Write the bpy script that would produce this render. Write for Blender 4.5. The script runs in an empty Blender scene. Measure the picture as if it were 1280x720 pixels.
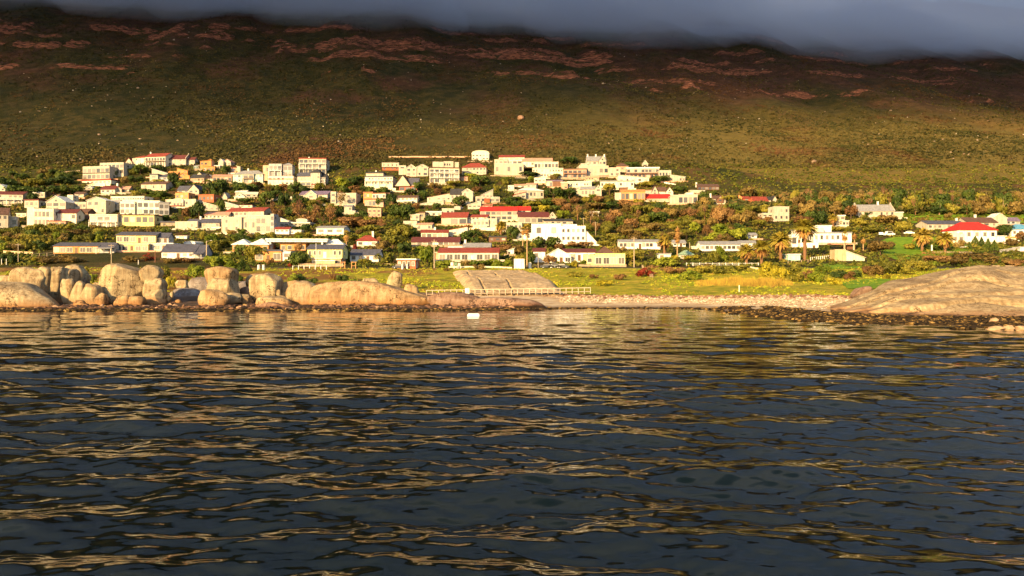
# Village on a mountainside behind a granite-boulder shore at sunrise, seen from over the water. All geometry is made in code.
EXPOSURE = 1.28
WAVE_BUMP = .016; WAVE_SLOPE = .0178; HAZE = 0.0
CLOUD_DENS = .009; CLOUD_T1 = 95; CLOUD_T2 = 30; CLOUD_Z = 338
import bpy, bmesh, math, random
import numpy as np
from mathutils import Vector, Matrix
SC = bpy.context.scene
COL = SC.collection
R = math.radians
rng = random.Random(7)
F, CX, YH, CH = 914.0, 640.0, 340.0, 6.0      # focal length (1280-wide picture), centre column, horizon row, eye height

# ------------------------------------------------------------------ noise
def _hash(ix, iy, s):
    n = (ix.astype(np.int64) * 374761393 + iy.astype(np.int64) * 668265263 + s * 974711) & 0x7fffffff
    n = ((n ^ (n >> 13)) * 1274126177) & 0x7fffffff
    n = n ^ (n >> 16)
    return (n & 0xffff) / 65535.0
def vnoise(x, y, s=0):
    x = np.asarray(x, float); y = np.asarray(y, float)
    ix = np.floor(x); iy = np.floor(y); fx = x - ix; fy = y - iy
    fx = fx * fx * (3 - 2 * fx); fy = fy * fy * (3 - 2 * fy)
    ix = ix.astype(np.int64); iy = iy.astype(np.int64)
    a = _hash(ix, iy, s); b = _hash(ix + 1, iy, s); c = _hash(ix, iy + 1, s); d = _hash(ix + 1, iy + 1, s)
    return (a + (b - a) * fx) * (1 - fy) + (c + (d - c) * fx) * fy
def fbm(x, y, o=4, s=0, g=0.5):
    t = 0; a = 1; n = 0
    for k in range(o):
        t = t + a * vnoise(np.asarray(x) * 2 ** k, np.asarray(y) * 2 ** k, s + k * 17); n += a; a *= g
    return t / n
def sstep(a, b, x):
    u = np.clip((x - a) / (b - a), 0, 1); return u * u * (3 - 2 * u)

# ------------------------------------------------------------------ terrain
PROF = np.array([(100, -.6), (118, .3), (150, 2.1), (200, 5.0), (228, 7.2), (236, 7.4), (250, 9.3), (270, 12), (300, 17), (350, 28), (400, 43.5),
                 (430, 56), (470, 73), (500, 86), (600, 126), (700, 176), (800, 230), (900, 290), (1000, 350), (1100, 412), (1300, 530), (1700, 690), (2600, 800)])
SHORE = np.array([(-600, 112), (0, 113), (600, 114), (700, 120), (860, 120), (920, 111), (1000, 99), (1100, 88), (1280, 77), (1900, 68)], float)
def shore(px): return np.interp(px, SHORE[:, 0], SHORE[:, 1])
def zterrain(X, Y):
    X = np.asarray(X, float); Y = np.asarray(Y, float)
    px = CX + F * X / np.maximum(Y, 20)
    c0 = shore(px)
    # the mountain stands nearer on the left and farther on the right
    k = 1 + (np.interp(px, [-400, 0, 500, 900, 1280, 1700], [1.07, 1.06, 1.0, .95, .89, .87]) - 1) * sstep(450, 800, Y)
    Ye = Y * k
    z = np.interp(Ye, PROF[:, 0], PROF[:, 1])
    u = (Y - c0) / (150 - c0)
    zs = np.where(u < 0, np.maximum(-3.0, (Y - c0) * 0.09), 2.1 * np.clip(u, 0, 1) ** 1.35)
    z = np.where(Y < 150, zs, z)
    # gullies and knolls on the mountain, soft lumps in the town
    z = z + (40 * (fbm(X / 150, Y / 330, 3, 3) - .5) + 18 * (fbm(X / 45 + Y / 260, Y / 150, 3, 13) - .5)) * sstep(490, 760, Y)
    z = z + 2.6 * (fbm(X / 14, Y / 18, 3, 9) - .5) * sstep(480, 650, Y)
    z = z + 1.2 * (fbm(X / 22, Y / 18, 3, 5) - .5) * sstep(240, 300, Y)
    z = z + .9 * (fbm(X / 12, Y / 9, 3, 6) - .5) * sstep(140, 165, Y) * (1 - sstep(225, 240, Y))
    z = z + .25 * (fbm(X / 3, Y / 3, 3, 8) - .5) * sstep(2, 12, Y - c0) * (1 - sstep(140, 160, Y))
    if np.max(Y) < 500: return z
    # rock bands: sharp steps followed by ledges
    zt = z - .012 * X + 8 * (fbm(X / 120, Y / 160, 3, 21) - .5) - .6 * (z - np.interp(Ye, PROF[:, 0], PROF[:, 1]))
    for h, w, sd, lim in ((150, 12, 31, .56), (188, 14, 32, .5), (208, 15, 33, .47), (236, 16, 34, .5), (256, 18, 35, .42), (276, 18, 36, .40), (298, 20, 37, .42), (318, 16, 38, .45)):
        m = sstep(lim + .07, lim + .17, fbm(X / 75 + sd, Y / 160, 4, sd)) * sstep(.25, .5, fbm(X / 16, Y / 50, 2, sd + 40))
        m = m * (.35 if h > 230 else .6)
        if h < 200: m = m * sstep(60, 200, X)
        uu = (zt - h) / w
        f = np.where((uu > 0) & (uu < 1), sstep(0, .22, uu) - np.clip(uu, 0, 1), 0)
        z = z + w * .75 * f * m * (.7 + .6 * vnoise(X / 7, Y / 11, sd))
    for h, w, pc, ph in ((300, 13, 130, 150), (283, 15, 120, 170), (262, 13, 90, 130), (216, 8, 70, 110), (264, 15, 470, 120), (238, 10, 470, 90), (256, 20, 680, 100), (214, 8, 660, 70), (236, 13, 860, 120), (205, 8, 850, 100), (186, 6, 1010, 120), (228, 10, 1060, 130)):
        wn_ = np.exp(-((px - pc) / ph) ** 4); m = wn_ * sstep(.38, .53, fbm(X / 34 + h, Y / 120, 4, int(h))) * sstep(500, 600, Y)
        for h2, w2 in ((h - w * .15, w * .5), (h + w * .42, w * .42)):
            uu = (zt - h2) / w2; f = np.where((uu > 0) & (uu < 1), sstep(0, .3, uu) - np.clip(uu, 0, 1), 0); z = z + w2 * 1.1 * f * m * (.5 + .8 * vnoise(X / 5, Y / 9, int(h) + 1))
    return z
_HC = {}
_Ys = np.concatenate([np.arange(70, 300, .25), np.arange(300, 1500, .5)])
def hit(px, py):
    """Where the sight line through a picture point meets the terrain."""
    key = (round(px, 1), round(py, 1))
    if key in _HC: return _HC[key]
    z0 = np.interp(_Ys, PROF[:, 0], PROF[:, 1]) - CH - (YH - py) / F * _Ys; D0 = _Ys[np.argmax(z0 >= 0)]
    lo, hi = (70, 190) if D0 < 165 else (D0 - 45, D0 + 45 if D0 < 450 else D0 + 180)
    Y = _Ys[(_Ys >= lo) & (_Ys <= hi)]
    zt = zterrain((px - CX) / F * Y, Y); zr = CH + (YH - py) / F * Y
    i = np.argmax(zt >= zr)
    if zt[i] < zr[i]: i = len(Y) - 1
    _HC[key] = float(Y[i]); return _HC[key]
def gz(x, y): return float(zterrain(np.array([x]), np.array([y]))[0])

# ------------------------------------------------------------------ materials
MATS = {}
def newmat(name):
    m = bpy.data.materials.new(name); m.use_nodes = True; nt = m.node_tree; nt.nodes.clear()
    return m, nt, nt.nodes, nt.links
def principled(nd, ln, rough=.8, spec=.3):
    out = nd.new('ShaderNodeOutputMaterial'); b = nd.new('ShaderNodeBsdfPrincipled'); ln.new(b.outputs[0], out.inputs[0])
    b.inputs['Roughness'].default_value = rough; b.inputs['Specular IOR Level'].default_value = spec
    return b
def noise(nd, ln, scale, detail=4, vec=None, rough=.55):
    n = nd.new('ShaderNodeTexNoise'); n.inputs['Scale'].default_value = scale; n.inputs['Detail'].default_value = detail; n.inputs['Roughness'].default_value = rough
    if vec is not None: ln.new(vec, n.inputs['Vector'])
    return n
def ramp(nd, ln, fac, stops):
    r = nd.new('ShaderNodeValToRGB'); e = r.color_ramp.elements
    while len(e) < len(stops): e.new(.5)
    for i, (p, c) in enumerate(stops): e[i].position = p; e[i].color = (*c, 1)
    ln.new(fac, r.inputs[0]); return r
def mix(nd, ln, fac, a, b, mode='MIX'):
    m = nd.new('ShaderNodeMix'); m.data_type = 'RGBA'; m.blend_type = mode
    for sock, v in ((m.inputs[0], fac), (m.inputs[6], a), (m.inputs[7], b)):
        if isinstance(v, (int, float)): sock.default_value = v
        elif isinstance(v, tuple): sock.default_value = (*v, 1)
        else: ln.new(v, sock)
    return m.outputs[2]
def math_(nd, ln, op, a, b=None, clamp=False):
    m = nd.new('ShaderNodeMath'); m.operation = op; m.use_clamp = clamp
    for i, v in enumerate((a, b)):
        if v is None: continue
        if isinstance(v, (int, float)): m.inputs[i].default_value = v
        else: ln.new(v, m.inputs[i])
    return m.outputs[0]
def bump(nd, ln, h, strength, dist, bsdf):
    b = nd.new('ShaderNodeBump'); b.inputs['Strength'].default_value = strength; b.inputs['Distance'].default_value = dist
    ln.new(h, b.inputs['Height']); ln.new(b.outputs[0], bsdf.inputs['Normal'])
def tc(nd, which='Object'): return nd.new('ShaderNodeTexCoord').outputs[which]
def posn(nd): return nd.new('ShaderNodeNewGeometry').outputs['Position']

def plaster(name, col, rough=.85, var=.12, nscale=.8):
    if name in MATS: return MATS[name]
    m, nt, nd, ln = newmat(name); b = principled(nd, ln, rough, .25)
    n = noise(nd, ln, nscale, 5, tc(nd)); oi = nd.new('ShaderNodeObjectInfo')
    lo = tuple(c * (1 - var * 1.6) for c in col); hi = tuple(min(.85, c * (1 + var * .6)) for c in col)
    c = ramp(nd, ln, n.outputs[0], [(.25, lo), (.75, hi)])
    # rain streaks: vertical stretch
    mp = nd.new('ShaderNodeMapping'); mp.inputs['Scale'].default_value = (2.2, 2.2, .18); ln.new(tc(nd), mp.inputs[0])
    s = noise(nd, ln, 1.0, 4, mp.outputs[0]); sr = ramp(nd, ln, s.outputs[0], [(.42, (1, 1, 1)), (.75, (.62, .56, .48))])
    ln.new(mix(nd, ln, .8, c.outputs[0], sr.outputs[0], 'MULTIPLY'), b.inputs['Base Color'])
    n2 = noise(nd, ln, 14, 3, tc(nd)); bump(nd, ln, n2.outputs[0], .25, .02, b)
    MATS[name] = m; return m
def tiles(name, col, rough=.8):
    if name in MATS: return MATS[name]
    m, nt, nd, ln = newmat(name); b = principled(nd, ln, rough, .3)
    n = noise(nd, ln, 1.1, 6, tc(nd)); n3 = noise(nd, ln, 9, 3, tc(nd))
    c = ramp(nd, ln, n.outputs[0], [(.25, tuple(c * .6 for c in col)), (.55, col), (.8, tuple(min(.8, c * 1.35) for c in col))])
    c2 = mix(nd, ln, .5, c.outputs[0], ramp(nd, ln, n3.outputs[0], [(.3, (.6, .6, .6)), (.7, (1, 1, 1))]).outputs[0], 'MULTIPLY')
    ln.new(c2, b.inputs['Base Color'])
    w = nd.new('ShaderNodeTexWave'); w.inputs['Scale'].default_value = 1.3; w.inputs['Distortion'].default_value = .3; ln.new(tc(nd), w.inputs[0])
    bump(nd, ln, w.outputs[1], .5, .05, b)
    MATS[name] = m; return m
def glassmat():
    if 'glass' in MATS: return MATS['glass']
    m, nt, nd, ln = newmat('window_glass'); b = principled(nd, ln, .12, .5)
    oi = nd.new('ShaderNodeObjectInfo')
    c = ramp(nd, ln, oi.outputs['Random'], [(0, (.03, .03, .035)), (.4, (.08, .075, .07)), (.75, (.2, .17, .14)), (1, (.4, .36, .3))])
    ln.new(c.outputs[0], b.inputs['Base Color'])
    MATS['glass'] = m; return m
WALL = dict(dim_white=(.46, .415, .34), white=(.78, .77, .74), cream=(.72, .66, .52), yellow=(.72, .58, .26), lime=(.72, .72, .30), orange=(.58, .28, .11), pink=(.60, .36, .25), mint=(.48, .66, .55),
            grey=(.40, .40, .41), brick=(.38, .12, .06), brown=(.17, .09, .06), pale=(.66, .70, .62), stone=(.36, .28, .2), turq=(.4, .68, .62), sand=(.55, .42, .26))
ROOF = dict(red=(.24, .045, .03), bright=(.50, .025, .02), maroon=(.12, .03, .028), slate=(.075, .078, .11), grey=(.26, .26, .27), brown=(.11, .06, .045), white=(.74, .73, .7),
            terra=(.32, .13, .07), blue=(.10, .30, .48), green=(.24, .36, .26), dark=(.04, .04, .045), orange=(.52, .24, .08), cream=(.68, .62, .5), pink=(.55, .28, .2), purple=(.16, .12, .2))
def W(n): return plaster('wall_' + n, WALL.get(n) or ROOF[n])
def RF(n): return tiles('roof_' + n, ROOF.get(n) or WALL[n])

def foliage(name, c0, c1, c2, trans=.25):
    if name in MATS: return MATS[name]
    m, nt, nd, ln = newmat(name)
    out = nd.new('ShaderNodeOutputMaterial'); d = nd.new('ShaderNodeBsdfPrincipled'); t = nd.new('ShaderNodeBsdfTranslucent'); mx = nd.new('ShaderNodeMixShader')
    d.inputs['Roughness'].default_value = .6; d.inputs['Specular IOR Level'].default_value = .2
    mx.inputs[0].default_value = trans; ln.new(d.outputs[0], mx.inputs[1]); ln.new(t.outputs[0], mx.inputs[2]); ln.new(mx.outputs[0], out.inputs[0])
    oi = nd.new('ShaderNodeObjectInfo'); n = noise(nd, ln, .45, 4, posn(nd))
    v = math_(nd, ln, 'ADD', math_(nd, ln, 'MULTIPLY', oi.outputs['Random'], .5), math_(nd, ln, 'MULTIPLY', n.outputs[0], .9))
    v = math_(nd, ln, 'SUBTRACT', v, .2, True)
    geo = nd.new('ShaderNodeNewGeometry')
    v = math_(nd, ln, 'ADD', v, math_(nd, ln, 'MULTIPLY', math_(nd, ln, 'SUBTRACT', geo.outputs['Random Per Island'], .5), .35), True)
    c = ramp(nd, ln, v, [(.15, c0), (.5, c1), (.88, c2)])
    ln.new(c.outputs[0], d.inputs['Base Color']); ln.new(c.outputs[0], t.inputs[0])
    MATS[name] = m; return m
def simple(name, col, rough=.7, spec=.3, metal=0, nscale=3, var=.2):
    if name in MATS: return MATS[name]
    m, nt, nd, ln = newmat(name); b = principled(nd, ln, rough, spec); b.inputs['Metallic'].default_value = metal
    n = noise(nd, ln, nscale, 4, tc(nd))
    c = ramp(nd, ln, n.outputs[0], [(.3, tuple(x * (1 - var) for x in col)), (.7, tuple(min(.9, x * (1 + var * .5)) for x in col))])
    ln.new(c.outputs[0], b.inputs['Base Color']); MATS[name] = m; return m

# ------------------------------------------------------------------ objects
def tag(o, label=None, cat=None, group=None, kind=None):
    if label: o['label'] = label
    if cat: o['category'] = cat
    if group: o['group'] = group
    if kind: o['kind'] = kind
    return o
def link(name, me, parent=None, loc=None):
    o = bpy.data.objects.new(name, me); COL.objects.link(o)
    if parent is not None: o.parent = parent
    if loc is not None: o.location = loc
    return o
def empty(name, loc, rz=0):
    o = bpy.data.objects.new(name, None); COL.objects.link(o); o.location = loc; o.rotation_euler.z = rz; o.empty_display_size = .5
    return o
class MB:
    def __init__(s): s.v = []; s.f = []
    def add(s, vs, fs):
        b = len(s.v); s.v += [tuple(v) for v in vs]; s.f += [tuple(i + b for i in f) for f in fs]; return s
    def box(s, x0, x1, y0, y1, z0, z1):
        return s.add([(x0, y0, z0), (x1, y0, z0), (x1, y1, z0), (x0, y1, z0), (x0, y0, z1), (x1, y0, z1), (x1, y1, z1), (x0, y1, z1)],
                     [(0, 3, 2, 1), (4, 5, 6, 7), (0, 1, 5, 4), (1, 2, 6, 5), (2, 3, 7, 6), (3, 0, 4, 7)])
    def slab(s, p, th):
        lo = [(a, b, c - th) for a, b, c in p]
        return s.add(list(lo) + list(p), [(3, 2, 1, 0), (4, 5, 6, 7), (0, 1, 5, 4), (1, 2, 6, 5), (2, 3, 7, 6), (3, 0, 4, 7)])
    def prism(s, prof, axis, a, b):
        n = len(prof)
        if axis == 'x': vs = [(a, p, q) for p, q in prof] + [(b, p, q) for p, q in prof]
        else: vs = [(p, a, q) for p, q in prof] + [(p, b, q) for p, q in prof]
        fs = [tuple(range(n)), tuple(range(2 * n - 1, n - 1, -1))] + [(i, (i + 1) % n, n + (i + 1) % n, n + i) for i in range(n)]
        return s.add(vs, fs)
    def tube(s, p0, p1, r0, r1, n=6):
        p0 = Vector(p0); p1 = Vector(p1); d = (p1 - p0); d.normalize() if d.length > 0 else None
        a = d.orthogonal().normalized(); b = d.cross(a)
        vs = []
        for p, r in ((p0, r0), (p1, r1)):
            for i in range(n):
                t = 2 * math.pi * i / n; vs.append(p + (a * math.cos(t) + b * math.sin(t)) * r)
        fs = [(i, (i + 1) % n, n + (i + 1) % n, n + i) for i in range(n)] + [tuple(range(n - 1, -1, -1)), tuple(range(n, 2 * n))]
        return s.add(vs, fs)
    def mesh(s, name, mat, smooth=False):
        me = bpy.data.meshes.new(name); me.from_pydata(s.v, [], s.f)
        if mat: me.materials.append(mat)
        if smooth: me.polygons.foreach_set('use_smooth', [True] * len(me.polygons))
        me.update(); bm = bmesh.new(); bm.from_mesh(me); bmesh.ops.recalc_face_normals(bm, faces=bm.faces); bm.to_mesh(me); bm.free()
        return me
    def build(s, name, mat, parent=None, loc=None, smooth=False): return link(name, s.mesh(name, mat, smooth), parent, loc)
def npmesh(name, V, Q, mat, smooth=True):
    """Mesh from numpy verts (n,3) and quads or triangles (m,k)."""
    me = bpy.data.meshes.new(name); V = np.asarray(V, np.float32); Q = np.asarray(Q, np.int32); k = Q.shape[1]
    me.vertices.add(len(V)); me.vertices.foreach_set('co', V.ravel())
    me.loops.add(Q.size); me.loops.foreach_set('vertex_index', Q.ravel())
    me.polygons.add(len(Q)); me.polygons.foreach_set('loop_start', np.arange(0, Q.size, k, dtype=np.int32))
    me.polygons.foreach_set('loop_total', np.full(len(Q), k, np.int32))
    me.polygons.foreach_set('use_smooth', np.full(len(Q), smooth))
    if mat: me.materials.append(mat)
    me.update(calc_edges=True); me.validate(); return me
def gridmesh(name, P, mat, smooth=True):
    r, c, _ = P.shape
    i = np.arange(r * c).reshape(r, c)
    Q = np.stack([i[:-1, :-1], i[:-1, 1:], i[1:, 1:], i[1:, :-1]], -1).reshape(-1, 4)
    return npmesh(name, P.reshape(-1, 3), Q, mat, smooth)
# ------------------------------------------------------------------ camera, light, sky
cam = bpy.data.cameras.new('camera'); co = bpy.data.objects.new('camera', cam); COL.objects.link(co)
co.location = (0, 0, CH); co.rotation_euler = (R(90), 0, 0); cam.sensor_width = 36; cam.lens = 36 * F / 1280
cam.shift_y = -(360 - YH) / 1280; cam.clip_end = 6000; cam.clip_start = .5
SC.camera = co
EL, AZ = R(18), R(212)                       # the low morning sun behind the camera, to the left
sd = Vector((math.sin(AZ) * math.cos(EL), math.cos(AZ) * math.cos(EL), math.sin(EL)))
sun = bpy.data.lights.new('sun', 'SUN'); sun.energy = 5.0; sun.angle = R(.53); sun.color = (1, .66, .27)
so = bpy.data.objects.new('sun', sun); COL.objects.link(so); so.location = (-200, -300, 200); so.rotation_euler = sd.to_track_quat('Z', 'Y').to_euler()
wd = bpy.data.worlds.new('World'); SC.world = wd; wd.use_nodes = True
sky = wd.node_tree.nodes.new('ShaderNodeTexSky'); sky.sky_type = 'NISHITA'; sky.sun_disc = False; sky.sun_elevation = EL; sky.sun_rotation = AZ; sky.altitude = 0
bg = wd.node_tree.nodes['Background']; wd.node_tree.links.new(sky.outputs[0], bg.inputs[0]); bg.inputs[1].default_value = .10
vs = SC.view_settings; vs.view_transform = 'Standard'; vs.look = 'None'; vs.exposure = EXPOSURE; vs.gamma = 1
SC.render.engine = 'CYCLES'; cy = SC.cycles
cy.use_denoising = True; cy.max_bounces = 5; cy.diffuse_bounces = 2; cy.glossy_bounces = 3; cy.transmission_bounces = 2; cy.volume_bounces = 3; cy.transparent_max_bounces = 6
cy.caustics_reflective = False; cy.caustics_refractive = False; cy.sample_clamp_indirect = 6

# ------------------------------------------------------------------ ground materials
def m_foreshore():
    m, nt, nd, ln = newmat('rocky_foreshore'); b = principled(nd, ln, .8, .3); p = posn(nd)
    n = noise(nd, ln, .5, 6, p); n2 = noise(nd, ln, 3, 4, p)
    c = ramp(nd, ln, n.outputs[0], [(.3, (.03, .018, .012)), (.5, (.09, .05, .03)), (.7, (.20, .13, .08))])
    sep = nd.new('ShaderNodeSeparateXYZ'); ln.new(p, sep.inputs[0])
    wet = nd.new('ShaderNodeMapRange'); ln.new(sep.outputs[2], wet.inputs[0]); wet.inputs[1].default_value = .1; wet.inputs[2].default_value = 1.0
    ln.new(mix(nd, ln, wet.outputs[0], (.022, .016, .01), c.outputs[0]), b.inputs['Base Color'])
    bump(nd, ln, n2.outputs[0], .8, .15, b); return m
def m_beach():
    m, nt, nd, ln = newmat('beach_sand'); b = principled(nd, ln, .9, .2); p = posn(nd)
    n = noise(nd, ln, .35, 6, p); n2 = noise(nd, ln, 5, 5, p)
    c = ramp(nd, ln, n.outputs[0], [(.3, (.30, .19, .11)), (.5, (.46, .35, .22)), (.7, (.58, .48, .34))])
    c2 = mix(nd, ln, .6, c.outputs[0], ramp(nd, ln, n2.outputs[0], [(.35, (.55, .5, .42)), (.6, (1, 1, 1))]).outputs[0], 'MULTIPLY')
    sep = nd.new('ShaderNodeSeparateXYZ'); ln.new(p, sep.inputs[0])
    wet = nd.new('ShaderNodeMapRange'); ln.new(sep.outputs[2], wet.inputs[0]); wet.inputs[1].default_value = .05; wet.inputs[2].default_value = .3
    ln.new(mix(nd, ln, wet.outputs[0], (.16, .11, .07), c2), b.inputs['Base Color'])
    bump(nd, ln, n2.outputs[0], .6, .1, b); return m
def m_lawn():
    m, nt, nd, ln = newmat('lawn_grass'); b = principled(nd, ln, .9, .15); p = posn(nd)
    n = noise(nd, ln, .06, 6, p); n2 = noise(nd, ln, .35, 5, p); n3 = noise(nd, ln, 6, 4, p)
    g = ramp(nd, ln, n2.outputs[0], [(.3, (.13, .15, .01)), (.5, (.32, .30, .02)), (.7, (.50, .34, .05))])
    r = ramp(nd, ln, n2.outputs[0], [(.3, (.13, .055, .018)), (.55, (.22, .11, .03)), (.7, (.27, .19, .05))])
    sep = nd.new('ShaderNodeSeparateXYZ'); ln.new(p, sep.inputs[0])
    xr = nd.new('ShaderNodeMapRange'); ln.new(sep.outputs[0], xr.inputs[0]); xr.inputs[1].default_value = -70; xr.inputs[2].default_value = 10; xr.inputs[3].default_value = .1; xr.inputs[4].default_value = -.16
    k = math_(nd, ln, 'ADD', n.outputs[0], xr.outputs[0])
    kr = ramp(nd, ln, k, [(.46, (0, 0, 0)), (.58, (1, 1, 1))])
    c = mix(nd, ln, kr.outputs[0], g.outputs[0], r.outputs[0])
    c = mix(nd, ln, .7, c, ramp(nd, ln, n3.outputs[0], [(.3, (.5, .5, .5)), (.65, (1, 1, 1))]).outputs[0], 'MULTIPLY')
    ln.new(c, b.inputs['Base Color']); bump(nd, ln, n3.outputs[0], 1, .25, b); return m
def m_town():
    m, nt, nd, ln = newmat('hillside_soil'); b = principled(nd, ln, .9, .1); p = posn(nd)
    n = noise(nd, ln, .05, 6, p); n3 = noise(nd, ln, 1.6, 5, p)
    c = ramp(nd, ln, n.outputs[0], [(.32, (.025, .032, .008)), (.5, (.06, .055, .016)), (.66, (.11, .06, .025))])
    c = mix(nd, ln, .8, c.outputs[0], ramp(nd, ln, n3.outputs[0], [(.3, (.35, .35, .35)), (.7, (1, 1, 1))]).outputs[0], 'MULTIPLY')
    ln.new(c, b.inputs['Base Color']); bump(nd, ln, n3.outputs[0], 1, .6, b); return m
def m_mountain():
    m, nt, nd, ln = newmat('mountain_fynbos_and_rock'); b = principled(nd, ln, .95, .1); p = posn(nd)
    n = noise(nd, ln, .011, 7, p); n2 = noise(nd, ln, .09, 6, p, .7); n3 = noise(nd, ln, .9, 5, p, .7)
    g = ramp(nd, ln, n2.outputs[0], [(.32, (.018, .022, .008)), (.47, (.036, .038, .012)), (.6, (.072, .058, .02)), (.75, (.10, .08, .03))])
    r = ramp(nd, ln, n2.outputs[0], [(.3, (.035, .02, .014)), (.5, (.085, .042, .025)), (.7, (.15, .075, .045))])
    sep = nd.new('ShaderNodeSeparateXYZ'); ln.new(p, sep.inputs[0])
    hr = nd.new('ShaderNodeMapRange'); ln.new(sep.outputs[2], hr.inputs[0]); hr.inputs[1].default_value = 110; hr.inputs[2].default_value = 260; hr.inputs[3].default_value = -.08; hr.inputs[4].default_value = .06
    xr = nd.new('ShaderNodeMapRange'); ln.new(sep.outputs[0], xr.inputs[0]); xr.inputs[1].default_value = -100; xr.inputs[2].default_value = 300; xr.inputs[3].default_value = -.03; xr.inputs[4].default_value = .06
    k = math_(nd, ln, 'ADD', math_(nd, ln, 'ADD', n.outputs[0], hr.outputs[0]), xr.outputs[0])
    kr = ramp(nd, ln, k, [(.47, (0, 0, 0)), (.60, (1, 1, 1))])
    c = mix(nd, ln, kr.outputs[0], g.outputs[0], r.outputs[0])
    c = mix(nd, ln, .85, c, ramp(nd, ln, n3.outputs[0], [(.34, (.25, .25, .22)), (.66, (1.0, 1.0, 1.0))]).outputs[0], 'MULTIPLY')
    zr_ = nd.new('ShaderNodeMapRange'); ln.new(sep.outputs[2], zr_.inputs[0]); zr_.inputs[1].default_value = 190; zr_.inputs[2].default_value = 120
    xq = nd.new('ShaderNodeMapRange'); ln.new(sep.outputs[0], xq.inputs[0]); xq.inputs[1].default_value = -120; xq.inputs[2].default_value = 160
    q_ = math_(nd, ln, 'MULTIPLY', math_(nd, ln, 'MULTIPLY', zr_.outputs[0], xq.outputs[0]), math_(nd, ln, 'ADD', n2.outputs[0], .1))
    c = mix(nd, ln, q_, c, (.19, .14, .035))  # sunlit gold of the lower right slope mixed into its colour
    geo = nd.new('ShaderNodeNewGeometry'); s2 = nd.new('ShaderNodeSeparateXYZ'); ln.new(geo.outputs['True Normal'], s2.inputs[0])
    st = math_(nd, ln, 'ADD', s2.outputs[2], math_(nd, ln, 'MULTIPLY', math_(nd, ln, 'SUBTRACT', n2.outputs[0], .5), .5))
    sr = ramp(nd, ln, st, [(.60, (1, 1, 1)), (.74, (0, 0, 0))])
    mp = nd.new('ShaderNodeMapping'); mp.inputs['Scale'].default_value = (.16, .16, 1.6); ln.new(p, mp.inputs[0])
    n4 = noise(nd, ln, 1.0, 5, mp.outputs[0], .65)
    rock = ramp(nd, ln, n4.outputs[0], [(.38, (.025, .014, .01)), (.52, (.18, .075, .05)), (.66, (.48, .20, .115))])
    c = mix(nd, ln, sr.outputs[0], c, rock.outputs[0])
    ln.new(c, b.inputs['Base Color']); bump(nd, ln, n3.outputs[0], 1, 1.6, b); return m

# ------------------------------------------------------------------ terrain sheets that share their borders
PXC = np.linspace(-520, 1800, 560)
def curve(pts):
    a = np.array(pts, float); return np.interp(PXC, a[:, 0], a[:, 1])
C0 = shore(PXC)
C1 = curve([(-520, 150), (560, 148), (640, 146), (760, 140), (860, 139), (1000, 137), (1080, 134), (1300, 140), (1800, 140)])
C2 = np.full_like(PXC, 229.); C3 = np.full_like(PXC, 235.)
C4 = curve([(-520, 470), (400, 480), (900, 470), (1000, 440), (1800, 430)])
def sheet(name, a, b, n, mat, power=1.0, sel=None, label=None):
    s = np.linspace(0, 1, n) ** power
    Y = a[None, :] + (b - a)[None, :] * s[:, None]
    X = (PXC[None, :] - CX) / F * Y
    if sel is not None: X = X[:, sel]; Y = Y[:, sel]
    Z = zterrain(X, Y)
    o = link(name, gridmesh(name, np.stack([X, Y, Z], -1), mat)); tag(o, label, kind='structure'); return o
left = PXC <= 600; i0 = int(left.sum()); selL = slice(0, i0); selR = slice(i0 - 1, None)
sheet('seabed', np.full_like(PXC, 40.), C0, 14, m_foreshore(), label='sea bed under the water along the shore')
sheet('rocky_shore', C0, C1, 60, m_foreshore(), sel=selL, label='brown rocky shore under the granite boulders')
sheet('beach', C0, C1, 60, m_beach(), sel=selR, label='pale pebbly beach between the boulders and the granite dome')
sheet('lawn', C1, C2, 120, m_lawn(), label='grassy coastal strip between the beach and the street')
sheet('road', C2, C3, 4, simple('asphalt', (.05, .05, .05), .9, .2), label='coast road in front of the first row of houses')
sheet('hillside', C3, C4, 170, m_town(), label='planted hillside under the houses')
sheet('mountain', C4, np.full_like(PXC, 1700.), 420, m_mountain(), 1.15, label='dark mountain slope with red rock bands rising into cloud')

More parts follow.
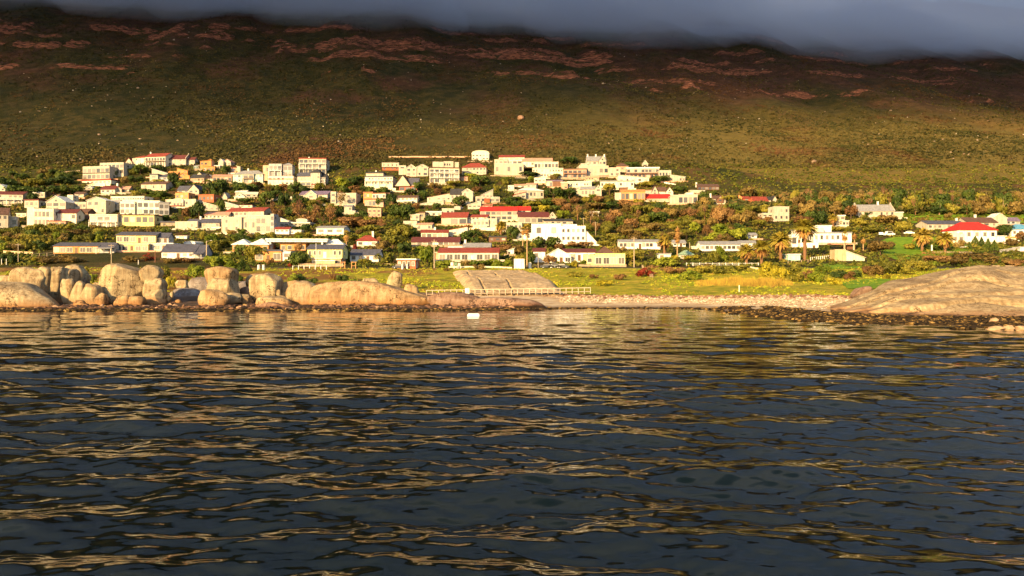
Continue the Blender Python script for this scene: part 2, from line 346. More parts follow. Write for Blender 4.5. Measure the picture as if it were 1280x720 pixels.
# ------------------------------------------------------------------ sea
def m_water():
    m, nt, nd, ln = newmat('sea_water'); b = principled(nd, ln, .035, .5); b.inputs['IOR'].default_value = 1.333
    b.inputs['Base Color'].default_value = (.002, .005, .005, 1)
    p = posn(nd); mp = nd.new('ShaderNodeMapping'); mp.inputs['Scale'].default_value = (.55, 1.0, 1.0); mp.inputs['Rotation'].default_value = (0, 0, .12); ln.new(p, mp.inputs[0])
    n = noise(nd, ln, 1.7, 3, mp.outputs[0], .5); n2 = noise(nd, ln, 6.0, 2, mp.outputs[0], .5)
    h = math_(nd, ln, 'ADD', math_(nd, ln, 'MULTIPLY', n.outputs[0], 1.0), math_(nd, ln, 'MULTIPLY', n2.outputs[0], .12))
    bump(nd, ln, h, 1.0, WAVE_BUMP, b); return m
def build_sea():
    r = np.random.RandomState(4)
    rows = []; y = 7.0
    while y < 126: rows.append(y); y += max(.045, y * y / (CH * F) * .6 + .01)
    rows = np.array(rows); t = np.linspace(-.95, .95, 1000)
    Yf = np.repeat(rows[:, None], len(t), 1); Xf = t[None, :] * Yf
    X = Xf; Y = Yf; Z = np.zeros_like(X)
    for k in range(90):
        lam = math.exp(r.uniform(math.log(.34), math.log(7.5)))
        th = r.normal(0, .50) + .10; kx = math.sin(th) * 2 * math.pi / lam; ky = math.cos(th) * 2 * math.pi / lam
        slope = WAVE_SLOPE * (.6 + .8 * r.rand()) * (1.15 if .6 < lam < 3.6 else .75)
        fade = np.clip(1.6 - np.maximum(Y * Y / (CH * F) * .8, Y / 520) * 1.1 / lam, 0.12, 1)
        amp = slope * lam / (2 * math.pi)
        ph = kx * X + ky * Y + r.uniform(0, 6.28)
        Z += amp * fade * (np.sin(ph) + .18 * np.cos(2 * ph))
    Z *= (1 + .9 * (fbm(X / 9, Y / 7, 2, 77) - .5)) * np.interp(Y, [7, 28, 50, 100, 115, 126], [1.28, 1.15, 1, .6, .35, .3])
    P = np.stack([X, Y, Z], -1)
    # coarse flanks so that the same sheet runs out to the horizon
    def flank(sgn):
        e = P[:, 0 if sgn < 0 else -1, :].copy(); g = e.copy(); g[:, 0] = sgn * 5000; g[:, 2] = 0; return g
    P = np.concatenate([flank(-1)[:, None, :], P, flank(1)[:, None, :]], 1)
    a = P[0].copy(); a[:, 1] = -5000; a[:, 0] = np.sign(a[:, 0] + 1e-6) * np.maximum(np.abs(a[:, 0]) * 100, 1) ; a[:, 2] = 0; a[0, 0] = -5000; a[-1, 0] = 5000
    a[1:-1, 0] = np.clip(a[1:-1, 0], -4990, 4990)
    P = np.concatenate([a[None], P], 0)
    o = link('sea', gridmesh('sea', P, m_water())); tag(o, 'dark rippled sea reflecting the golden shore', kind='structure')
build_sea()

# ------------------------------------------------------------------ low cloud deck the mountain runs up into
def build_cloud():
    m, nt, nd, ln = newmat('cloud_vapour'); out = nd.new('ShaderNodeOutputMaterial'); v = nd.new('ShaderNodeVolumePrincipled'); ln.new(v.outputs[0], out.inputs['Volume'])
    v.inputs['Color'].default_value = (.68, .80, 1, 1); v.inputs['Density'].default_value = CLOUD_DENS; v.inputs['Anisotropy'].default_value = .2
    nx, ny = 130, 130
    xs = np.linspace(-2600, 2400, nx); sy = np.linspace(0, 1, ny) ** 1.0
    edge = np.interp(xs, [-2600, -760, -340, 80, 600, 2400], [-200, -130, -110, 90, 290, 700])  # out-of-view near edge, placed so the deck shades the upper mountain
    Y = edge[None, :] + (2300 - edge)[None, :] * sy[:, None]; X = np.repeat(xs[None, :], ny, 0)
    d = Y - edge[None, :]
    th = 1 + CLOUD_T1 * sstep(0, 520, d) + CLOUD_T2 * sstep(400, 900, d) * np.interp(X, [-600, 0, 600], [1.6, .4, -1.2]) + 60 * sstep(230, 420, Y) * (1 - sstep(700, 840, Y)) + np.interp(X, [-600, 100, 900], [130, 80, 45]) * sstep(900, 1050, Y) + 9 * fbm(X / 160, Y / 160, 3, 50) * sstep(50, 500, d)  # includes an unseen overhead bulge added to darken the sea's reflections
    zb = CLOUD_Z + 34 * (fbm(X / 110, Y / 150, 4, 51) - .5) - .034 * X
    top = np.stack([X, Y, zb + th], -1); bot = np.stack([X, Y, zb], -1)
    i = np.arange(nx * ny).reshape(ny, nx); n0 = nx * ny
    qb = np.stack([i[:-1, :-1], i[1:, :-1], i[1:, 1:], i[:-1, 1:]], -1).reshape(-1, 4)
    qt = np.stack([i[:-1, :-1], i[:-1, 1:], i[1:, 1:], i[1:, :-1]], -1).reshape(-1, 4) + n0
    loop = np.concatenate([i[0, :], i[1:, -1], i[-1, -2::-1], i[-2:0:-1, 0]])
    nx2 = np.roll(loop, -1); side = np.stack([loop, nx2, nx2 + n0, loop + n0], -1)
    me = npmesh('cloud', np.concatenate([bot.reshape(-1, 3), top.reshape(-1, 3)]), np.concatenate([qb, qt, side]), m)
    o = link('cloud', me); tag(o, 'low blue-grey cloud hiding the mountain top', kind='structure')
build_cloud()
def build_veil():
    m, nt, nd, ln = newmat('cloud_veil'); out = nd.new('ShaderNodeOutputMaterial'); v = nd.new('ShaderNodeVolumePrincipled'); ln.new(v.outputs[0], out.inputs['Volume'])
    v.inputs['Color'].default_value = (.68, .80, 1, 1); v.inputs['Density'].default_value = .0045; v.inputs['Anisotropy'].default_value = .2
    bm = bmesh.new(); bmesh.ops.create_icosphere(bm, subdivisions=4, radius=1); B = np.array([q.co[:] for q in bm.verts]); r = np.random.RandomState(8); out_ = []
    T = np.array([[q.index for q in f.verts] for f in bm.faces]); bm.free(); vs_, fs_ = [], []
    for k in range(13):
        x = -900 + 150 * k + r.uniform(-40, 40); y = 1010 + r.uniform(-50, 60) + (80 if x > 200 else 0); rad = np.array([r.uniform(120, 200), r.uniform(110, 170), r.uniform(26, 46)])
        n_ = 1 + .5 * (fbm(B[:, 0] * 1.6 + k * 9, B[:, 1] * 1.6 + B[:, 2], 3, 30 + k) - .5)
        P = B * n_[:, None] * rad + np.array([x, y, CLOUD_Z + 2 - .034 * x + r.uniform(-12, 8)])
        o = link('cloud_wisp', npmesh('cloud_wisp', P, T, m)); tag(o, 'soft wisps of cloud hanging on the mountain crest', kind='structure')
build_veil()
if HAZE > 0:
    m, nt, nd, ln = newmat('haze_air'); out = nd.new('ShaderNodeOutputMaterial'); v = nd.new('ShaderNodeVolumePrincipled'); ln.new(v.outputs[0], out.inputs['Volume'])
    v.inputs['Color'].default_value = (.95, .93, .95, 1); v.inputs['Density'].default_value = HAZE; v.inputs['Anisotropy'].default_value = .3
    o = MB().box(-1100, 1100, -60, 1000, -5, 292).build('haze', m); tag(o, 'thin warm morning haze over the shore and slope', kind='stuff')
# ------------------------------------------------------------------ houses
OCC = []            # picture boxes of what is already standing: (x0, x1, y_top, y_base, distance)
LAND = []           # (px, py, short phrase) used to describe the plants beside each house
MCACHE = {}
def win_mesh(w, h, kind):
    k = (round(w, 1), round(h, 1), kind)
    if k in MCACHE: return MCACHE[k]
    w, h = k[0], k[1]
    if kind == 'pane': me = MB().box(-w / 2, w / 2, -.03, .0, 0, h).mesh('window_pane', glassmat())
    else:
        m = MB(); t = .09; nm = max(1, round(w / 1.1))
        m.box(-w / 2 - t, w / 2 + t, -.08, -.002, -t, 0).box(-w / 2 - t, w / 2 + t, -.08, -.002, h, h + t)
        m.box(-w / 2 - t, -w / 2, -.08, -.002, 0, h).box(w / 2, w / 2 + t, -.08, -.002, 0, h)
        for i in range(1, nm): x = -w / 2 + w * i / nm; m.box(x - .035, x + .035, -.07, -.031, 0, h)
        me = m.mesh('window_frame', W('white') if kind == 'frame' else W('brown'))
    MCACHE[k] = me; return me
def window(root, x, y, z, w, h, near, rz=0, fr='frame'):
    o = link('window', win_mesh(w, h, 'pane'), root, (x, y, z)); o.rotation_euler.z = rz
    if near: link('frame', win_mesh(w, h, fr), o)
    return o
def rail_part(root, x0, x1, y, z, mat, name='balcony', deck=1.3, posts=True, base=None):
    m = MB(); m.box(x0, x1, y - deck, y - .003, z - .18, z)
    m.box(x0, x1, y - deck, y - deck + .06, z + .85, z + .95)
    n = max(2, int((x1 - x0) / 1.1))
    for i in range(n + 1):
        x = x0 + .04 + (x1 - x0 - .08) * i / n; m.box(x - .035, x + .035, y - deck, y - deck + .05, z, z + .85)
    if base is not None:
        n = max(1, int((x1 - x0) / 3.5))
        for i in range(n + 1):
            x = x0 + .12 + (x1 - x0 - .24) * i / n; m.box(x - .11, x + .11, y - deck + .002, y - deck + .22, base, z - .18)
    m.build(name, mat, root)

class Origin: x = 0.; y = 0.; s = 8.
OG = Origin()
def org(x, y, s=8.): OG.x, OG.y, OG.s = x, y, s
def block(root, D, pxc, x0p, x1p, yr, ye, yb, roof, wc, rc, opts, near, seed, dz0):
    """One rectangular volume: picture columns x0p..x1p, ridge, eave and base rows, at distance D (front face at local y = set-back)."""
    rr = random.Random(seed)
    o = dict(k.split('=') if '=' in k else (k, '1') for k in opts.split()) if opts else {}
    back = float(o.get('back', 0)); Dd = D + back; s = Dd / F
    x0 = (x0p - CX) * s - (pxc - CX) * D / F; x1 = (x1p - CX) * s - (pxc - CX) * D / F
    zb = CH + (YH - yb) * s - dz0; ze = CH + (YH - ye) * s - dz0; zr = CH + (YH - yr) * s - dz0
    w = x1 - x0; h = ze - zb; dep = float(o.get('dep', min(10, max(5, w * .75)))); el = (YH - ye) / F
    ov = .35; found = 2.2 + back * .35; y0 = back; y1 = back + dep; b0 = zb - (found if 'nf' not in o else 0)
    if wc == 'white' and D > 330: wc = 'dim_white'  # far white walls take a dimmer white that stands for partial shade
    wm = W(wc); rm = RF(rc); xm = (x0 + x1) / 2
    wall = MB(); rf = MB()
    rise = max(.25, (zr - ze))
    if roof in 'GHM': rise = min(3.6, max(.5, rise + dep / 2 * el))
    th = .16
    if roof == 'F':
        wall.box(x0, x1, y0, y1, b0, ze)
        ovf = float(o.get('ov', .25)); rf.box(x0 - ovf, x1 + ovf, y0 - ovf, y1 + ovf, ze + .003, max(ze + .22, zr))
    elif roof == 'P':                                              # parapet: flat roof behind a raised wall edge
        wall.box(x0, x1, y0, y1, b0, ze); t = .22
        wall.box(x0, x1, y0, y0 + t, ze, ze + .5).box(x0, x1, y1 - t, y1, ze, ze + .5).box(x0, x0 + t, y0 + t, y1 - t, ze, ze + .5).box(x1 - t, x1, y0 + t, y1 - t, ze, ze + .5)
        rf.box(x0 - .06, x1 + .06, y0 - .06, y0 + t + .04, ze + .503, ze + .58); rf.box(x0 + t, x1 - t, y0 + t, y1 - t, ze + .003, ze + .12)
    elif roof == 'G':
        ym = (y0 + y1) / 2; wall.prism([(y0, b0), (y0, ze), (ym, ze + rise - .02), (y1, ze), (y1, b0)], 'x', x0, x1)
        k = rise / (dep / 2); a = ze - k * ov + th; r = ze + rise + th
        rf.slab([(x0 - ov, y0 - ov, a), (x1 + ov, y0 - ov, a), (x1 + ov, ym, r), (x0 - ov, ym, r)], th)
        rf.slab([(x0 - ov, ym, r + .002), (x1 + ov, ym, r + .002), (x1 + ov, y1 + ov, a), (x0 - ov, y1 + ov, a)], th)
    elif roof == 'T':
        rise = max(.8, zr - ze)
        wall.prism([(x0, b0), (x0, ze), (xm, ze + rise - .02), (x1, ze), (x1, b0)], 'y', y0, y1)
        k = rise / (w / 2); a = ze - k * ov + th; r = ze + rise + th
        rf.slab([(x0 - ov, y0 - ov, a), (xm, y0 - ov, r), (xm, y1 + ov, r), (x0 - ov, y1 + ov, a)], th)
        rf.slab([(xm, y0 - ov, r + .002), (x1 + ov, y0 - ov, a), (x1 + ov, y1 + ov, a), (xm, y1 + ov, r + .002)], th)
    elif roof == 'H':
        wall.box(x0, x1, y0, y1, b0, ze); X0, X1, Y0, Y1 = x0 - ov - .1, x1 + ov + .1, y0 - ov - .1, y1 + ov + .1
        hw = min((X1 - X0), (Y1 - Y0)) / 2 * (1 if w < dep * 1.4 else .95)
        xa, xb, ya, yb_ = X0 + hw, X1 - hw, Y0 + hw, Y1 - hw
        if xa > xb: xa = xb = xm
        if ya > yb_: ya = yb_ = (Y0 + Y1) / 2
        z0 = ze - .1; z1 = ze + .06; z2 = ze + rise
        vsn = [(X0, Y0, z0), (X1, Y0, z0), (X1, Y1, z0), (X0, Y1, z0), (X0, Y0, z1), (X1, Y0, z1), (X1, Y1, z1), (X0, Y1, z1), (xa, ya, z2), (xb, ya, z2 - .001), (xb, yb_, z2), (xa, yb_, z2 - .001)]
        rf.add(vsn, [(3, 2, 1, 0), (0, 1, 5, 4), (1, 2, 6, 5), (2, 3, 7, 6), (3, 0, 4, 7), (4, 5, 9, 8), (5, 6, 10, 9), (6, 7, 11, 10), (7, 4, 8, 11), (8, 9, 10, 11)])
    elif roof in 'MN':                                             # one slope: M rises to the back, N rises to the right, n handled by sl
        if roof == 'M':
            wall.prism([(y0, b0), (y0, ze), (y1, ze + rise - .02), (y1, b0)], 'x', x0, x1); k = rise / dep
            rf.slab([(x0 - ov, y0 - ov, ze - k * ov + th), (x1 + ov, y0 - ov, ze - k * ov + th), (x1 + ov, y1 + ov, ze + rise + k * ov + th), (x0 - ov, y1 + ov, ze + rise + k * ov + th)], th)
        else:
            l, r_ = (zr, ze) if 'fall' in o else (ze, zr)
            wall.prism([(x0, b0), (x0, l), (x1, r_), (x1, b0)], 'y', y0, y1)
            rf.slab([(x0 - ov, y0 - ov, l + th), (x1 + ov, y0 - ov, r_ + th), (x1 + ov, y1 + ov, r_ + th), (x0 - ov, y1 + ov, l + th)], th)
    elif roof == 'B':                                              # barrel vault facing the sea
        n = 10; pr = [(x0, b0)] + [(xm - w / 2 * math.cos(math.pi * i / n), ze + (zr - ze) * math.sin(math.pi * i / n) ** .6) for i in range(n + 1)] + [(x1, b0)]
        wall.prism(pr, 'y', y0, y1); po = [(xm + (x - xm) * 1.04, z + .14) for x, z in pr[1:-1]]; pi = pr[1:-1]
        for i in range(n):
            a, b, c, d = pi[i], pi[i + 1], po[i + 1], po[i]
            rf.prism([a, b, c, d], 'y', y0 - .2, y1 + .2)
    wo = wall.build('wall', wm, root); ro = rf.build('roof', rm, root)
    if 'wl' in o: pass
    # chimneys
    for cx_ in (o['ch'].split(',') if 'ch' in o else []):
        x = x0 + w * float(cx_); zt = max(zr, ze) + .9 + (rise * .3 if roof in 'GHM' else .2)
        MB().box(x - .38, x + .38, (y0 + y1) / 2 - .4, (y0 + y1) / 2 + .4, ze - .3, zt).box(x - .46, x + .46, (y0 + y1) / 2 - .48, (y0 + y1) / 2 + .48, zt + .002, zt + .16).build('chimney', W('white'), ro)
    if 'par' in o:                                                 # Cape gable end walls standing above the roof
        for xx in (x0, x1 - .35):
            ym = (y0 + y1) / 2
            MB().prism([(y0 - .1, ze), (y0 - .1, ze + .5), (ym - .6, ze + rise + .5), (ym - .5, ze + rise + 1.1), (ym + .5, ze + rise + 1.1), (ym + .6, ze + rise + .5), (y1 + .1, ze + .5), (y1 + .1, ze)], 'x', xx - .003, xx + .353).build('gable_wall', wm, root)
    if 'dorm' in o:
        for f_ in o['dorm'].split(','):
            x = x0 + w * float(f_); dw = min(1.6, w * .14)
            MB().prism([(x - dw, ze - .05), (x - dw, ze + rise * .35), (x, ze + rise * .95), (x + dw, ze + rise * .35), (x + dw, ze - .05)], 'y', y0 - .12, y0 + dep * .45).build('dormer', wm, ro)
    # openings
    wn = o.get('win', 'a')
    if wn == '0': return
    if wn == 'a':
        rows = max(1, int(round(h / 2.9))); cols = max(1, int(w / 2.7))
    else: rows, cols = (int(v) for v in wn.split('x'))
    rh = h / rows; fr = 'frame_b' if wc in ('white', 'pale') and rr.random() < .3 else 'frame'
    side = 1 if pxc < 600 else -1
    ww = float(o.get('ww', 0)); door = 'nod' not in o and near and rows * cols > 1
    for r_ in range(rows):
        big = 'L' in o
        for c in range(cols):
            cw = w / cols; x = x0 + cw * (c + .5)
            w_ = (cw * .78 if big else min(cw * .6, rr.choice((1.1, 1.4, 1.8, 2.2)))) if not ww else min(ww, cw * .86)
            h_ = rh * (.62 if big else .42); z = zb + rh * r_ + rh * (.16 if big else .36)
            if h_ < .5 or w_ < .4: continue
            if not big and rr.random() < .08: continue
            if r_ == 0 and c == cols // 2 and door:
                dh = min(2.1, rh * .8)
                MB().box(x - .5, x + .5, y0 - .05, y0 - .002, zb + .05, zb + dh).build('door', simple('door_wood', (.12, .06, .03), .5) if rr.random() < .6 else W('white'), root); continue
            window(root, x, y0, z, w_, h_, near, 0, fr)
        if not near and roof != 'T' and h > 4 and False: pass
    if roof == 'T' and (zr - ze) > 1.6 and 'nog' not in o: window(root, xm, y0, ze + .25, min(1.2, w * .2), min(1.0, (zr - ze) * .4), near)
    # windows on the end wall one can see
    if 'ns' not in o and abs(pxc - CX) > 130:
        sx = x1 if pxc < CX else x0
        for r_ in range(rows): window(root, sx, y0 + dep * .4, zb + rh * r_ + rh * .36, 1.3, rh * .4, near, R(90) if pxc < CX else R(-90))
    if 'bal' in o:
        for lv in o['bal'].split(','): rail_part(root, x0 + .1, x1 - .1, y0, zb + h * float(lv), W('white'), base=zb - 1.0 if float(lv) > 0.2 else None)
    if 'dbal' in o:
        for lv in o['dbal'].split(','): rail_part(root, x0 + .1, x1 - .1, y0, zb + h * float(lv), W('brown'), base=zb - 1.0)
    if 'band' in o:                                                # a coloured cornice round the front
        bc, bl = o['band'].split(','); z = zb + h * float(bl)
        MB().box(x0 - .12, x1 + .12, y0 - .3, y0 - .003, z, z + .4).build('cornice', RF(bc), root)
    if 'ver' in o:                                                 # lean-to veranda with posts
        rc_ = o['ver'] if o['ver'] != '1' else rc; zt = ze - .15
        MB().slab([(x0 - .1, y0 - 2.6, zt - .5), (x1 + .1, y0 - 2.6, zt - .5), (x1 + .1, y0 - .01, zt), (x0 - .1, y0 - .01, zt)], .12).build('veranda_roof', RF(rc_), root)
        m = MB(); n = max(1, int(w / 2.8))
        for i in range(n + 1): x = x0 + .1 + (w - .2) * i / n; m.box(x - .07, x + .07, y0 - 2.5, y0 - 2.36, zb - .8, zt - .63)
        m.build('veranda_posts', W('white'), root)

HN = 0
def H(name, label, short, cat, *blocks, yaw=None, D=None, dD=0):
    """A building. Every block: (u0, u1, v_ridge, v_eave, v_base, roof, wall, roof_colour[, options]) in the units of the current crop."""
    global HN; HN += 1; rr = random.Random(HN * 13 + 5)
    bl = []
    for b in blocks:
        bl.append((OG.x + b[0] / OG.s, OG.x + b[1] / OG.s, OG.y + b[2] / OG.s, OG.y + b[3] / OG.s, OG.y + b[4] / OG.s) + tuple(b[5:8]) + ((b[8] if len(b) > 8 else ''),))
    fx0 = min(b[0] for b in bl); fx1 = max(b[1] for b in bl)
    main = [b for b in bl if 'back=' not in b[8]] or bl
    yb = max(b[4] for b in main); xc = (bl[0][0] + bl[0][1]) / 2
    def bk(b): return float(dict(k.split('=') for k in b[8].split() if '=' in k).get('back', 0))
    if D is None:
        c_ = [hit((b[0] + b[1]) / 2, b[4]) - bk(b) for b in bl if 'nf' not in b[8] and bk(b) < 3.5] or [hit(xc, yb)]
        D = max(min(c_), sorted(c_)[len(c_) // 2] - 6) + dD
    X = (xc - CX) / F * D; Z = CH + (YH - yb) * D / F
    if yaw is None: yaw = rr.uniform(-15, 13)
    elif yaw == 0: yaw = rr.uniform(-6, 5)
    root = empty(name, (X, D, Z), R(yaw)); near = D < 300
    for i, b in enumerate(bl): block(root, D, xc, *b[:5], *b[5:8], b[8], near, HN * 31 + i, Z)
    if cat in ('house', 'cottage', 'bungalow') and rr.random() < .7 and 'terr' not in name:
        s_ = D / F; a0 = (fx0 - xc) * s_ - rr.uniform(0, 3); a1 = (fx1 - xc) * s_ + rr.uniform(0, 3); f_ = rr.uniform(2.2, 4.0); hh = rr.uniform(.5, 1.0)
        zf = gz(X, D - f_) - Z; MB().box(a0, a1, -f_ - .25, -f_, zf - 1.6, zf + hh).box(a0 - .05, a1 + .05, -f_ - .3, -f_ + .05, zf + hh + .002, zf + hh + .1).build('terrace_wall', W(rr.choice(('dim_white', 'cream', 'stone', 'pink', 'dim_white'))), root)
    tag(root, label, cat, 'houses on the hillside' if cat in ('house', 'cottage', 'bungalow') else None)
    OCC.append((fx0 - .5, fx1 + .5, min(b[2] for b in bl), yb, D)); LAND.append((xc, yb, short)); return root
hs = 'house'
# ---- upper left, crop at (0,185)
org(0, 185)
H('modern_house', 'long white flat-roofed house with strip windows and raised upper storey on its right', 'the long white flat-roofed house', hs,
  (810, 1110, 183, 192, 315, 'P', 'white', 'white', 'win=2x6 L band=dark,.5'), (975, 1240, 150, 158, 262, 'P', 'white', 'white', 'back=7 win=2x6 L'))
H('low_house', 'low cream house with a thin red roof below the long white flat-roofed house', 'the low thin-roofed cream house', hs, (787, 1140, 312, 326, 362, 'F', 'cream', 'red', 'win=1x7 nf'))
H('cottage', 'small cream cottage with maroon roof between two white chimneys', 'the two-chimney cream cottage', 'cottage', (1005, 1150, 378, 412, 460, 'G', 'cream', 'maroon', 'ch=.03,.97'))
H('cottage', 'white gabled cottage at the far left edge above the brown-roofed villa', 'the far-left white gable', 'cottage', (-50, 62, 362, 400, 436, 'T', 'white', 'white', 'win=1x2'))
H('villa', 'white villa with red-brown roof and arched porch at the left edge', 'the left-edge villa', hs, (-60, 214, 436, 462, 560, 'G', 'white', 'maroon', 'win=2x6 bal=.45'))
H('cottage', 'small white house half hidden by trees right of the left-edge villa', 'the half-hidden white house', 'cottage', (262, 335, 444, 462, 500, 'G', 'white', 'brown'), (335, 450, 440, 452, 495, 'F', 'white', 'white'))
H('low_house', 'low white house with flat dark red roof below the half-hidden house', 'the low flat-roofed white house', hs, (240, 390, 512, 524, 600, 'F', 'white', 'maroon', 'win=1x3'))
H('gabled_house', 'large white gable-front house with a wide dark upper window', 'the wide-windowed white gable', hs, (452, 665, 478, 540, 636, 'T', 'white', 'white', 'win=2x3 L'))
H('tower_house', 'narrow cream tower-like house right of the wide-windowed white gable', 'the cream tower house', hs, (672, 730, 468, 478, 575, 'P', 'cream', 'cream', 'win=3x1'))
H('low_house', 'low white box house just right of the cream tower house', 'the white box house', hs, (748, 858, 540, 550, 612, 'P', 'white', 'white', 'win=1x3'))
H('gabled_house', 'tall brilliant white house with broad low gable', 'the tall broad-gabled house', hs, (862, 1062, 490, 524, 665, 'T', 'white', 'white', 'win=2x3'))
H('cottage', 'small white cottage with dark roof above the white box house', 'the small dark-roofed cottage', 'cottage', (745, 838, 440, 458, 490, 'G', 'white', 'brown'), (770, 832, 480, 486, 512, 'F', 'white', 'white', 'nf'))
H('cottage', 'tiny white gabled cottage left of the two-chimney cream cottage', 'the tiny white cottage', 'cottage', (857, 920, 376, 396, 418, 'T', 'white', 'white', 'win=1x1'))
H('long_building', 'long cream flat-roofed block with a row of small upper windows', 'the cream block with small windows', hs, (1097, 1450, 480, 492, 600, 'P', 'cream', 'cream', 'win=3x14 ww=1'))
H('cottage', 'small white house with grey gable squeezed right of the tall broad-gabled house', 'the small grey-gabled house', 'cottage', (1072, 1180, 522, 560, 625, 'G', 'white', 'grey'))
# ---- left, crop (0,250)
org(0, 250)
H('villa', 'cream villa with glazed middle storey, tall left wing and dark red-roofed right wing', 'the glazed cream villa', hs,
  (345, 530, 84, 98, 262, 'P', 'cream', 'cream', 'win=2x5 L'), (278, 345, 74, 84, 262, 'P', 'cream', 'cream', 'win=0'), (530, 755, 92, 128, 215, 'G', 'cream', 'maroon', 'back=3 win=1x4'),
  (470, 640, 205, 212, 262, 'F', 'pink', 'red', 'back=-2 win=1x3'), yaw=5)
H('gabled_house', 'white house with brown roof and bluish side gable at the left edge', 'the left-edge brown-roofed house', hs, (-140, 60, 78, 140, 285, 'G', 'white', 'brown', 'dep=8 win=2x4'), (60, 175, 165, 172, 280, 'P', 'white', 'white', 'back=3 win=1x2'), yaw=26)
H('brown_house', 'brown house with pitched brown roof between the glazed cream villa and the long yellow bungalow', 'the brown house', hs, (762, 888, 90, 120, 190, 'G', 'brown', 'brown', 'win=1x3'))
H('bungalow', 'long yellow-cream bungalow with wide recessed windows under a flat brown roof', 'the long yellow bungalow', 'bungalow',
  (900, 1170, 142, 155, 275, 'F', 'cream', 'cream', 'win=2x4 L bal=.45'), (1170, 1535, 142, 152, 235, 'F', 'yellow', 'brown', 'back=2 win=1x6 L'), yaw=2)
H('brick_bungalow', 'long low orange-brick bungalow with white fascia, slate roof and gabled porch at its right end', 'the long brick bungalow', 'bungalow',
  (540, 985, 428, 460, 532, 'G', 'orange', 'slate', 'win=1x7 L'), (985, 1130, 428, 468, 530, 'G', 'grey', 'slate', 'win=1x2 ver=grey'), yaw=3)
# ---- (160,185)
org(160, 185)
H('modern_house', 'bright pale-green-white modern house of two stacked flat-roofed blocks', 'the pale green-white modern house', hs,
  (100, 312, 527, 535, 668, 'P', 'pale', 'white', 'win=2x4 L'), (-60, 76, 540, 548, 662, 'P', 'pale', 'white', 'win=2x3 L'), (76, 100, 560, 566, 660, 'F', 'grey', 'grey', 'back=1 win=0'))
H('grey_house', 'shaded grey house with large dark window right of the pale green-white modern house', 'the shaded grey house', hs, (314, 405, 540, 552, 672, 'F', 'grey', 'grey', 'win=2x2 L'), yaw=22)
H('hotel', 'large cream hotel-like villa with red roof, colonnade and white gable on its left', 'the big red-roofed hillside villa', hs,
  (160, 385, 55, 86, 182, 'G', 'cream', 'red', 'win=2x7 L dbal=.5 ch=0.02'), (40, 160, 72, 90, 176, 'H', 'cream', 'red', 'back=2 win=2x5'), (-75, 0, 90, 132, 175, 'T', 'white', 'red', 'back=2 win=2x2'), (0, 40, 100, 104, 176, 'P', 'white', 'white', 'back=3'))
H('villa', 'white house with dark red roof right of the big red-roofed hillside villa', 'the white house with two red roofs', hs, (402, 580, 72, 108, 178, 'G', 'white', 'maroon', 'win=2x5 par'), (580, 668, 95, 116, 165, 'G', 'white', 'maroon', 'back=2'))
H('orange_house', 'stepped orange terracotta house high on the slope', 'the stepped orange house', hs, (725, 830, 118, 135, 185, 'N', 'orange', 'orange', 'win=1x3'), (740, 850, 178, 186, 255, 'N', 'orange', 'orange', 'back=-4 fall win=1x3'), (800, 850, 110, 124, 180, 'T', 'pink', 'orange', 'back=1'))
H('villa', 'white double-gabled house right of the stepped orange house', 'the double-gabled white house', hs, (900, 955, 110, 134, 188, 'T', 'white', 'white', 'win=1x2'), (950, 1030, 112, 140, 180, 'T', 'white', 'pink', 'back=2 win=1x2'), (830, 925, 172, 178, 206, 'F', 'white', 'white', 'back=-2 win=1x3'))
H('brown_house', 'red-brown house with white gable edge left of the mint-green house', 'the red-brown house', hs, (1030, 1085, 188, 196, 248, 'F', 'pink', 'maroon'), (1085, 1122, 178, 192, 248, 'N', 'white', 'white', 'fall win=0'))
H('gabled_house', 'orange-cream gabled house under orange tiles', 'the orange-tiled gabled house', hs, (500, 612, 248, 278, 312, 'T', 'orange', 'orange', 'win=1x2'), (412, 500, 236, 262, 300, 'G', 'orange', 'orange', 'back=2 win=1x2'), (510, 610, 203, 228, 250, 'N', 'orange', 'orange', 'back=8 fall win=1x2'))
H('stone_house', 'stone house with black roof and small white gable', 'the black-roofed stone house', hs, (612, 770, 262, 296, 352, 'G', 'stone', 'dark', 'win=1x4'), (662, 738, 240, 272, 290, 'T', 'white', 'dark', 'back=3 win=0'))
H('cottage', 'small cream gabled cottage between the stone house and the long pink house', 'the small cream gable', 'cottage', (746, 832, 262, 284, 312, 'T', 'cream', 'cream'))
H('low_house', 'long low pinkish house left of the mint-green house', 'the long low pinkish house', hs, (850, 1032, 268, 284, 338, 'G', 'pink', 'pink', 'win=1x5 L'))
H('mint_house', 'mint-green house with grey hipped roof and white central balcony', 'the mint-green house', hs, (1045, 1352, 226, 262, 348, 'H', 'mint', 'grey', 'win=2x7 ch=.4'), (1150, 1260, 258, 264, 350, 'F', 'white', 'grey', 'back=-1.2 win=2x2 L dbal=.5'), yaw=-4)
H('slate_house', 'small grey-white house under a wide blue-slate roof', 'the blue-slate-roofed house', hs, (215, 300, 258, 268, 312, 'F', 'white', 'slate'), (300, 440, 262, 290, 332, 'H', 'grey', 'slate', 'back=1'), )
H('stair_wall_house', 'white house with a long diagonal parapet stepping down to its right', 'the diagonal-parapet house', hs, (235, 410, 205, 262, 285, 'N', 'white', 'white', 'fall win=1x3'))
H('long_building', 'long white windowless building with dark brown roof amid trees', 'the long blank white building', hs, (122, 386, 338, 360, 428, 'G', 'white', 'brown', 'win=1x3 ww=.8'))
H('cottage', 'white gabled cottage with dark grey roof and one dark gable window', 'the grey-roofed white gable cottage', 'cottage', (600, 712, 365, 418, 458, 'T', 'white', 'slate', 'win=1x2 dep=9'), (475, 600, 378, 418, 450, 'G', 'white', 'slate', 'back=2 win=1x2'), yaw=-8)
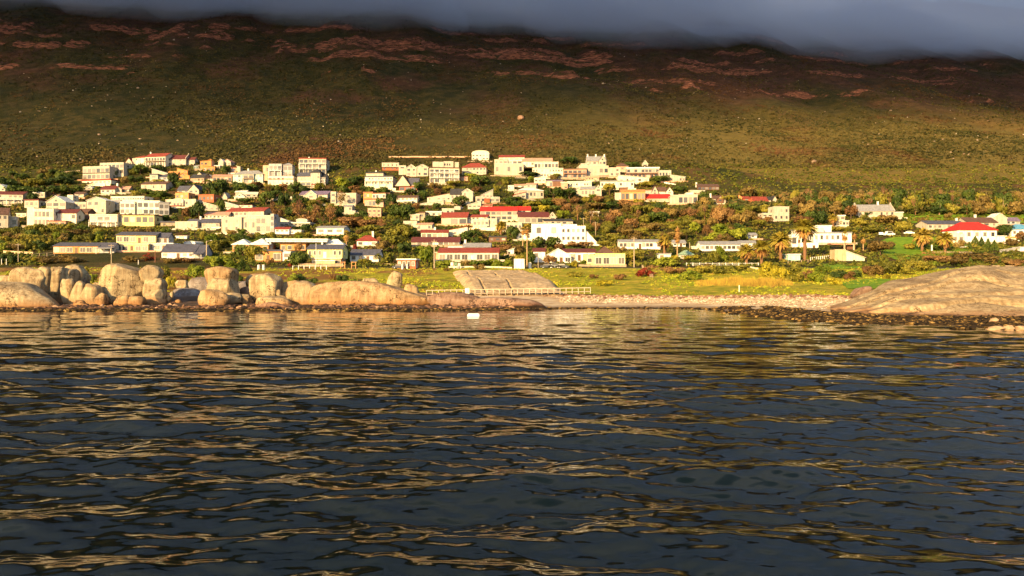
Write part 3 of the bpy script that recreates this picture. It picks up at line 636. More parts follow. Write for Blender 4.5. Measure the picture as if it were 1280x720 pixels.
H('orange_house', 'orange box house with flat roof below the white gable cottage, left one of two', 'the left orange box house', hs, (465, 612, 448, 456, 518, 'P', 'orange', 'orange', 'win=1x3'))
H('orange_house', 'red-orange box house with flat roof, right one of two below the white gable cottage', 'the right orange box house', hs, (695, 866, 466, 474, 540, 'P', 'brick', 'terra', 'win=1x4'))
H('modern_house', 'white house with a curved white roof and red-trimmed terrace', 'the curved-roofed white house', hs, (440, 560, 505, 540, 592, 'B', 'white', 'white', 'win=1x3'), (560, 700, 520, 526, 588, 'P', 'white', 'white', 'back=1'), (340, 440, 515, 522, 575, 'P', 'white', 'white', 'back=2'), (405, 540, 574, 584, 602, 'F', 'white', 'red', 'back=-3 win=0'))
H('low_house', 'white house with roof falling to the right above the red-roofed terrace', 'the falling-roofed white house', hs, (755, 920, 540, 590, 628, 'N', 'white', 'white', 'fall win=1x3'))
H('low_house', 'long low white house with glazed left end behind the bright modern villa', 'the glazed-end low house', hs, (970, 1115, 540, 585, 602, 'N', 'white', 'white', 'fall win=1x3 L'), (1115, 1250, 568, 574, 598, 'F', 'cream', 'maroon', 'back=1'))
H('cottage', 'small cream gabled cottage standing alone under dark trees', 'the lone cream gable', 'cottage', (1062, 1165, 452, 485, 515, 'T', 'cream', 'cream'), (1072, 1180, 425, 440, 470, 'G', 'white', 'white', 'back=6'))
H('low_house', 'low white house with pale roof right of the lone cream gable', 'the pale low house', hs, (1180, 1290, 442, 462, 492, 'G', 'white', 'cream'))
H('cottage', 'tiny grey-white A-frame left of the lone cream gable', 'the tiny grey A-frame', 'cottage', (940, 992, 445, 490, 515, 'T', 'white', 'grey', 'win=0 nog'))
H('glass_hut', 'small greenish glass-fronted hut under the hillside villa trees', 'the small glass-fronted hut', 'hut', (655, 705, 172, 182, 212, 'G', 'mint', 'grey', 'L win=1x2'))
# ---- (160,250)
org(160, 250)
H('villa', 'low white house with long dark red roof behind the bright modern villa', 'the long dark-red roof', hs, (965, 1375, 78, 112, 170, 'G', 'white', 'red', 'win=1x9'))
H('modern_villa', 'brilliant white flat-roofed villa with tall glazed stair tower on its right', 'the bright modern villa', hs,
  (930, 1140, 172, 182, 325, 'P', 'white', 'white', 'win=2x2 ww=1 nod'), (1050, 1440, 160, 168, 250, 'P', 'white', 'white', 'back=4 win=0'), (1140, 1300, 190, 196, 322, 'P', 'white', 'white', 'back=1 win=1x2 ww=1 nod'),
  (1290, 1440, 165, 170, 325, 'P', 'white', 'white', 'win=2x3 L nod'), (1440, 1475, 148, 154, 328, 'P', 'grey', 'white', 'win=3x1 L nod'), yaw=0)
H('long_house', 'long white house with slate roof, white chimney and blank left wall', 'the long slate-roofed white house', hs,
  (465, 700, 218, 226, 292, 'P', 'white', 'white', 'win=1x2 ww=1'), (700, 925, 192, 228, 282, 'G', 'white', 'slate', 'back=2 win=1x5'), (580, 700, 192, 222, 240, 'G', 'white', 'slate', 'back=5 ch=.95 win=0'), yaw=0)
H('low_house', 'low cream house with pinkish roof above the long slate-roofed white house', 'the pinkish-roofed low house', hs, (770, 1000, 120, 150, 192, 'G', 'cream', 'pink', 'win=1x6'))
H('slate_hut', 'small brown hut with wide slate roof left of the long slate-roofed white house', 'the small slate-roofed hut', 'hut', (330, 470, 212, 226, 262, 'F', 'stone', 'slate', 'win=1x2'))
H('outbuilding', 'small white outbuilding with three openings on the shrubby slope', 'the little three-part outbuilding', 'outbuilding', (480, 515, 358, 364, 385, 'F', 'white', 'white', 'win=0'), (518, 550, 356, 362, 388, 'F', 'cream', 'cream', 'win=0'), (556, 590, 358, 364, 386, 'F', 'white', 'white', 'win=0'))
H('yellow_house', 'yellow two-storey house with slate roof and shaded side veranda', 'the yellow two-storey house', hs,
  (-110, 272, 322, 352, 430, 'G', 'yellow', 'slate', 'win=1x6 L nf'), (-125, 195, 434, 446, 514, 'F', 'yellow', 'cream', 'back=-1.5 win=1x5 L'), (272, 400, 330, 372, 432, 'G', 'grey', 'slate', 'back=1.5 win=1x2 L nf'), (195, 440, 428, 440, 505, 'F', 'cream', 'white', 'back=.5 win=1x4 L'), yaw=4)  # grey right-hand block has the end gable's shade put into its colour
H('slate_bungalow', 'white bungalow with large slate roof and shaded porch gable on its right', 'the slate-roofed porch bungalow', 'bungalow',
  (342, 660, 442, 518, 585, 'G', 'white', 'slate', 'win=1x5 dep=11'), (660, 748, 450, 525, 585, 'G', 'grey', 'slate', 'win=1x1 ver=slate dep=10'), yaw=5)  # grey wall of the porch gable carries its shade as colour
H('dome_roof_house', 'low white curved roof showing behind the slate-roofed porch bungalow', 'the white curved roof', hs, (552, 682, 414, 436, 470, 'B', 'white', 'white', 'win=0'))
H('pavilion', 'orange-walled house with two white pyramid roofs', 'the house with two pyramid roofs', hs, (1045, 1208, 390, 446, 520, 'H', 'orange', 'white', 'dep=9 win=1x3'), (1215, 1402, 384, 446, 520, 'H', 'orange', 'white', 'dep=10 win=1x3 back=1'), yaw=0)
# ---- (320,185)
org(320, 185)
H('terrace_house', 'grey-glazed three-storey house with red bands over a cream base', 'the grey-glazed tall house', hs,
  (118, 375, 262, 288, 378, 'P', 'cream', 'red', 'win=2x6 band=red,.72'), (125, 255, 158, 166, 290, 'P', 'grey', 'grey', 'back=4 win=2x3 L bal=.5'), (268, 360, 150, 170, 290, 'H', 'grey', 'grey', 'back=5 win=2x2 L'), (65, 125, 172, 180, 260, 'P', 'pink', 'pink', 'back=5 win=1x2'), yaw=0)
H('tall_house', 'tall cream-white house with flat red-edged roof and white chimney', 'the tall red-edged house', hs,
  (432, 700, 98, 108, 262, 'F', 'white', 'red', 'win=3x6 L bal=.33,.66 ch=.3'), yaw=2)
H('tower_house', 'dark-roofed white house with three-storey central bay and red base', 'the dark-roofed bay house', hs,
  (545, 640, 210, 245, 375, 'H', 'white', 'dark', 'win=4x3 ww=1 dep=9'), (405, 545, 245, 278, 335, 'G', 'white', 'slate', 'back=2 win=1x3 L'), (640, 695, 262, 288, 372, 'G', 'white', 'dark', 'back=2 win=3x2 L bal=.33,.66'), (440, 545, 330, 336, 378, 'F', 'white', 'white', 'back=1 win=1x2 L'), (555, 640, 362, 366, 392, 'F', 'brick', 'red', 'back=-1.5 win=1x2'), yaw=0)
H('cape_cottage', 'white cottage with purple-grey roof and central white front gable', 'the purple-roofed cottage', 'cottage', (432, 718, 432, 465, 512, 'G', 'white', 'purple', 'win=1x6'), (490, 608, 422, 468, 512, 'T', 'white', 'white', 'back=-1 win=1x1'), yaw=0)
H('flat_house', 'white flat-roofed house with parapet behind a leafless tree', 'the flat house behind the bare tree', hs, (745, 800, 438, 446, 560, 'P', 'white', 'white', 'win=2x1'), (800, 1005, 455, 462, 562, 'P', 'white', 'white', 'win=2x4 back=1'), yaw=-6)
H('cottage', 'tiny white gate cottage below the flat house with parapet', 'the tiny white gatehouse', 'cottage', (882, 960, 572, 584, 640, 'G', 'white', 'grey', 'win=1x2'), (955, 995, 628, 632, 655, 'F', 'white', 'white', 'win=0 back=-1'))
H('stepped_house', 'salmon-pink house with stepped terracotta flat roofs', 'the salmon-pink stepped house', hs, (1080, 1280, 502, 516, 585, 'F', 'pink', 'terra', 'win=1x5 L'), (1040, 1140, 436, 446, 510, 'F', 'orange', 'terra', 'back=6 win=1x3'), (1140, 1280, 450, 458, 505, 'F', 'cream', 'terra', 'back=5 win=1x4 L'))
H('small_house', 'small pinkish-orange house below the salmon-pink stepped house', 'the small orange-pink house', hs, (1118, 1250, 600, 612, 692, 'P', 'pink', 'cream', 'win=2x3'))
H('flat_house', 'cream house with long row of tall windows and white roof box', 'the tall-windowed cream house', hs, (1088, 1368, 280, 290, 375, 'F', 'cream', 'slate', 'win=2x9 ww=1 bal=.5'), (1095, 1270, 238, 252, 285, 'F', 'white', 'dark', 'back=3 win=0 nf ch=.5'), (1140, 1340, 375, 379, 404, 'F', 'sand', 'cream', 'back=1 win=1x5'), yaw=-3)
H('long_wall', 'thin white terrace house roof line among dark trees', 'the thin white roof line', hs, (155, 358, 486, 494, 512, 'F', 'cream', 'white', 'win=1x4'))
# ---- (480,185)
org(480, 185)
H('box_house', 'white-topped box house on a terracotta base at the upper road', 'the white-topped box house', hs, (-22, 148, 150, 156, 190, 'P', 'white', 'white', 'win=1x4 ww=.8 nf'), (-15, 148, 190, 194, 225, 'F', 'brick', 'brown', 'back=1 win=1x4'))
H('twin_gable_house', 'brilliant white house with two small rounded gables', 'the white twin-gabled house', hs, (222, 325, 165, 200, 285, 'T', 'white', 'white', 'win=2x2'), (325, 442, 162, 192, 285, 'T', 'white', 'white', 'win=2x2 back=.5'), (150, 222, 178, 184, 215, 'P', 'white', 'white', 'back=4'), yaw=0)
H('a_frame_house', 'white A-frame house with a dark porch and grey right wing', 'the white A-frame', hs, (112, 262, 272, 372, 380, 'T', 'white', 'brown', 'win=0 dep=9 nf back=-1'), (150, 330, 378, 382, 432, 'F', 'brick', 'brown', 'win=1x3 L'), (240, 342, 282, 360, 380, 'G', 'white', 'slate', 'back=1 win=1x2 nf'), yaw=-6)
H('apartment_house', 'large cream three-storey house with two white roof boxes', 'the large cream three-storey house', hs, (456, 752, 192, 204, 350, 'F', 'cream', 'brown', 'win=3x6 L bal=.34,.67'), (490, 600, 142, 148, 195, 'P', 'white', 'white', 'back=2 win=0 nf'), (600, 697, 136, 142, 195, 'P', 'white', 'white', 'back=2.5 win=1x4 nf'), (712, 752, 142, 150, 195, 'P', 'white', 'white', 'back=3 nf win=0'), yaw=0)
H('hip_roof_house', 'white house with red hipped roof beside the large cream three-storey house', 'the red-hipped white house', hs, (780, 1022, 150, 194, 268, 'H', 'white', 'red', 'win=2x7'), yaw=0)
H('barrel_house', 'cream house with a barrel-vaulted roof, the highest one on the slope', 'the barrel-roofed house', hs, (878, 1050, 25, 62, 125, 'B', 'cream', 'cream', 'win=2x5'), yaw=0)
H('block_house', 'white house with high terrace and red roof strip, right of the red-hipped house', 'the red-stripped terrace house', hs, (1102, 1395, 155, 164, 272, 'P', 'white', 'white', 'win=1x5 ww=1.6'), (1102, 1235, 116, 122, 165, 'P', 'white', 'cream', 'back=2 nf'), (1145, 1400, 72, 92, 160, 'G', 'cream', 'red', 'back=7 nf win=1x5 L'), (1235, 1380, 118, 124, 160, 'P', 'cream', 'white', 'back=3 nf L win=1x3'), yaw=0)
H('stepped_villa', 'long white villa stepping down leftwards from a tall dark-roofed gable', 'the left-stepping white villa', hs,
  (780, 888, 405, 440, 530, 'T', 'white', 'white', 'win=2x2'), (660, 790, 408, 460, 525, 'G', 'white', 'dark', 'back=1 win=1x3'), (425, 665, 448, 492, 525, 'N', 'white', 'maroon', 'back=2 win=1x5'), (345, 600, 520, 560, 608, 'N', 'white', 'white', 'back=-4 win=1x5'), (595, 670, 535, 540, 600, 'F', 'orange', 'cream', 'back=-3 win=1x2'), yaw=0)
H('curved_house', 'white house with swooping curved centre wall', 'the swooping white house', hs, (918, 1160, 488, 496, 552, 'P', 'white', 'white', 'win=1x5'), (988, 1100, 408, 470, 500, 'N', 'white', 'white', 'back=2 win=1x3'), (1000, 1055, 505, 509, 552, 'F', 'brick', 'red', 'back=-1 win=0'))
H('low_house', 'white lean-to house with salmon roof left of the red-roofed terrace', 'the salmon-roofed lean-to', hs, (838, 970, 530, 570, 600, 'N', 'white', 'white', 'win=1x3'), (970, 1080, 560, 578, 606, 'G', 'cream', 'terra', 'back=1'))
# ---- (480,250)
org(480, 250)
H('red_roof_house', 'white house with dark red roof and three large front windows', 'the three-windowed red-roofed house', hs, (572, 832, 125, 172, 256, 'G', 'white', 'red', 'win=1x3 L'), (832, 1030, 150, 172, 205, 'G', 'cream', 'red', 'back=3 win=1x5'), yaw=0)
H('bright_roof_house', 'white house with long bright red roof', 'the long bright-red-roofed house', hs, (960, 1335, 68, 108, 200, 'G', 'white', 'bright', 'win=2x7 L'), yaw=0)
H('stepped_house', 'white house of stacked blocks below the bright red roof', 'the stacked white blocks', hs, (885, 1050, 198, 204, 268, 'P', 'white', 'white', 'win=1x4'), (960, 1048, 265, 270, 362, 'P', 'white', 'white', 'back=-3 win=2x1 nod'), (1020, 1130, 195, 200, 260, 'P', 'white', 'white', 'back=1 win=1x2'))
H('lean_to_house', 'cream house with roof rising to the right and one small window', 'the one-windowed cream house', hs, (585, 835, 266, 312, 352, 'N', 'cream', 'red', 'win=1x3 ww=1'), yaw=0)
H('veranda_house', 'cream house with maroon roof and recessed white veranda', 'the recessed-veranda house', hs, (372, 640, 300, 325, 385, 'G', 'cream', 'red', 'win=1x5 L ch=.5'), yaw=0)
H('flat_house', 'white house with flat roof stepping down to the right above the veranda house', 'the white step-down house', hs, (192, 330, 212, 222, 270, 'P', 'white', 'white', 'win=1x3'), (330, 486, 232, 246, 308, 'G', 'white', 'pink', 'back=-1 win=1x3'))
H('cottage', 'pinkish-white cottage left of the white ruin-like walls', 'the pinkish-white cottage', 'cottage', (262, 355, 138, 150, 205, 'G', 'white', 'cream', 'win=1x2'), (352, 410, 120, 130, 190, 'F', 'stone', 'brown', 'back=1'))
H('white_house', 'two small white houses in one terrace above the three-windowed red-roofed house', 'the small white terrace', hs, (420, 575, 112, 122, 165, 'F', 'cream', 'white', 'win=1x3'), (580, 702, 85, 94, 160, 'P', 'white', 'white', 'back=1 win=1x3'))
H('red_roof_house', 'wide low house with long maroon roof behind the street pole', 'the wide maroon-roofed house', hs, (275, 752, 372, 418, 460, 'G', 'white', 'maroon', 'win=1x9 L'), yaw=0)
H('bungalow', 'yellow-cream bungalow with long red roof facing the street', 'the red-roofed street bungalow', 'bungalow', (545, 1145, 480, 524, 612, 'G', 'cream', 'red', 'win=1x8 L'), (515, 545, 520, 526, 600, 'F', 'pink', 'cream', 'win=0 back=1'), yaw=0)
H('grey_roof_house', 'house with grey roof and forked white chimney behind the red-roofed street bungalow', 'the grey-roofed house behind', hs, (790, 1060, 432, 470, 500, 'G', 'white', 'grey', 'win=0 ch=.04'), (640, 790, 466, 484, 505, 'G', 'cream', 'white', 'win=0 back=1'), yaw=0)
H('brick_kiosk', 'small brick-red building with white frame and middle post', 'the small brick kiosk', 'kiosk', (130, 318, 586, 600, 690, 'F', 'brick', 'white', 'win=1x4 ww=.8 nod'), yaw=0)
H('street_house', 'dark-roofed brown house with red-leafed garden right of the bungalow', 'the brown-roofed garden house', hs, (1050, 1225, 358, 372, 420, 'F', 'brown', 'dark', 'win=1x3'), yaw=0)
# ---- (320,250)
org(320, 250)
H('balcony_house', 'white house stepping down rightwards with dark balconies', 'the step-down balcony house', hs, (190, 325, 160, 215, 265, 'N', 'cream', 'white', 'fall win=1x3 L'), (188, 330, 225, 230, 268, 'P', 'white', 'white', 'back=-2 win=1x3 L'))
H('low_house', 'low white house with small curved roof right of the step-down balcony house', 'the small curved-roof house', hs, (335, 540, 222, 230, 266, 'F', 'white', 'white', 'win=1x5'), (400, 510, 188, 208, 232, 'B', 'white', 'white', 'back=2 win=0 nf'))
H('cottage', 'white cottage with dark red roof and pink garden below the balcony house', 'the pink-garden cottage', 'cottage', (190, 330, 272, 290, 330, 'G', 'white', 'red', 'win=1x3'), (330, 450, 298, 306, 340, 'F', 'white', 'white', 'back=1 win=1x2'))
H('cottage', 'white cottage with flat grey roof and one wide dark window', 'the one-wide-window cottage', 'cottage', (600, 880, 262, 280, 345, 'G', 'white', 'grey', 'win=1x3 ww=2.4'), yaw=0)
H('pavilion', 'open white flat-roofed pavilion with orange wall behind its beam', 'the white-beamed pavilion', 'pavilion', (110, 705, 385, 402, 420, 'F', 'white', 'white', 'win=0 nf'), (250, 500, 428, 440, 525, 'F', 'orange', 'orange', 'back=2 win=1x4'), (140, 156, 418, 420, 490, 'F', 'white', 'white', 'win=0'), (648, 664, 418, 420, 450, 'F', 'white', 'white', 'win=0'), yaw=0)
H('yellow_house', 'pale yellow house with straight slate roof above a white-railed lower terrace', 'the pale yellow slate-roofed house', hs, (515, 862, 448, 490, 582, 'G', 'lime', 'slate', 'win=1x7 ww=.8 nf'), (600, 785, 602, 610, 655, 'F', 'lime', 'white', 'back=-2 win=0'), (560, 850, 578, 588, 655, 'F', 'orange', 'cream', 'win=1x5 L'), yaw=0)
H('white_roof_house', 'house with plain white hipped roof behind the pale yellow one', 'the white hipped roof', hs, (690, 872, 390, 448, 500, 'H', 'white', 'white', 'win=0'), yaw=0)
H('garage', 'dark flat-roofed orange garage with a slanted white wall', 'the orange garage', 'garage', (-10, 252, 495, 512, 612, 'F', 'orange', 'slate', 'win=1x3 L'), (258, 342, 505, 516, 605, 'N', 'white', 'white', 'fall win=1x1 back=.5'), yaw=0)
H('red_roof_house', 'white house with small red roof and tall white chimney', 'the red roof with tall chimney', hs, (1010, 1210, 352, 408, 470, 'H', 'white', 'red', 'win=1x3 ch=.75'), yaw=0)
H('bungalow', 'small white bungalow with slate roof near the wooden frames', 'the small white slate bungalow', 'bungalow', (940, 1225, 495, 548, 618, 'G', 'white', 'slate', 'win=1x4 ww=1'), yaw=-2)
# ---- (640,185)
org(640, 185)
H('grand_villa', 'grand cream villa with pink roof and two rows of tall windows', 'the grand cream villa', hs, (205, 510, 200, 206, 298, 'F', 'cream', 'cream', 'win=2x11 ww=.9'), (220, 462, 138, 146, 205, 'F', 'cream', 'cream', 'back=2 nf win=1x7 L'), (60, 400, 102, 132, 190, 'G', 'cream', 'pink', 'back=6 nf win=1x6'), yaw=0)
H('deck_house', 'brown-red house with open pillared balconies right of the grand cream villa', 'the pillared brown house', hs, (515, 745, 205, 215, 300, 'F', 'pink', 'brown', 'win=2x5 L dbal=.5'), yaw=0)
H('mansion', 'white mansion with steep grey roof, white pinnacles and broad lower storey', 'the pinnacled white mansion', hs, (668, 968, 172, 184, 278, 'P', 'white', 'white', 'win=1x6 ww=2'), (760, 945, 85, 128, 178, 'G', 'white', 'grey', 'back=3 nf win=1x4 ch=.05,.5,.97'), (870, 945, 78, 125, 178, 'T', 'white', 'grey', 'back=2 nf win=1x2'), (690, 760, 158, 164, 186, 'P', 'white', 'white', 'back=2 nf'), (665, 730, 215, 220, 270, 'F', 'brick', 'white', 'back=-1 win=1x2 L'), yaw=0)
H('annex', 'white square annex right of the pinnacled white mansion', 'the white square annex', hs, (972, 1082, 196, 204, 285, 'P', 'white', 'white', 'win=2x2'))
H('hip_roof_house', 'brown tile-roofed round-hipped house behind the long decked house', 'the brown-hipped house', hs, (1042, 1165, 152, 182, 232, 'H', 'pink', 'brown', 'win=1x3'))
H('long_deck_house', 'long white house with window row above a red-brown deck', 'the long decked house', hs, (1150, 1470, 192, 205, 248, 'F', 'white', 'white', 'win=1x9 L nf'), (1140, 1460, 250, 254, 302, 'F', 'pink', 'brown', 'back=-1.5 win=1x8 L dbal=.9'), yaw=-5)
H('sloped_house', 'cream wall house whose roof line falls to the right below the long decked house', 'the falling cream-walled house', hs, (1062, 1370, 270, 300, 345, 'N', 'cream', 'cream', 'fall win=1x5'), yaw=0)
H('low_house', 'long low cream house below the white square annex', 'the long low cream house', hs, (885, 1218, 325, 336, 400, 'F', 'cream', 'grey', 'win=1x9 ww=1.2'), yaw=0)
H('gabled_house', 'white house with grey roof and gabled right end in front of green trees', 'the grey-roofed gabled house', hs, (690, 830, 385, 410, 490, 'G', 'white', 'grey', 'win=1x4'), (830, 895, 368, 405, 488, 'T', 'white', 'grey', 'back=-.5 win=2x1'), (620, 695, 398, 430, 465, 'T', 'white', 'grey', 'back=2 win=0'), yaw=0)
H('purple_roof_house', 'low white house with dark purple terrace front', 'the purple-terraced house', hs, (340, 505, 320, 328, 392, 'F', 'white', 'purple', 'win=1x5 L'), (410, 500, 330, 334, 362, 'F', 'brown', 'purple', 'back=-1 win=0'))
H('low_house', 'long cream house with a colonnade of small windows right of the purple terrace', 'the small-windowed colonnade house', hs, (555, 795, 332, 342, 392, 'F', 'cream', 'cream', 'win=1x9 ww=1'))
H('red_awning_house', 'white house with bright red awning on its left', 'the red-awning house', hs, (60, 320, 398, 425, 508, 'H', 'white', 'white', 'win=1x7 ww=1'), (20, 130, 440, 470, 505, 'N', 'white', 'bright', 'back=-2 win=1x2'))
H('cream_box', 'cream box house left of the purple-terraced house', 'the cream box house', hs, (222, 336, 300, 306, 352, 'P', 'cream', 'cream', 'win=1x3'))
H('cottage', 'small white house with pink roof above the red-awning house', 'the small pink-roofed house', 'cottage', (140, 242, 352, 364, 400, 'G', 'white', 'pink'), (0, 125, 360, 372, 400, 'G', 'cream', 'pink', 'back=3'))
H('orange_house', 'orange-brown low house with bright white box at its left end', 'the white-boxed orange house', hs, (1095, 1330, 418, 435, 525, 'G', 'orange', 'orange', 'win=1x6 L'), (1032, 1095, 448, 456, 528, 'P', 'white', 'white', 'back=-.5 win=0'), (1070, 1150, 392, 398, 425, 'F', 'brown', 'slate', 'back=5 win=0'), yaw=0)
H('canopy', 'small white canopy roof among bare trees', 'the small white canopy', 'canopy', (798, 872, 634, 640, 650, 'F', 'white', 'white', 'win=0 nf dep=4'), (800, 808, 650, 651, 685, 'F', 'white', 'white', 'win=0 dep=.5'), (860, 868, 650, 651, 680, 'F', 'white', 'white', 'win=0 dep=.5'))
# ---- (800,185)
org(800, 185)
H('chapel', 'little white chapel-like house with steep roof on the ridge line', 'the little white chapel', hs, (22, 80, 122, 158, 192, 'T', 'white', 'white', 'win=1x1'))
H('modern_house', 'white flat house at the right end of the top row', 'the top-row end house', hs, (190, 312, 222, 232, 298, 'P', 'white', 'white', 'win=1x4'), (300, 452, 268, 290, 345, 'N', 'white', 'white', 'fall back=-2 win=1x5'), yaw=0)
H('twin_gable_cottage', 'brown-roofed cottage with two pointed white gables', 'the two-gabled brown-roofed cottage', 'cottage', (180, 262, 392, 430, 455, 'G', 'cream', 'brown', 'win=0'), (115, 182, 380, 440, 468, 'T', 'white', 'brown', 'back=-1 win=1x1'), (258, 332, 390, 438, 460, 'T', 'cream', 'brown', 'back=-1 win=1x1'), (30, 115, 420, 428, 468, 'F', 'white', 'pink', 'back=-1'), yaw=0)
H('red_roof_house', 'low building with bright red roof left of the dazzling white modern house', 'the low bright-red roof', hs, (65, 300, 462, 502, 520, 'G', 'white', 'bright', 'win=1x5'), yaw=0)
H('modern_house', 'dazzling white modern house with tall glazed right end', 'the dazzling modern house', hs, (385, 575, 465, 474, 560, 'P', 'white', 'white', 'win=1x4 L'), (300, 385, 478, 486, 535, 'N', 'white', 'white', 'back=1 win=0'), (455, 530, 448, 456, 475, 'P', 'cream', 'white', 'back=3 win=0 nf'), yaw=0)
H('low_house', 'low pale flat roof in green trees above the dazzling modern house', 'the pale flat roof', hs, (512, 650, 422, 432, 450, 'F', 'cream', 'cream', 'win=1x3'))
H('dark_house', 'dark brown house with purple-tinted windows at the wood edge', 'the dark wood-edge house', hs, (580, 790, 362, 384, 420, 'G', 'brown', 'brown', 'win=1x6 L ch=.0'))
H('gabled_house', 'white house with brown front gable and white left chimney', 'the brown-gabled white house', hs, (735, 885, 478, 505, 560, 'G', 'white', 'brown', 'win=1x4 ch=-.1'), (770, 835, 472, 508, 545, 'T', 'brown', 'brown', 'back=-1 win=1x1'), yaw=0)
H('hut', 'narrow orange hut standing beside the red-roofed woodland house', 'the narrow orange hut', 'hut', (962, 1018, 470, 495, 545, 'T', 'orange', 'orange', 'win=1x1'))
H('red_roof_house', 'brick-red roofed house in dark woodland with a white gable at its right', 'the red-roofed woodland house', hs, (1135, 1290, 488, 535, 562, 'G', 'brick', 'red', 'win=1x4'), (1030, 1110, 486, 508, 530, 'G', 'brick', 'red', 'back=4'), (1335, 1392, 475, 520, 530, 'T', 'white', 'dark', 'back=2 win=0'), (1290, 1340, 486, 515, 530, 'G', 'white', 'dark', 'back=3'))
# ---- (640,250)
org(640, 250)
H('big_white_complex', 'huge dazzling white flat-roofed building with a sloping wall on its right', 'the huge white building', 'building', (490, 735, 262, 272, 425, 'P', 'white', 'white', 'win=2x5 ww=1 nod'), (190, 490, 240, 248, 372, 'P', 'white', 'white', 'back=1 win=1x2 ww=1.6 nod'), (735, 890, 300, 480, 500, 'N', 'white', 'white', 'fall back=1 win=0 dep=3'), (490, 640, 248, 254, 300, 'P', 'white', 'brown', 'back=4 nf win=0'), yaw=0)
H('maroon_roof_house', 'white house with long maroon roof and white gable at its right end', 'the long maroon-roofed house', hs, (65, 375, 122, 168, 232, 'G', 'white', 'maroon', 'win=1x5 L'), (375, 440, 122, 165, 230, 'T', 'white', 'cream', 'back=-.5 win=1x1'), yaw=0)
H('low_house', 'low white house with near-black roof above the huge white building', 'the black-roofed low house', hs, (322, 610, 190, 210, 250, 'G', 'white', 'dark', 'win=1x5'), yaw=0)
H('cottage', 'white cottage with pointed left gable and small bright red roof', 'the small red-roofed gable cottage', 'cottage', (-20, 62, 70, 105, 165, 'T', 'white', 'white', 'win=1x1'), (62, 190, 65, 100, 140, 'G', 'white', 'bright', 'back=3 win=1x3'), yaw=0)
H('maroon_house', 'white street house with maroon roofs and a broad low white front gable', 'the broad-gabled maroon-roofed house', hs, (330, 590, 486, 560, 628, 'T', 'white', 'white', 'win=1x4 L dep=9 nog'), (510, 830, 490, 522, 610, 'G', 'white', 'maroon', 'back=2 win=1x5 L'), (212, 330, 482, 512, 600, 'G', 'white', 'maroon', 'back=1 win=1x2'), yaw=0)
H('lime_bungalow', 'lime-yellow flat-fronted bungalow with brown pyramid roof and white window', 'the lime-yellow bungalow', 'bungalow', (830, 1130, 545, 552, 655, 'P', 'lime', 'lime', 'win=1x4 L nod'), (830, 1022, 460, 546, 560, 'H', 'lime', 'brown', 'back=1 nf win=0 dep=8'), (720, 830, 555, 562, 655, 'P', 'lime', 'lime', 'back=1 win=1x1'), yaw=0)
H('white_shed', 'blank white square shed beside the tall fan palm', 'the blank white shed', 'shed', (20, 124, 598, 606, 688, 'P', 'white', 'white', 'win=0 dep=5'), yaw=0)
H('white_cube', 'white cube house behind the tall fan palm', 'the white cube house', hs, (48, 205, 335, 342, 402, 'P', 'white', 'white', 'win=1x2 ww=1'), yaw=0)
H('white_house', 'white low house left of the huge white building', 'the white low house by the palm', hs, (-60, 100, 228, 236, 310, 'P', 'white', 'white', 'win=1x4'), yaw=0)
H('long_low_building', 'long white building with thin grey roof behind the left date palm', 'the long white grey-roofed building', 'building', (1075, 1485, 398, 418, 490, 'G', 'white', 'grey', 'win=1x11 ww=1 dep=6'), yaw=0)
# ---- (800,250)
org(800, 250)
H('long_low_building', 'short white building with grey roof right of the tall skirted palm', 'the short grey-roofed building', 'building', (335, 455, 402, 428, 465, 'G', 'white', 'grey', 'win=1x4 ww=1'), yaw=0)
H('long_low_building', 'white building with pale grey roof left of the palm cluster', 'the pale-roofed low building', 'building', (608, 1000, 415, 444, 515, 'G', 'white', 'grey', 'win=1x9 ww=1.3 dep=7'), (1000, 1160, 408, 430, 480, 'G', 'white', 'grey', 'back=3 win=1x3'), yaw=0)
H('hut', 'small white hut with green roof beside the tall skirted palm', 'the green-roofed hut', 'hut', (442, 530, 500, 545, 590, 'H', 'white', 'green', 'win=1x1'), yaw=12)
H('hut', 'small white shed behind the left date palm', 'the small white shed', 'shed', (190, 308, 532, 542, 592, 'F', 'white', 'grey', 'win=1x2'), yaw=0)
H('cottage', 'small white house with pale roof above the palm cluster', 'the small pale-roofed house', 'cottage', (1085, 1170, 330, 352, 384, 'G', 'white', 'grey'))
# ---- (960,240)
org(960, 240)
H('white_cube', 'white two-storey cube house with three upper windows', 'the three-windowed white cube', hs, (52, 216, 150, 156, 292, 'P', 'white', 'white', 'win=2x3 ww=1'), (-60, 50, 215, 222, 255, 'P', 'white', 'white', 'back=2 win=1x2'), yaw=6)
H('cape_cottage', 'white thatch-grey roofed cottage with raised gable ends on the green bank', 'the raised-gable white cottage', 'cottage', (905, 1262, 128, 188, 250, 'G', 'white', 'grey', 'win=1x7 ww=1 par ch=.65'), (1262, 1340, 200, 208, 232, 'F', 'white', 'white', 'back=1 win=0'), yaw=0)
H('flat_house', 'small white flat-roofed house between fan palm and orange bush', 'the small flat house by the palm', hs, (682, 768, 230, 240, 278, 'F', 'white', 'white', 'win=1x2 L'), (750, 812, 284, 292, 335, 'F', 'cream', 'cream', 'back=-3 win=1x2 L'), (725, 780, 330, 338, 380, 'F', 'white', 'white', 'back=-6'))
H('long_white_house', 'long white house with pale roof behind three slim palms', 'the long white house behind slim palms', hs, (462, 830, 400, 412, 508, 'F', 'white', 'grey', 'win=1x7 ww=1'), (470, 552, 362, 368, 402, 'P', 'cream', 'white', 'back=3 nf'), (430, 620, 332, 340, 365, 'F', 'white', 'white', 'back=6 win=1x4'), yaw=0)
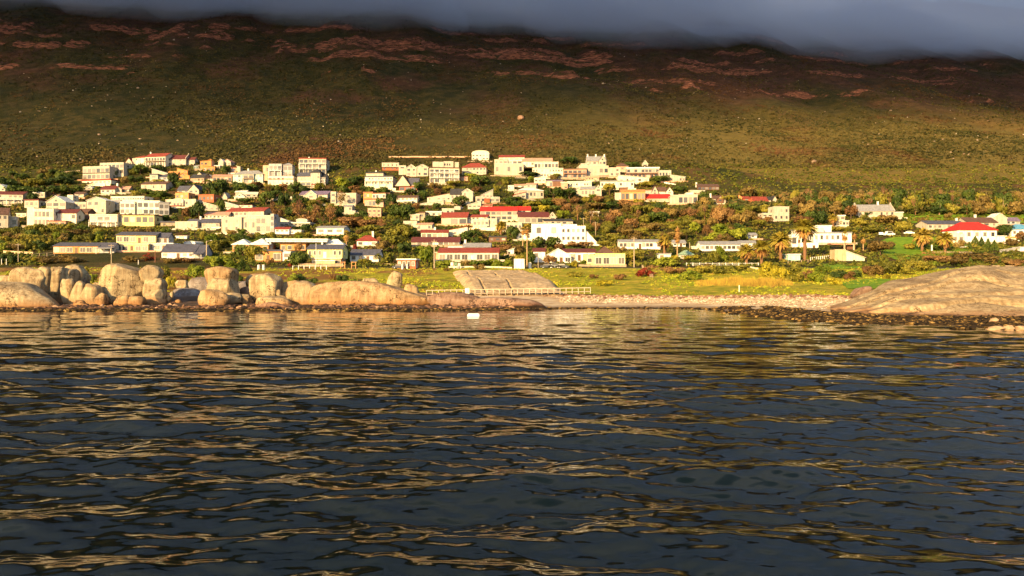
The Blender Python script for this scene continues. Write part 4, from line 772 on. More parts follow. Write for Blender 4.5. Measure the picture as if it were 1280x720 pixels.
H('white_house', 'white house with blue-grey arch right of the biggest palm crown', 'the arched white house', hs, (240, 335, 425, 435, 530, 'P', 'white', 'white', 'win=1x2 L'), (330, 505, 512, 520, 585, 'P', 'white', 'white', 'back=-3 win=1x2'), (265, 330, 370, 380, 430, 'F', 'white', 'grey', 'back=3'), yaw=0)
H('hut', 'turquoise and white hut between two date palms', 'the turquoise hut', 'hut', (200, 322, 618, 628, 685, 'F', 'turq', 'white', 'win=1x1 nod'), yaw=0)
H('garden_enclosure', 'cream walled enclosure with a sloping right end at the lawn edge', 'the cream walled enclosure', 'walled enclosure', (670, 780, 582, 590, 690, 'P', 'sand', 'cream', 'win=0 dep=4'), (780, 970, 585, 660, 680, 'N', 'cream', 'cream', 'fall win=0 dep=3 back=.5'), yaw=0)
H('pergola', 'pergola with brown flat roof behind the cream walled enclosure', 'the brown-roofed pergola', 'pergola', (640, 865, 508, 520, 526, 'F', 'pink', 'pink', 'win=0 nf dep=4'), (760, 774, 526, 528, 580, 'F', 'cream', 'cream', 'win=0 dep=.4'), (850, 862, 526, 528, 580, 'F', 'cream', 'cream', 'win=0 dep=.4'), (776, 848, 535, 540, 572, 'F', 'brown', 'brown', 'win=0 back=2'), yaw=0)
# ---- (1120,240)
org(1120, 240)
H('red_hip_house', 'white house under a large bright red pyramid roof', 'the bright red pyramid roof', hs, (605, 1015, 300, 380, 478, 'H', 'white', 'bright', 'win=1x5 ww=1.4'), (558, 675, 420, 430, 518, 'P', 'cream', 'grey', 'back=-1.5 win=1x2'), (1015, 1110, 436, 444, 480, 'F', 'white', 'white', 'back=-1 win=0'), yaw=0)
H('long_house', 'long white house with dark roof left of the bright red pyramid roof', 'the long dark-roofed house', hs, (315, 700, 288, 320, 378, 'G', 'white', 'slate', 'win=1x8 ww=1.3 ch=.95'), yaw=0)
H('brown_roof_house', 'white house with dark brown roof and white chimney behind the red pyramid roof', 'the brown roof behind the red', hs, (715, 1020, 256, 304, 352, 'G', 'white', 'brown', 'win=1x4 ch=.48'), yaw=0)
H('gabled_house', 'plain white gable-front house with purple-grey right wing', 'the plain white gable', hs, (962, 1112, 212, 262, 330, 'T', 'white', 'white', 'win=0 nog'), (1105, 1245, 256, 288, 330, 'G', 'grey', 'purple', 'back=1 win=1x3'), yaw=0)
H('blue_roof_house', 'white house with bright blue roof at the right edge', 'the blue-roofed house', hs, (1160, 1400, 322, 372, 445, 'H', 'white', 'blue', 'win=1x4'), yaw=0)
H('outbuilding', 'small orange-and-white outbuilding right of the conifer hedge', 'the orange-and-white outbuilding', 'outbuilding', (1105, 1200, 448, 462, 480, 'F', 'cream', 'orange', 'win=0'), (1150, 1225, 482, 490, 540, 'F', 'orange', 'white', 'back=-2 win=1x2'))
H('outbuilding', 'small white hut cut by the right edge below the blue roof', 'the right-edge white hut', 'outbuilding', (1245, 1330, 548, 556, 592, 'F', 'white', 'white', 'win=0'))

# ---- smaller houses showing between the others
org(0, 185)
H('cottage', 'white cottage with two pink-roofed gables right of the two-chimney cottage', 'the pink-and-white gabled cottage', 'cottage', (1160, 1215, 392, 412, 440, 'T', 'white', 'pink', 'win=1x1'), (1215, 1290, 385, 408, 438, 'G', 'white', 'pink', 'back=2'))
H('low_house', 'low pink-roofed house above the low flat-roofed white house, deep in trees', 'the low pink-roofed house', hs, (470, 610, 428, 446, 476, 'G', 'pink', 'terra', 'win=1x4'))
org(0, 250)
H('low_house', 'tiny low cream house right of the left-edge brown-roofed house', 'the tiny low cream house', 'cottage', (165, 262, 132, 140, 168, 'F', 'cream', 'cream', 'win=1x2'))
org(160, 250)
H('terrace_hut', 'small orange-cream terrace hut below the shaded grey house', 'the orange-cream terrace hut', 'hut', (268, 340, 176, 184, 214, 'F', 'cream', 'orange', 'win=1x2'))
org(480, 185)
H('low_house', 'long low cream house with brown roof below the white A-frame', 'the low house below the A-frame', hs, (125, 332, 476, 496, 530, 'G', 'cream', 'brown', 'win=1x5'), (198, 285, 526, 533, 558, 'F', 'white', 'white', 'back=-3 win=1x2'))
H('low_house', 'brown-walled low house with white posts left of the low house below the A-frame', 'the brown-walled low house', hs, (-60, 62, 448, 460, 512, 'F', 'stone', 'brown', 'win=1x4'))
H('terrace_house', 'salmon terrace hut at the right foot of the large cream three-storey house', 'the salmon terrace hut', 'hut', (745, 838, 288, 298, 328, 'F', 'pink', 'pink', 'win=1x3'))
H('box_house', 'small cream box between the red-striped terrace house and the red-awning house', 'the small cream box', hs, (1240, 1300, 374, 382, 416, 'P', 'cream', 'cream', 'win=1x2'))
H('low_house', 'small white round-shouldered house left of the three-windowed red-roofed house', 'the small round-shouldered house', 'cottage', (700, 765, 585, 597, 618, 'B', 'white', 'white', 'win=1x1'))
org(640, 185)
H('pink_house', 'small pink house with pale columns below the pillared brown house', 'the small pink columned house', hs, (490, 556, 338, 348, 412, 'F', 'pink', 'cream', 'win=2x2'))
H('low_house', 'low salmon terrace below the pinnacled white mansion', 'the low salmon terrace', hs, (735, 870, 284, 296, 322, 'F', 'pink', 'pink', 'win=1x5'))
org(480, 250)
H('low_house', 'small white house with slanted roof left of the blank white shed', 'the small slant-roofed house', 'cottage', (1235, 1300, 482, 508, 552, 'N', 'white', 'white', 'win=1x2'))
org(800, 250)
H('garden_hut', 'pale cream garden hut right of the green-roofed hut', 'the pale garden hut', 'hut', (518, 592, 460, 468, 492, 'F', 'cream', 'cream', 'win=1x2'))
H('low_house', 'thin cream house in trees left of the three-windowed white cube', 'the thin cream house', hs, (1175, 1275, 204, 212, 232, 'F', 'cream', 'cream', 'win=1x3'))
# ------------------------------------------------------------------ plants
FOL = dict(
    dark=('dark green leafy', (.018, .034, .006), (.048, .078, .012), (.11, .14, .02)),
    olive=('olive green', (.065, .07, .009), (.16, .155, .018), (.30, .25, .035)),
    bright=('bright green', (.05, .08, .006), (.14, .18, .012), (.28, .30, .03)),
    rust=('rust-brown', (.08, .042, .014), (.19, .10, .035), (.32, .19, .07)),
    brown=('brownish olive', (.07, .046, .012), (.16, .11, .03), (.30, .21, .06)),
    yellow=('yellow-flowering', (.12, .10, .01), (.28, .24, .015), (.45, .38, .03)),
    red=('red-leaved', (.10, .015, .01), (.22, .03, .015), (.32, .07, .03)))
def fol(s): return foliage('foliage_' + s, *FOL[s][1:])
BARK = simple('bark', (.10, .065, .04), .9, .1, nscale=8)
def leafcloud(seed, nl, nleaf, ls, flat=.75, low=0.0, spread=.62):
    """Leaf-sized faces around several lobes: a crown of radius 1 whose foot is at z 0 and top near 1."""
    r = np.random.RandomState(seed); P = []
    lobes = []
    for i in range(nl):
        a = r.uniform(0, 6.28); rad = spread * math.sqrt(r.rand()); z = low + (.92 - low) * (r.rand() ** .8) * (1 - .35 * rad)
        lobes.append((rad * math.cos(a), rad * math.sin(a), z * .78 + .1, r.uniform(.24, .42)))
    V = []; Dd = []
    for (lx, ly, lz, lr) in lobes:
        n = int(nleaf / nl * (lr / .33) ** 2)
        d = r.normal(size=(n, 3)); d /= np.linalg.norm(d, axis=1)[:, None]; d[:, 2] = np.abs(d[:, 2]) * np.where(r.rand(n) < .75, 1, -1)
        rr = lr * (.55 + .5 * r.rand(n))[:, None]
        c = np.array([lx, ly, lz]) + d * rr * np.array([1, 1, flat])
        V.append(c); Dd.append(d)
    C = np.concatenate(V); n = len(C); C[:, 2] = np.clip(C[:, 2], .02, 1.05)
    nn = np.concatenate(Dd) + .45 * r.normal(size=(n, 3)) + (C - C.mean(0)) * .6; a = np.cross(nn, r.normal(size=(n, 3))); a /= np.linalg.norm(a, axis=1)[:, None]; b = np.cross(nn, a); b /= np.linalg.norm(b, axis=1)[:, None]
    s = ls * (.6 + .8 * r.rand(n))[:, None]
    Q = np.stack([C - a * s, C - b * s * .55, C + a * s, C + b * s * .55], 1).reshape(-1, 3)
    return Q, np.arange(n * 4).reshape(n, 4)
def trunkmesh(seed, h=.55, r0=.07, limbs=5, top=.85):
    r = random.Random(seed); m = MB(); lean = (r.uniform(-.08, .08), r.uniform(-.08, .08))
    p = Vector((0, 0, -.12)); q = Vector((lean[0], lean[1], h * .6)); m.tube(p, q, r0 * 1.15, r0 * .8)
    for i in range(limbs):
        a = 6.28 * i / limbs + r.uniform(-.4, .4); e = Vector((math.cos(a) * r.uniform(.3, .55), math.sin(a) * r.uniform(.3, .55), r.uniform(h, top)))
        mid = q.lerp(e, .5) + Vector((0, 0, -.05)); m.tube(q, mid, r0 * .6, r0 * .4, 5); m.tube(mid, e, r0 * .4, r0 * .12, 5)
    return m
PROTO = {}
def proto(kind, sp, k):
    key = (kind, sp, k)
    if key in PROTO: return PROTO[key]
    if kind == 'tree':
        V, Q = leafcloud(100 + k * 7 + len(sp), 13, 1150, .085, .7, .22); cm = npmesh('crown', V, Q, fol(sp), False)
        tm = trunkmesh(50 + k).mesh('trunk', BARK); PROTO[key] = (tm, cm)
    elif kind == 'tall':
        V, Q = leafcloud(200 + k * 7 + len(sp), 12, 800, .09, .5, .1, .5); cm = npmesh('crown', V, Q, fol(sp), False)
        tm = trunkmesh(80 + k, .6, .06, 6, .95).mesh('trunk', simple('pale_bark', (.28, .19, .12), .9, .1, nscale=8)); PROTO[key] = (tm, cm)
    elif kind == 'umbrella':
        V, Q = leafcloud(300 + k * 7, 12, 1100, .08, .35, .62, .7); cm = npmesh('crown', V, Q, fol(sp), False)
        tm = trunkmesh(90 + k, .6, .05, 6, .8).mesh('trunk', BARK); PROTO[key] = (tm, cm)
    elif kind == 'bare':
        r = random.Random(400 + k); m = MB(); tw = MB()
        def grow(p, d, L, rad, lv):
            q = p + d * L; (m if lv < 3 else tw).tube(p, q, rad, rad * .62, 4 if lv < 3 else 3)
            if lv >= 5: return
            for i in range(3 if lv < 4 else 2):
                nd = (d + Vector((r.uniform(-.75, .75), r.uniform(-.75, .75), r.uniform(-.15, .45)))).normalized(); grow(q, nd, L * r.uniform(.6, .8), rad * .6, lv + 1)
        grow(Vector((0, 0, -.1)), Vector((0, 0, 1)), .36, .045, 0)
        V, Q = leafcloud(410 + k, 12, 320, .06, .8, .3); cm = npmesh('sparse_leaves', V, Q, fol(sp), False)
        tw.v = [(v[0], v[1], max(v[2], .02)) for v in tw.v]
        for a in tw.f: pass
        m.add(tw.v, tw.f); tm = m.mesh('trunk', simple('twig_bark', (.24, .12, .07), .9, .1)); PROTO[key] = (tm, cm)
    elif kind == 'shrub':
        V, Q = leafcloud(500 + k * 7 + len(sp), 10, 900, .085, .8, 0.0, .68); PROTO[key] = npmesh('shrub', V, Q, fol(sp), False)
    elif kind == 'conifer':
        r = np.random.RandomState(600 + k); n = 800; z = r.rand(n); rad = (1 - z) ** .8 * (.75 + .35 * r.rand(n)); a = r.rand(n) * 6.28
        C = np.stack([rad * np.cos(a), rad * np.sin(a), z], 1); s = .1 * (.6 + r.rand(n))[:, None]; u = r.normal(size=(n, 3)); u /= np.linalg.norm(u, axis=1)[:, None]; w = np.cross(u, r.normal(size=(n, 3))); w /= np.linalg.norm(w, axis=1)[:, None]
        PROTO[key] = npmesh('shrub', np.stack([C - u * s, C - w * s * .5, C + u * s, C + w * s * .5], 1).reshape(-1, 3), np.arange(n * 4).reshape(n, 4), fol(sp), False)
    return PROTO[key]
USED = {}
def phrase(px, py, wpx):
    """How a plant stands to the nearest buildings, by the picture."""
    c = sorted(LAND, key=lambda l: (l[0] - px) ** 2 * .5 + (l[1] - py) ** 2 * 3)[:3]
    out = []
    for l in c:
        dx, dy = px - l[0], py - l[1]
        rel = ('left of' if dx < 0 else 'right of') if abs(dx) > abs(dy) * 1.6 else ('below' if dy > 0 else 'above')
        out.append(rel + ' ' + l[2])
    out.append('between %s and %s' % (c[0][2], c[1][2])); out.append('between %s and %s' % (c[0][2], c[2][2]))
    return out
def plant_label(kindword, sp, px, py, wpx, hpx):
    size = 'small' if hpx < 7 else ('large' if hpx > 14 else ('wide' if wpx > hpx * 1.7 else ('tall' if hpx > wpx * 1.25 else 'round')))
    base = '%s %s %s' % (size, FOL[sp][0], kindword)
    for ph in phrase(px, py, wpx):
        for b in (base, base.replace(size, {'small': 'little', 'large': 'big bushy', 'wide': 'spreading', 'tall': 'upright', 'round': 'rounded'}[size])):
            lab = b + ' ' + ph
            if len(lab.split()) <= 16 and lab not in USED: USED[lab] = 1; return lab
    lab = base + ' ' + phrase(px, py, wpx)[0]; lab = ' '.join(lab.split()[:16]); USED[lab] = USED.get(lab, 0) + 1; return lab
PLANTS = []
def plant(kind, sp, px, py, wpx, hpx, label=None, name=None, D=None, group=None):
    D = D or hit(px, py); s = D / F; X = (px - CX) * s; Z = gz(X, D); w = wpx * s / 2; h = hpx * s + (CH + (YH - py) * s - Z)
    k = rng.randrange(4)
    nm = name or {'tree': 'broadleaf_tree', 'tall': 'tall_tree', 'umbrella': 'umbrella_tree', 'bare': 'bare_tree', 'shrub': 'shrub', 'conifer': 'conifer_bush'}[kind]
    word = {'tree': 'tree', 'tall': 'tree', 'umbrella': 'flat-topped tree', 'bare': 'half-bare tree', 'shrub': 'shrub', 'conifer': 'pointed bush'}[kind]
    lab = label or plant_label(word, sp, px, py, wpx, hpx)
    g = group or ('trees on the hillside' if kind in ('tree', 'tall', 'umbrella', 'bare') else 'shrubs on the slope')
    if kind in ('shrub', 'conifer'):
        o = link(nm, proto(kind, sp, k), None, (X, D, Z - .1)); o.scale = (w, w * rng.uniform(.8, 1.1), h + .1); o.rotation_euler.z = rng.uniform(0, 6.28)
        tag(o, lab, 'shrub', g)
    else:
        tm, cm = proto(kind, sp, k); o = empty(nm, (X, D, Z - .1), rng.uniform(0, 6.28)); o.scale = (w, w, h + .1)
        link('trunk', tm, o); link('crown', cm, o); tag(o, lab, 'tree', g)
    PLANTS.append((px, py, wpx, hpx)); return o
def P_(lst):
    for a in lst:
        k = (1.22, 1.15) if a[0] != 'shrub' and a[0] != 'conifer' else (1.1, 1.05); plant(a[0], a[1], a[2], a[3], a[4] * k[0], a[5] * k[1])

# palms
def frond_mesh(rs, n, L, droop, up0, up1, mat, leaf=.32, pairs=15):
    V = []; Q = []
    for i in range(n):
        a = rs.uniform(0, 6.28); u = rs.uniform(up0, up1); l = L * rs.uniform(.8, 1.1); tw = rs.uniform(-.25, .25)
        pts = []
        for j in range(pairs + 1):
            t = j / pairs; r_ = l * t * math.cos(u) * (1 - .12 * t * t); z = l * (t * math.sin(u) - droop * t * t)
            pts.append(np.array([math.cos(a + tw * t) * r_, math.sin(a + tw * t) * r_, z]))
        side0 = np.array([-math.sin(a), math.cos(a), 0])
        for j in range(pairs):
            p, q = pts[j], pts[j + 1]; d = (q - p); d /= np.linalg.norm(d) + 1e-9; t = (j + .5) / pairs
            ll = leaf * l * .55 * math.sin(math.pi * min(1, t * .85 + .12)) ** .7
            for sg in (-1, 1):
                tip = p + d * ll * .75 + side0 * sg * ll * .8 + np.array([0, 0, -.35 * ll + rs.uniform(-.05, .05)])
                b = len(V); wv = d * .20 * l / 3; V += [p - wv * .5, p + wv, tip]; Q.append((b, b + 1, b + 2))
            b = len(V); sw = side0 * .03; V += [p - sw, p + sw, q]; Q.append((b, b + 1, b + 2))
    return npmesh('fronds', np.array(V), np.array(Q), mat, False)
PALM = {}
def palm_meshes(k):
    if k in PALM: return PALM[k]
    r = random.Random(700 + k)
    g = foliage('palm_green', (.16, .15, .015), (.32, .26, .035), (.44, .32, .07)); d = foliage('palm_dry', (.24, .12, .04), (.40, .22, .07), (.52, .33, .11))
    PALM[k] = (frond_mesh(r, 110, 3.5, .42, -.25, 1.4, g), frond_mesh(r, 60, 3.0, .22, -1.1, -.1, d)); return PALM[k]
def date_palm(px, py, crown_y, rpx, label, k=0, D=None):
    D = D or hit(px, py); s = D / F; X = (px - CX) * s; Z = gz(X, D); hc = CH + (YH - crown_y) * s - Z; R_ = rpx * s / 3.0
    root = empty('date_palm', (X, D, Z), rng.uniform(0, 6)); tag(root, label, 'palm', 'palms along the shore')
    m = MB(); n = 7; pr = .42 * R_ ** .5
    for i in range(n):
        z0 = -.3 + (hc + .3) * i / n; z1 = -.3 + (hc + .3) * (i + 1) / n; m.tube((0, 0, z0), (0, 0, z1 - .02), pr * 1.02, pr * 1.18, 9)
    m.tube((0, 0, hc - .7), (0, 0, hc + .15), pr * 1.5, pr * .8, 9); m.build('trunk', simple('palm_bark', (.2, .11, .06), .9, .1, nscale=9), root)
    for me, nm in zip(palm_meshes(k), ('crown', 'dry_fronds')):
        o = link(nm, me, root, (0, 0, hc)); o.scale = (R_, R_, R_)
    PLANTS.append((px, py, rpx * 2, py - crown_y + rpx)); return root
def fan_palm(px, py, crown_y, rpx, label, skirt=.5, D=None):
    D = D or hit(px, py); s = D / F; X = (px - CX) * s; Z = gz(X, D); hc = CH + (YH - crown_y) * s - Z; R_ = rpx * s / 1.7
    root = empty('fan_palm', (X, D, Z)); tag(root, label, 'palm', 'palms along the shore'); r = random.Random(int(px))
    m = MB(); m.tube((0, 0, -.3), (0, 0, hc * .5), .26, .19, 8); m.tube((0, 0, hc * .5 - .01), (.05, 0, hc), .19, .17, 8); m.build('trunk', simple('palm_trunk_pale', (.36, .24, .13), .9, .1), root)
    def fans(n, lo, hi, mat, nm, zr):
        V = []; Q = []
        for i in range(n):
            a = r.uniform(0, 6.28); u = r.uniform(lo, hi); z0 = r.uniform(-zr, 0); d = np.array([math.cos(a) * math.cos(u), math.sin(a) * math.cos(u), math.sin(u)]); sd_ = np.array([-math.sin(a), math.cos(a), 0]); up = np.cross(d, sd_)
            c = d * R_ * .75 + np.array([0, 0, hc + z0])
            for j in range(13):
                t = -1.25 + 2.5 * j / 12; e = (d * math.cos(t) + sd_ * math.sin(t)) * R_ * .85 + np.array([0, 0, -.18 * R_]); w_ = np.cross(e, up); w_ = w_ / (np.linalg.norm(w_) + 1e-9) * .07
                b = len(V); V += [c - w_, c + w_, c + e]; Q.append((b, b + 1, b + 2))
            b = len(V); V += [np.array([0, 0, hc + z0]) - sd_ * .04, np.array([0, 0, hc + z0]) + sd_ * .04, c]; Q.append((b, b + 1, b + 2))
        link(nm, npmesh(nm, np.array(V), np.array(Q), mat, False), root)
    palm_meshes(0)
    fans(34, -.2, 1.4, MATS['palm_green'], 'crown', .2); fans(int(60 * skirt) + 10, -1.4, -.5, MATS['palm_dry'], 'dry_fronds', (hc * .42) * skirt)
    PLANTS.append((px, py, rpx * 2, py - crown_y + rpx))
def P8(ox, oy, u, v): return ox + u / 8., oy + v / 8.
date_palm(830.6, 322, 301, 10.5, 'date palm standing left of the tall skirted fan palm', 0)
fan_palm(846.6, 328, 283, 6.5, 'tall slender fan palm with a pale trunk and long dry skirt', .9)
date_palm(933.2, 331, 313, 12, 'short thick date palm, leftmost of the palm cluster behind the rail fence', 1)
date_palm(952, 331, 309, 13.5, 'date palm in the middle of the cluster behind the rail fence', 0)
date_palm(975.8, 326, 300, 15.5, 'wide date palm at the right of the cluster, beside the turquoise hut', 1)
date_palm(1006, 325, 284, 16, 'biggest date palm with orange dry skirt, right of the turquoise hut', 0)
date_palm(1152.8, 314, 294, 13, 'left one of two date palms on the green lawn', 1)
date_palm(1181.3, 315.5, 298, 12, 'right one of two date palms on the lawn, beside the red-roofed house', 0)
fan_palm(1056, 313, 293, 5.5, 'leftmost of three slim palms before the long white house', .5)
fan_palm(1068, 313, 291, 5.5, 'middle one of three slim palms before the long white house', .5)
fan_palm(1079, 313, 297, 5.5, 'rightmost of three slim palms, nearest the green lawn', .5)
date_palm(1041.5, 284, 272, 7, 'small palm left of the small flat-roofed house above the slim palms', 1)
fan_palm(658.8, 333.5, 284, 6.5, 'tall twin fan palm with orange crown by the white shed, front one', .35)
fan_palm(653.5, 312, 287, 5, 'rear one of the two tall fan palms by the white shed', .3)
date_palm(297.5, 317, 310, 6.5, 'low palm in front of the left white pyramid roof', 1)
fan_palm(433, 306, 292, 6.5, 'shaggy brown palm right of the one-wide-window cottage', .8)
date_palm(626, 294, 282, 8, 'shaggy golden palm beside the stacked white blocks', 1)
date_palm(600, 304, 299, 5, 'small yellow palm above the grey-roofed house', 0)
fan_palm(474, 304, 295, 5, 'small yellowish palm right of the tall-chimneyed red roof', .6)

# large plants that can be told apart, (kind, kind of leaf, column, foot row, width, height)
P_([('tree', 'dark', 25, 246, 34, 14), ('tree', 'dark', 60, 246, 36, 14), ('tree', 'dark', 88, 244, 26, 13), ('tree', 'dark', 8, 235, 26, 12), ('tree', 'olive', 46, 234, 26, 10), ('tree', 'dark', 78, 231, 26, 9), ('tree', 'dark', 40, 252, 14, 10),
    ('tree', 'dark', 143, 221, 12, 8), ('tree', 'dark', 176, 218, 24, 11), ('tree', 'dark', 196, 215, 20, 8), ('tree', 'dark', 216, 233, 16, 16), ('tree', 'dark', 183, 244, 18, 8), ('tree', 'dark', 200, 247, 24, 8), ('tree', 'bright', 195, 250, 26, 6),
    ('tree', 'dark', 282, 218, 13, 11), ('tree', 'dark', 262, 243, 18, 15), ('tree', 'dark', 278, 239, 18, 14), ('tree', 'dark', 300, 242, 22, 12), ('tree', 'dark', 316, 240, 16, 9), ('tree', 'rust', 322, 236, 16, 8),
    ('tree', 'rust', 238, 273, 20, 13), ('tree', 'dark', 249, 274, 22, 21), ('tree', 'dark', 228, 270, 12, 9), ('tree', 'dark', 275, 268, 10, 18), ('umbrella', 'dark', 305, 258, 24, 10),
    ('tree', 'dark', 345, 240, 14, 9), ('tree', 'dark', 371, 238, 15, 10), ('tree', 'dark', 333, 256, 18, 15), ('tree', 'dark', 356, 262, 18, 19), ('tree', 'dark', 372, 262, 16, 18), ('tree', 'dark', 382, 256, 14, 9), ('tree', 'dark', 403, 254, 16, 8), ('tree', 'dark', 345, 251, 20, 12),
    ('bare', 'rust', 341, 272, 12, 18), ('bare', 'rust', 374, 276, 22, 22), ('bare', 'rust', 394, 279, 22, 22), ('bare', 'rust', 412, 280, 22, 20), ('tree', 'rust', 386, 280, 20, 12), ('tree', 'rust', 440, 284, 34, 12), ('tree', 'rust', 462, 285, 30, 10), ('bare', 'brown', 425, 258, 18, 16),
    ('tree', 'dark', 423, 276, 16, 14), ('tree', 'dark', 452, 276, 18, 12), ('tree', 'dark', 383, 290, 18, 9), ('tree', 'bright', 430, 236, 26, 12), ('tree', 'dark', 448, 232, 24, 10), ('tree', 'olive', 452, 226, 14, 8), ('tree', 'dark', 464, 252, 18, 9), ('tree', 'dark', 474, 258, 14, 10),
    ('tree', 'dark', 495, 272, 24, 15), ('tree', 'dark', 508, 274, 22, 17), ('tree', 'dark', 488, 262, 16, 18), ('tree', 'olive', 468, 294, 36, 12), ('tree', 'olive', 500, 299, 36, 19), ('tree', 'dark', 514, 298, 22, 13), ('tree', 'olive', 491, 312, 34, 17), ('tree', 'brown', 478, 316, 22, 14), ('tree', 'dark', 505, 320, 22, 16), ('tree', 'bright', 534, 331, 20, 20), ('tree', 'bright', 525, 318, 18, 10),
    ('tree', 'dark', 545, 263, 12, 9), ('tree', 'dark', 577, 259, 22, 13), ('tree', 'dark', 540, 281, 22, 12), ('tree', 'dark', 552, 277, 16, 8), ('tree', 'dark', 590, 303, 28, 14), ('tree', 'dark', 593, 260, 12, 8), ('tree', 'dark', 522, 240, 16, 12), ('tree', 'dark', 528, 249, 16, 10), ('tree', 'dark', 514, 245, 22, 8), ('tree', 'olive', 568, 234, 22, 8), ('tree', 'dark', 600, 232, 26, 12), ('tree', 'bright', 590, 224, 20, 7),
    ('tree', 'dark', 692, 250, 24, 16), ('tree', 'dark', 712, 249, 24, 12), ('tree', 'dark', 663, 214, 12, 11), ('tree', 'bright', 664, 228, 8, 7), ('tree', 'dark', 660, 222, 26, 7), ('tree', 'olive', 762, 243, 18, 13), ('tree', 'bright', 741, 249, 10, 6), ('tree', 'yellow', 681, 266, 16, 9), ('tree', 'bright', 703, 274, 16, 10), ('tree', 'dark', 685, 258, 26, 9),
    ('tree', 'olive', 665, 258, 30, 9), ('tree', 'dark', 645, 256, 30, 9), ('tree', 'rust', 700, 259, 20, 10), ('bare', 'brown', 722, 275, 22, 16), ('bare', 'brown', 738, 281, 24, 16), ('bare', 'rust', 760, 284, 24, 14), ('tree', 'brown', 748, 262, 30, 8), ('tree', 'rust', 770, 280, 22, 16), ('tree', 'rust', 790, 287, 20, 13), ('tree', 'olive', 758, 294, 16, 12), ('tree', 'olive', 768, 302, 22, 10), ('tree', 'brown', 790, 297, 30, 10), ('tree', 'olive', 755, 309, 20, 8), ('tree', 'brown', 772, 322, 24, 14), ('tree', 'olive', 790, 326, 30, 12), ('tree', 'rust', 780, 262, 22, 12), ('tree', 'rust', 797, 266, 22, 12),
    ('tree', 'dark', 683, 311, 34, 15), ('tree', 'rust', 723, 310, 34, 8), ('tree', 'rust', 700, 312, 14, 7), ('tree', 'brown', 647, 318, 20, 12), ('tree', 'dark', 662, 330, 14, 14), ('tree', 'rust', 687, 331, 18, 11), ('shrub', 'yellow', 718, 333, 10, 7), ('shrub', 'bright', 729, 333, 10, 9), ('shrub', 'olive', 700, 333, 14, 7), ('tree', 'rust', 633, 316, 24, 10), ('tree', 'dark', 640, 300, 18, 16),
    ('tree', 'dark', 820, 278, 30, 12), ('tree', 'rust', 822, 275, 20, 15), ('tree', 'olive', 806, 280, 16, 12), ('tree', 'brown', 840, 272, 24, 12), ('bare', 'rust', 862, 276, 26, 14), ('tree', 'brown', 855, 270, 26, 8), ('tree', 'brown', 815, 289, 28, 11), ('tree', 'rust', 838, 284, 16, 9), ('tree', 'bright', 870, 292, 22, 13), ('tree', 'olive', 858, 299, 22, 12), ('tree', 'rust', 883, 295, 12, 13), ('tree', 'bright', 903, 299, 34, 17), ('tree', 'bright', 925, 302, 30, 15), ('tree', 'bright', 893, 302, 26, 10), ('tree', 'bright', 935, 293, 22, 8), ('tree', 'rust', 898, 281, 24, 20), ('tree', 'rust', 912, 280, 22, 19), ('tree', 'brown', 922, 286, 26, 18), ('tree', 'brown', 935, 277, 24, 14), ('tree', 'dark', 887, 268, 16, 10), ('tree', 'dark', 883, 248, 20, 9), ('tree', 'olive', 908, 254, 26, 9), ('tree', 'olive', 885, 258, 16, 6),
    ('tree', 'olive', 948, 285, 22, 10), ('tree', 'rust', 955, 280, 20, 9), ('tree', 'dark', 880, 250, 16, 7), ('tree', 'dark', 828, 228, 24, 8), ('tree', 'dark', 850, 240, 22, 7), ('tree', 'olive', 808, 234, 22, 7), ('tree', 'dark', 791, 211, 22, 8), ('tree', 'dark', 712, 205, 26, 8),
    ('tree', 'rust', 1004, 283, 26, 12), ('tree', 'dark', 1026, 281, 20, 16), ('tree', 'dark', 1012, 278, 16, 14), ('tree', 'rust', 1064, 273, 16, 16), ('tree', 'dark', 1084, 271, 12, 6), ('tree', 'olive', 1076, 283, 26, 10), ('tree', 'olive', 1090, 291, 30, 9), ('tree', 'brown', 1112, 281, 30, 11), ('tree', 'olive', 1128, 290, 22, 14), ('tree', 'rust', 1103, 276, 10, 7), ('tree', 'olive', 1097, 279, 18, 8), ('tree', 'olive', 1043, 292, 24, 8),
    ('tree', 'dark', 1256, 295, 18, 13), ('tree', 'brown', 1100, 318, 30, 16), ('tree', 'brown', 1110, 312, 20, 9), ('tree', 'olive', 1137, 312, 16, 8), ('shrub', 'dark', 1166, 313, 20, 7), ('conifer', 'dark', 1219, 306, 10, 10), ('conifer', 'dark', 1227, 308, 8, 11), ('conifer', 'dark', 1235, 311, 9, 12), ('conifer', 'dark', 1243, 313, 9, 12), ('conifer', 'dark', 1212, 311, 6, 8),
    ('tree', 'olive', 1213, 300, 12, 7), ('tree', 'brown', 1265, 308, 16, 10), ('tree', 'rust', 1277, 300, 14, 9)])
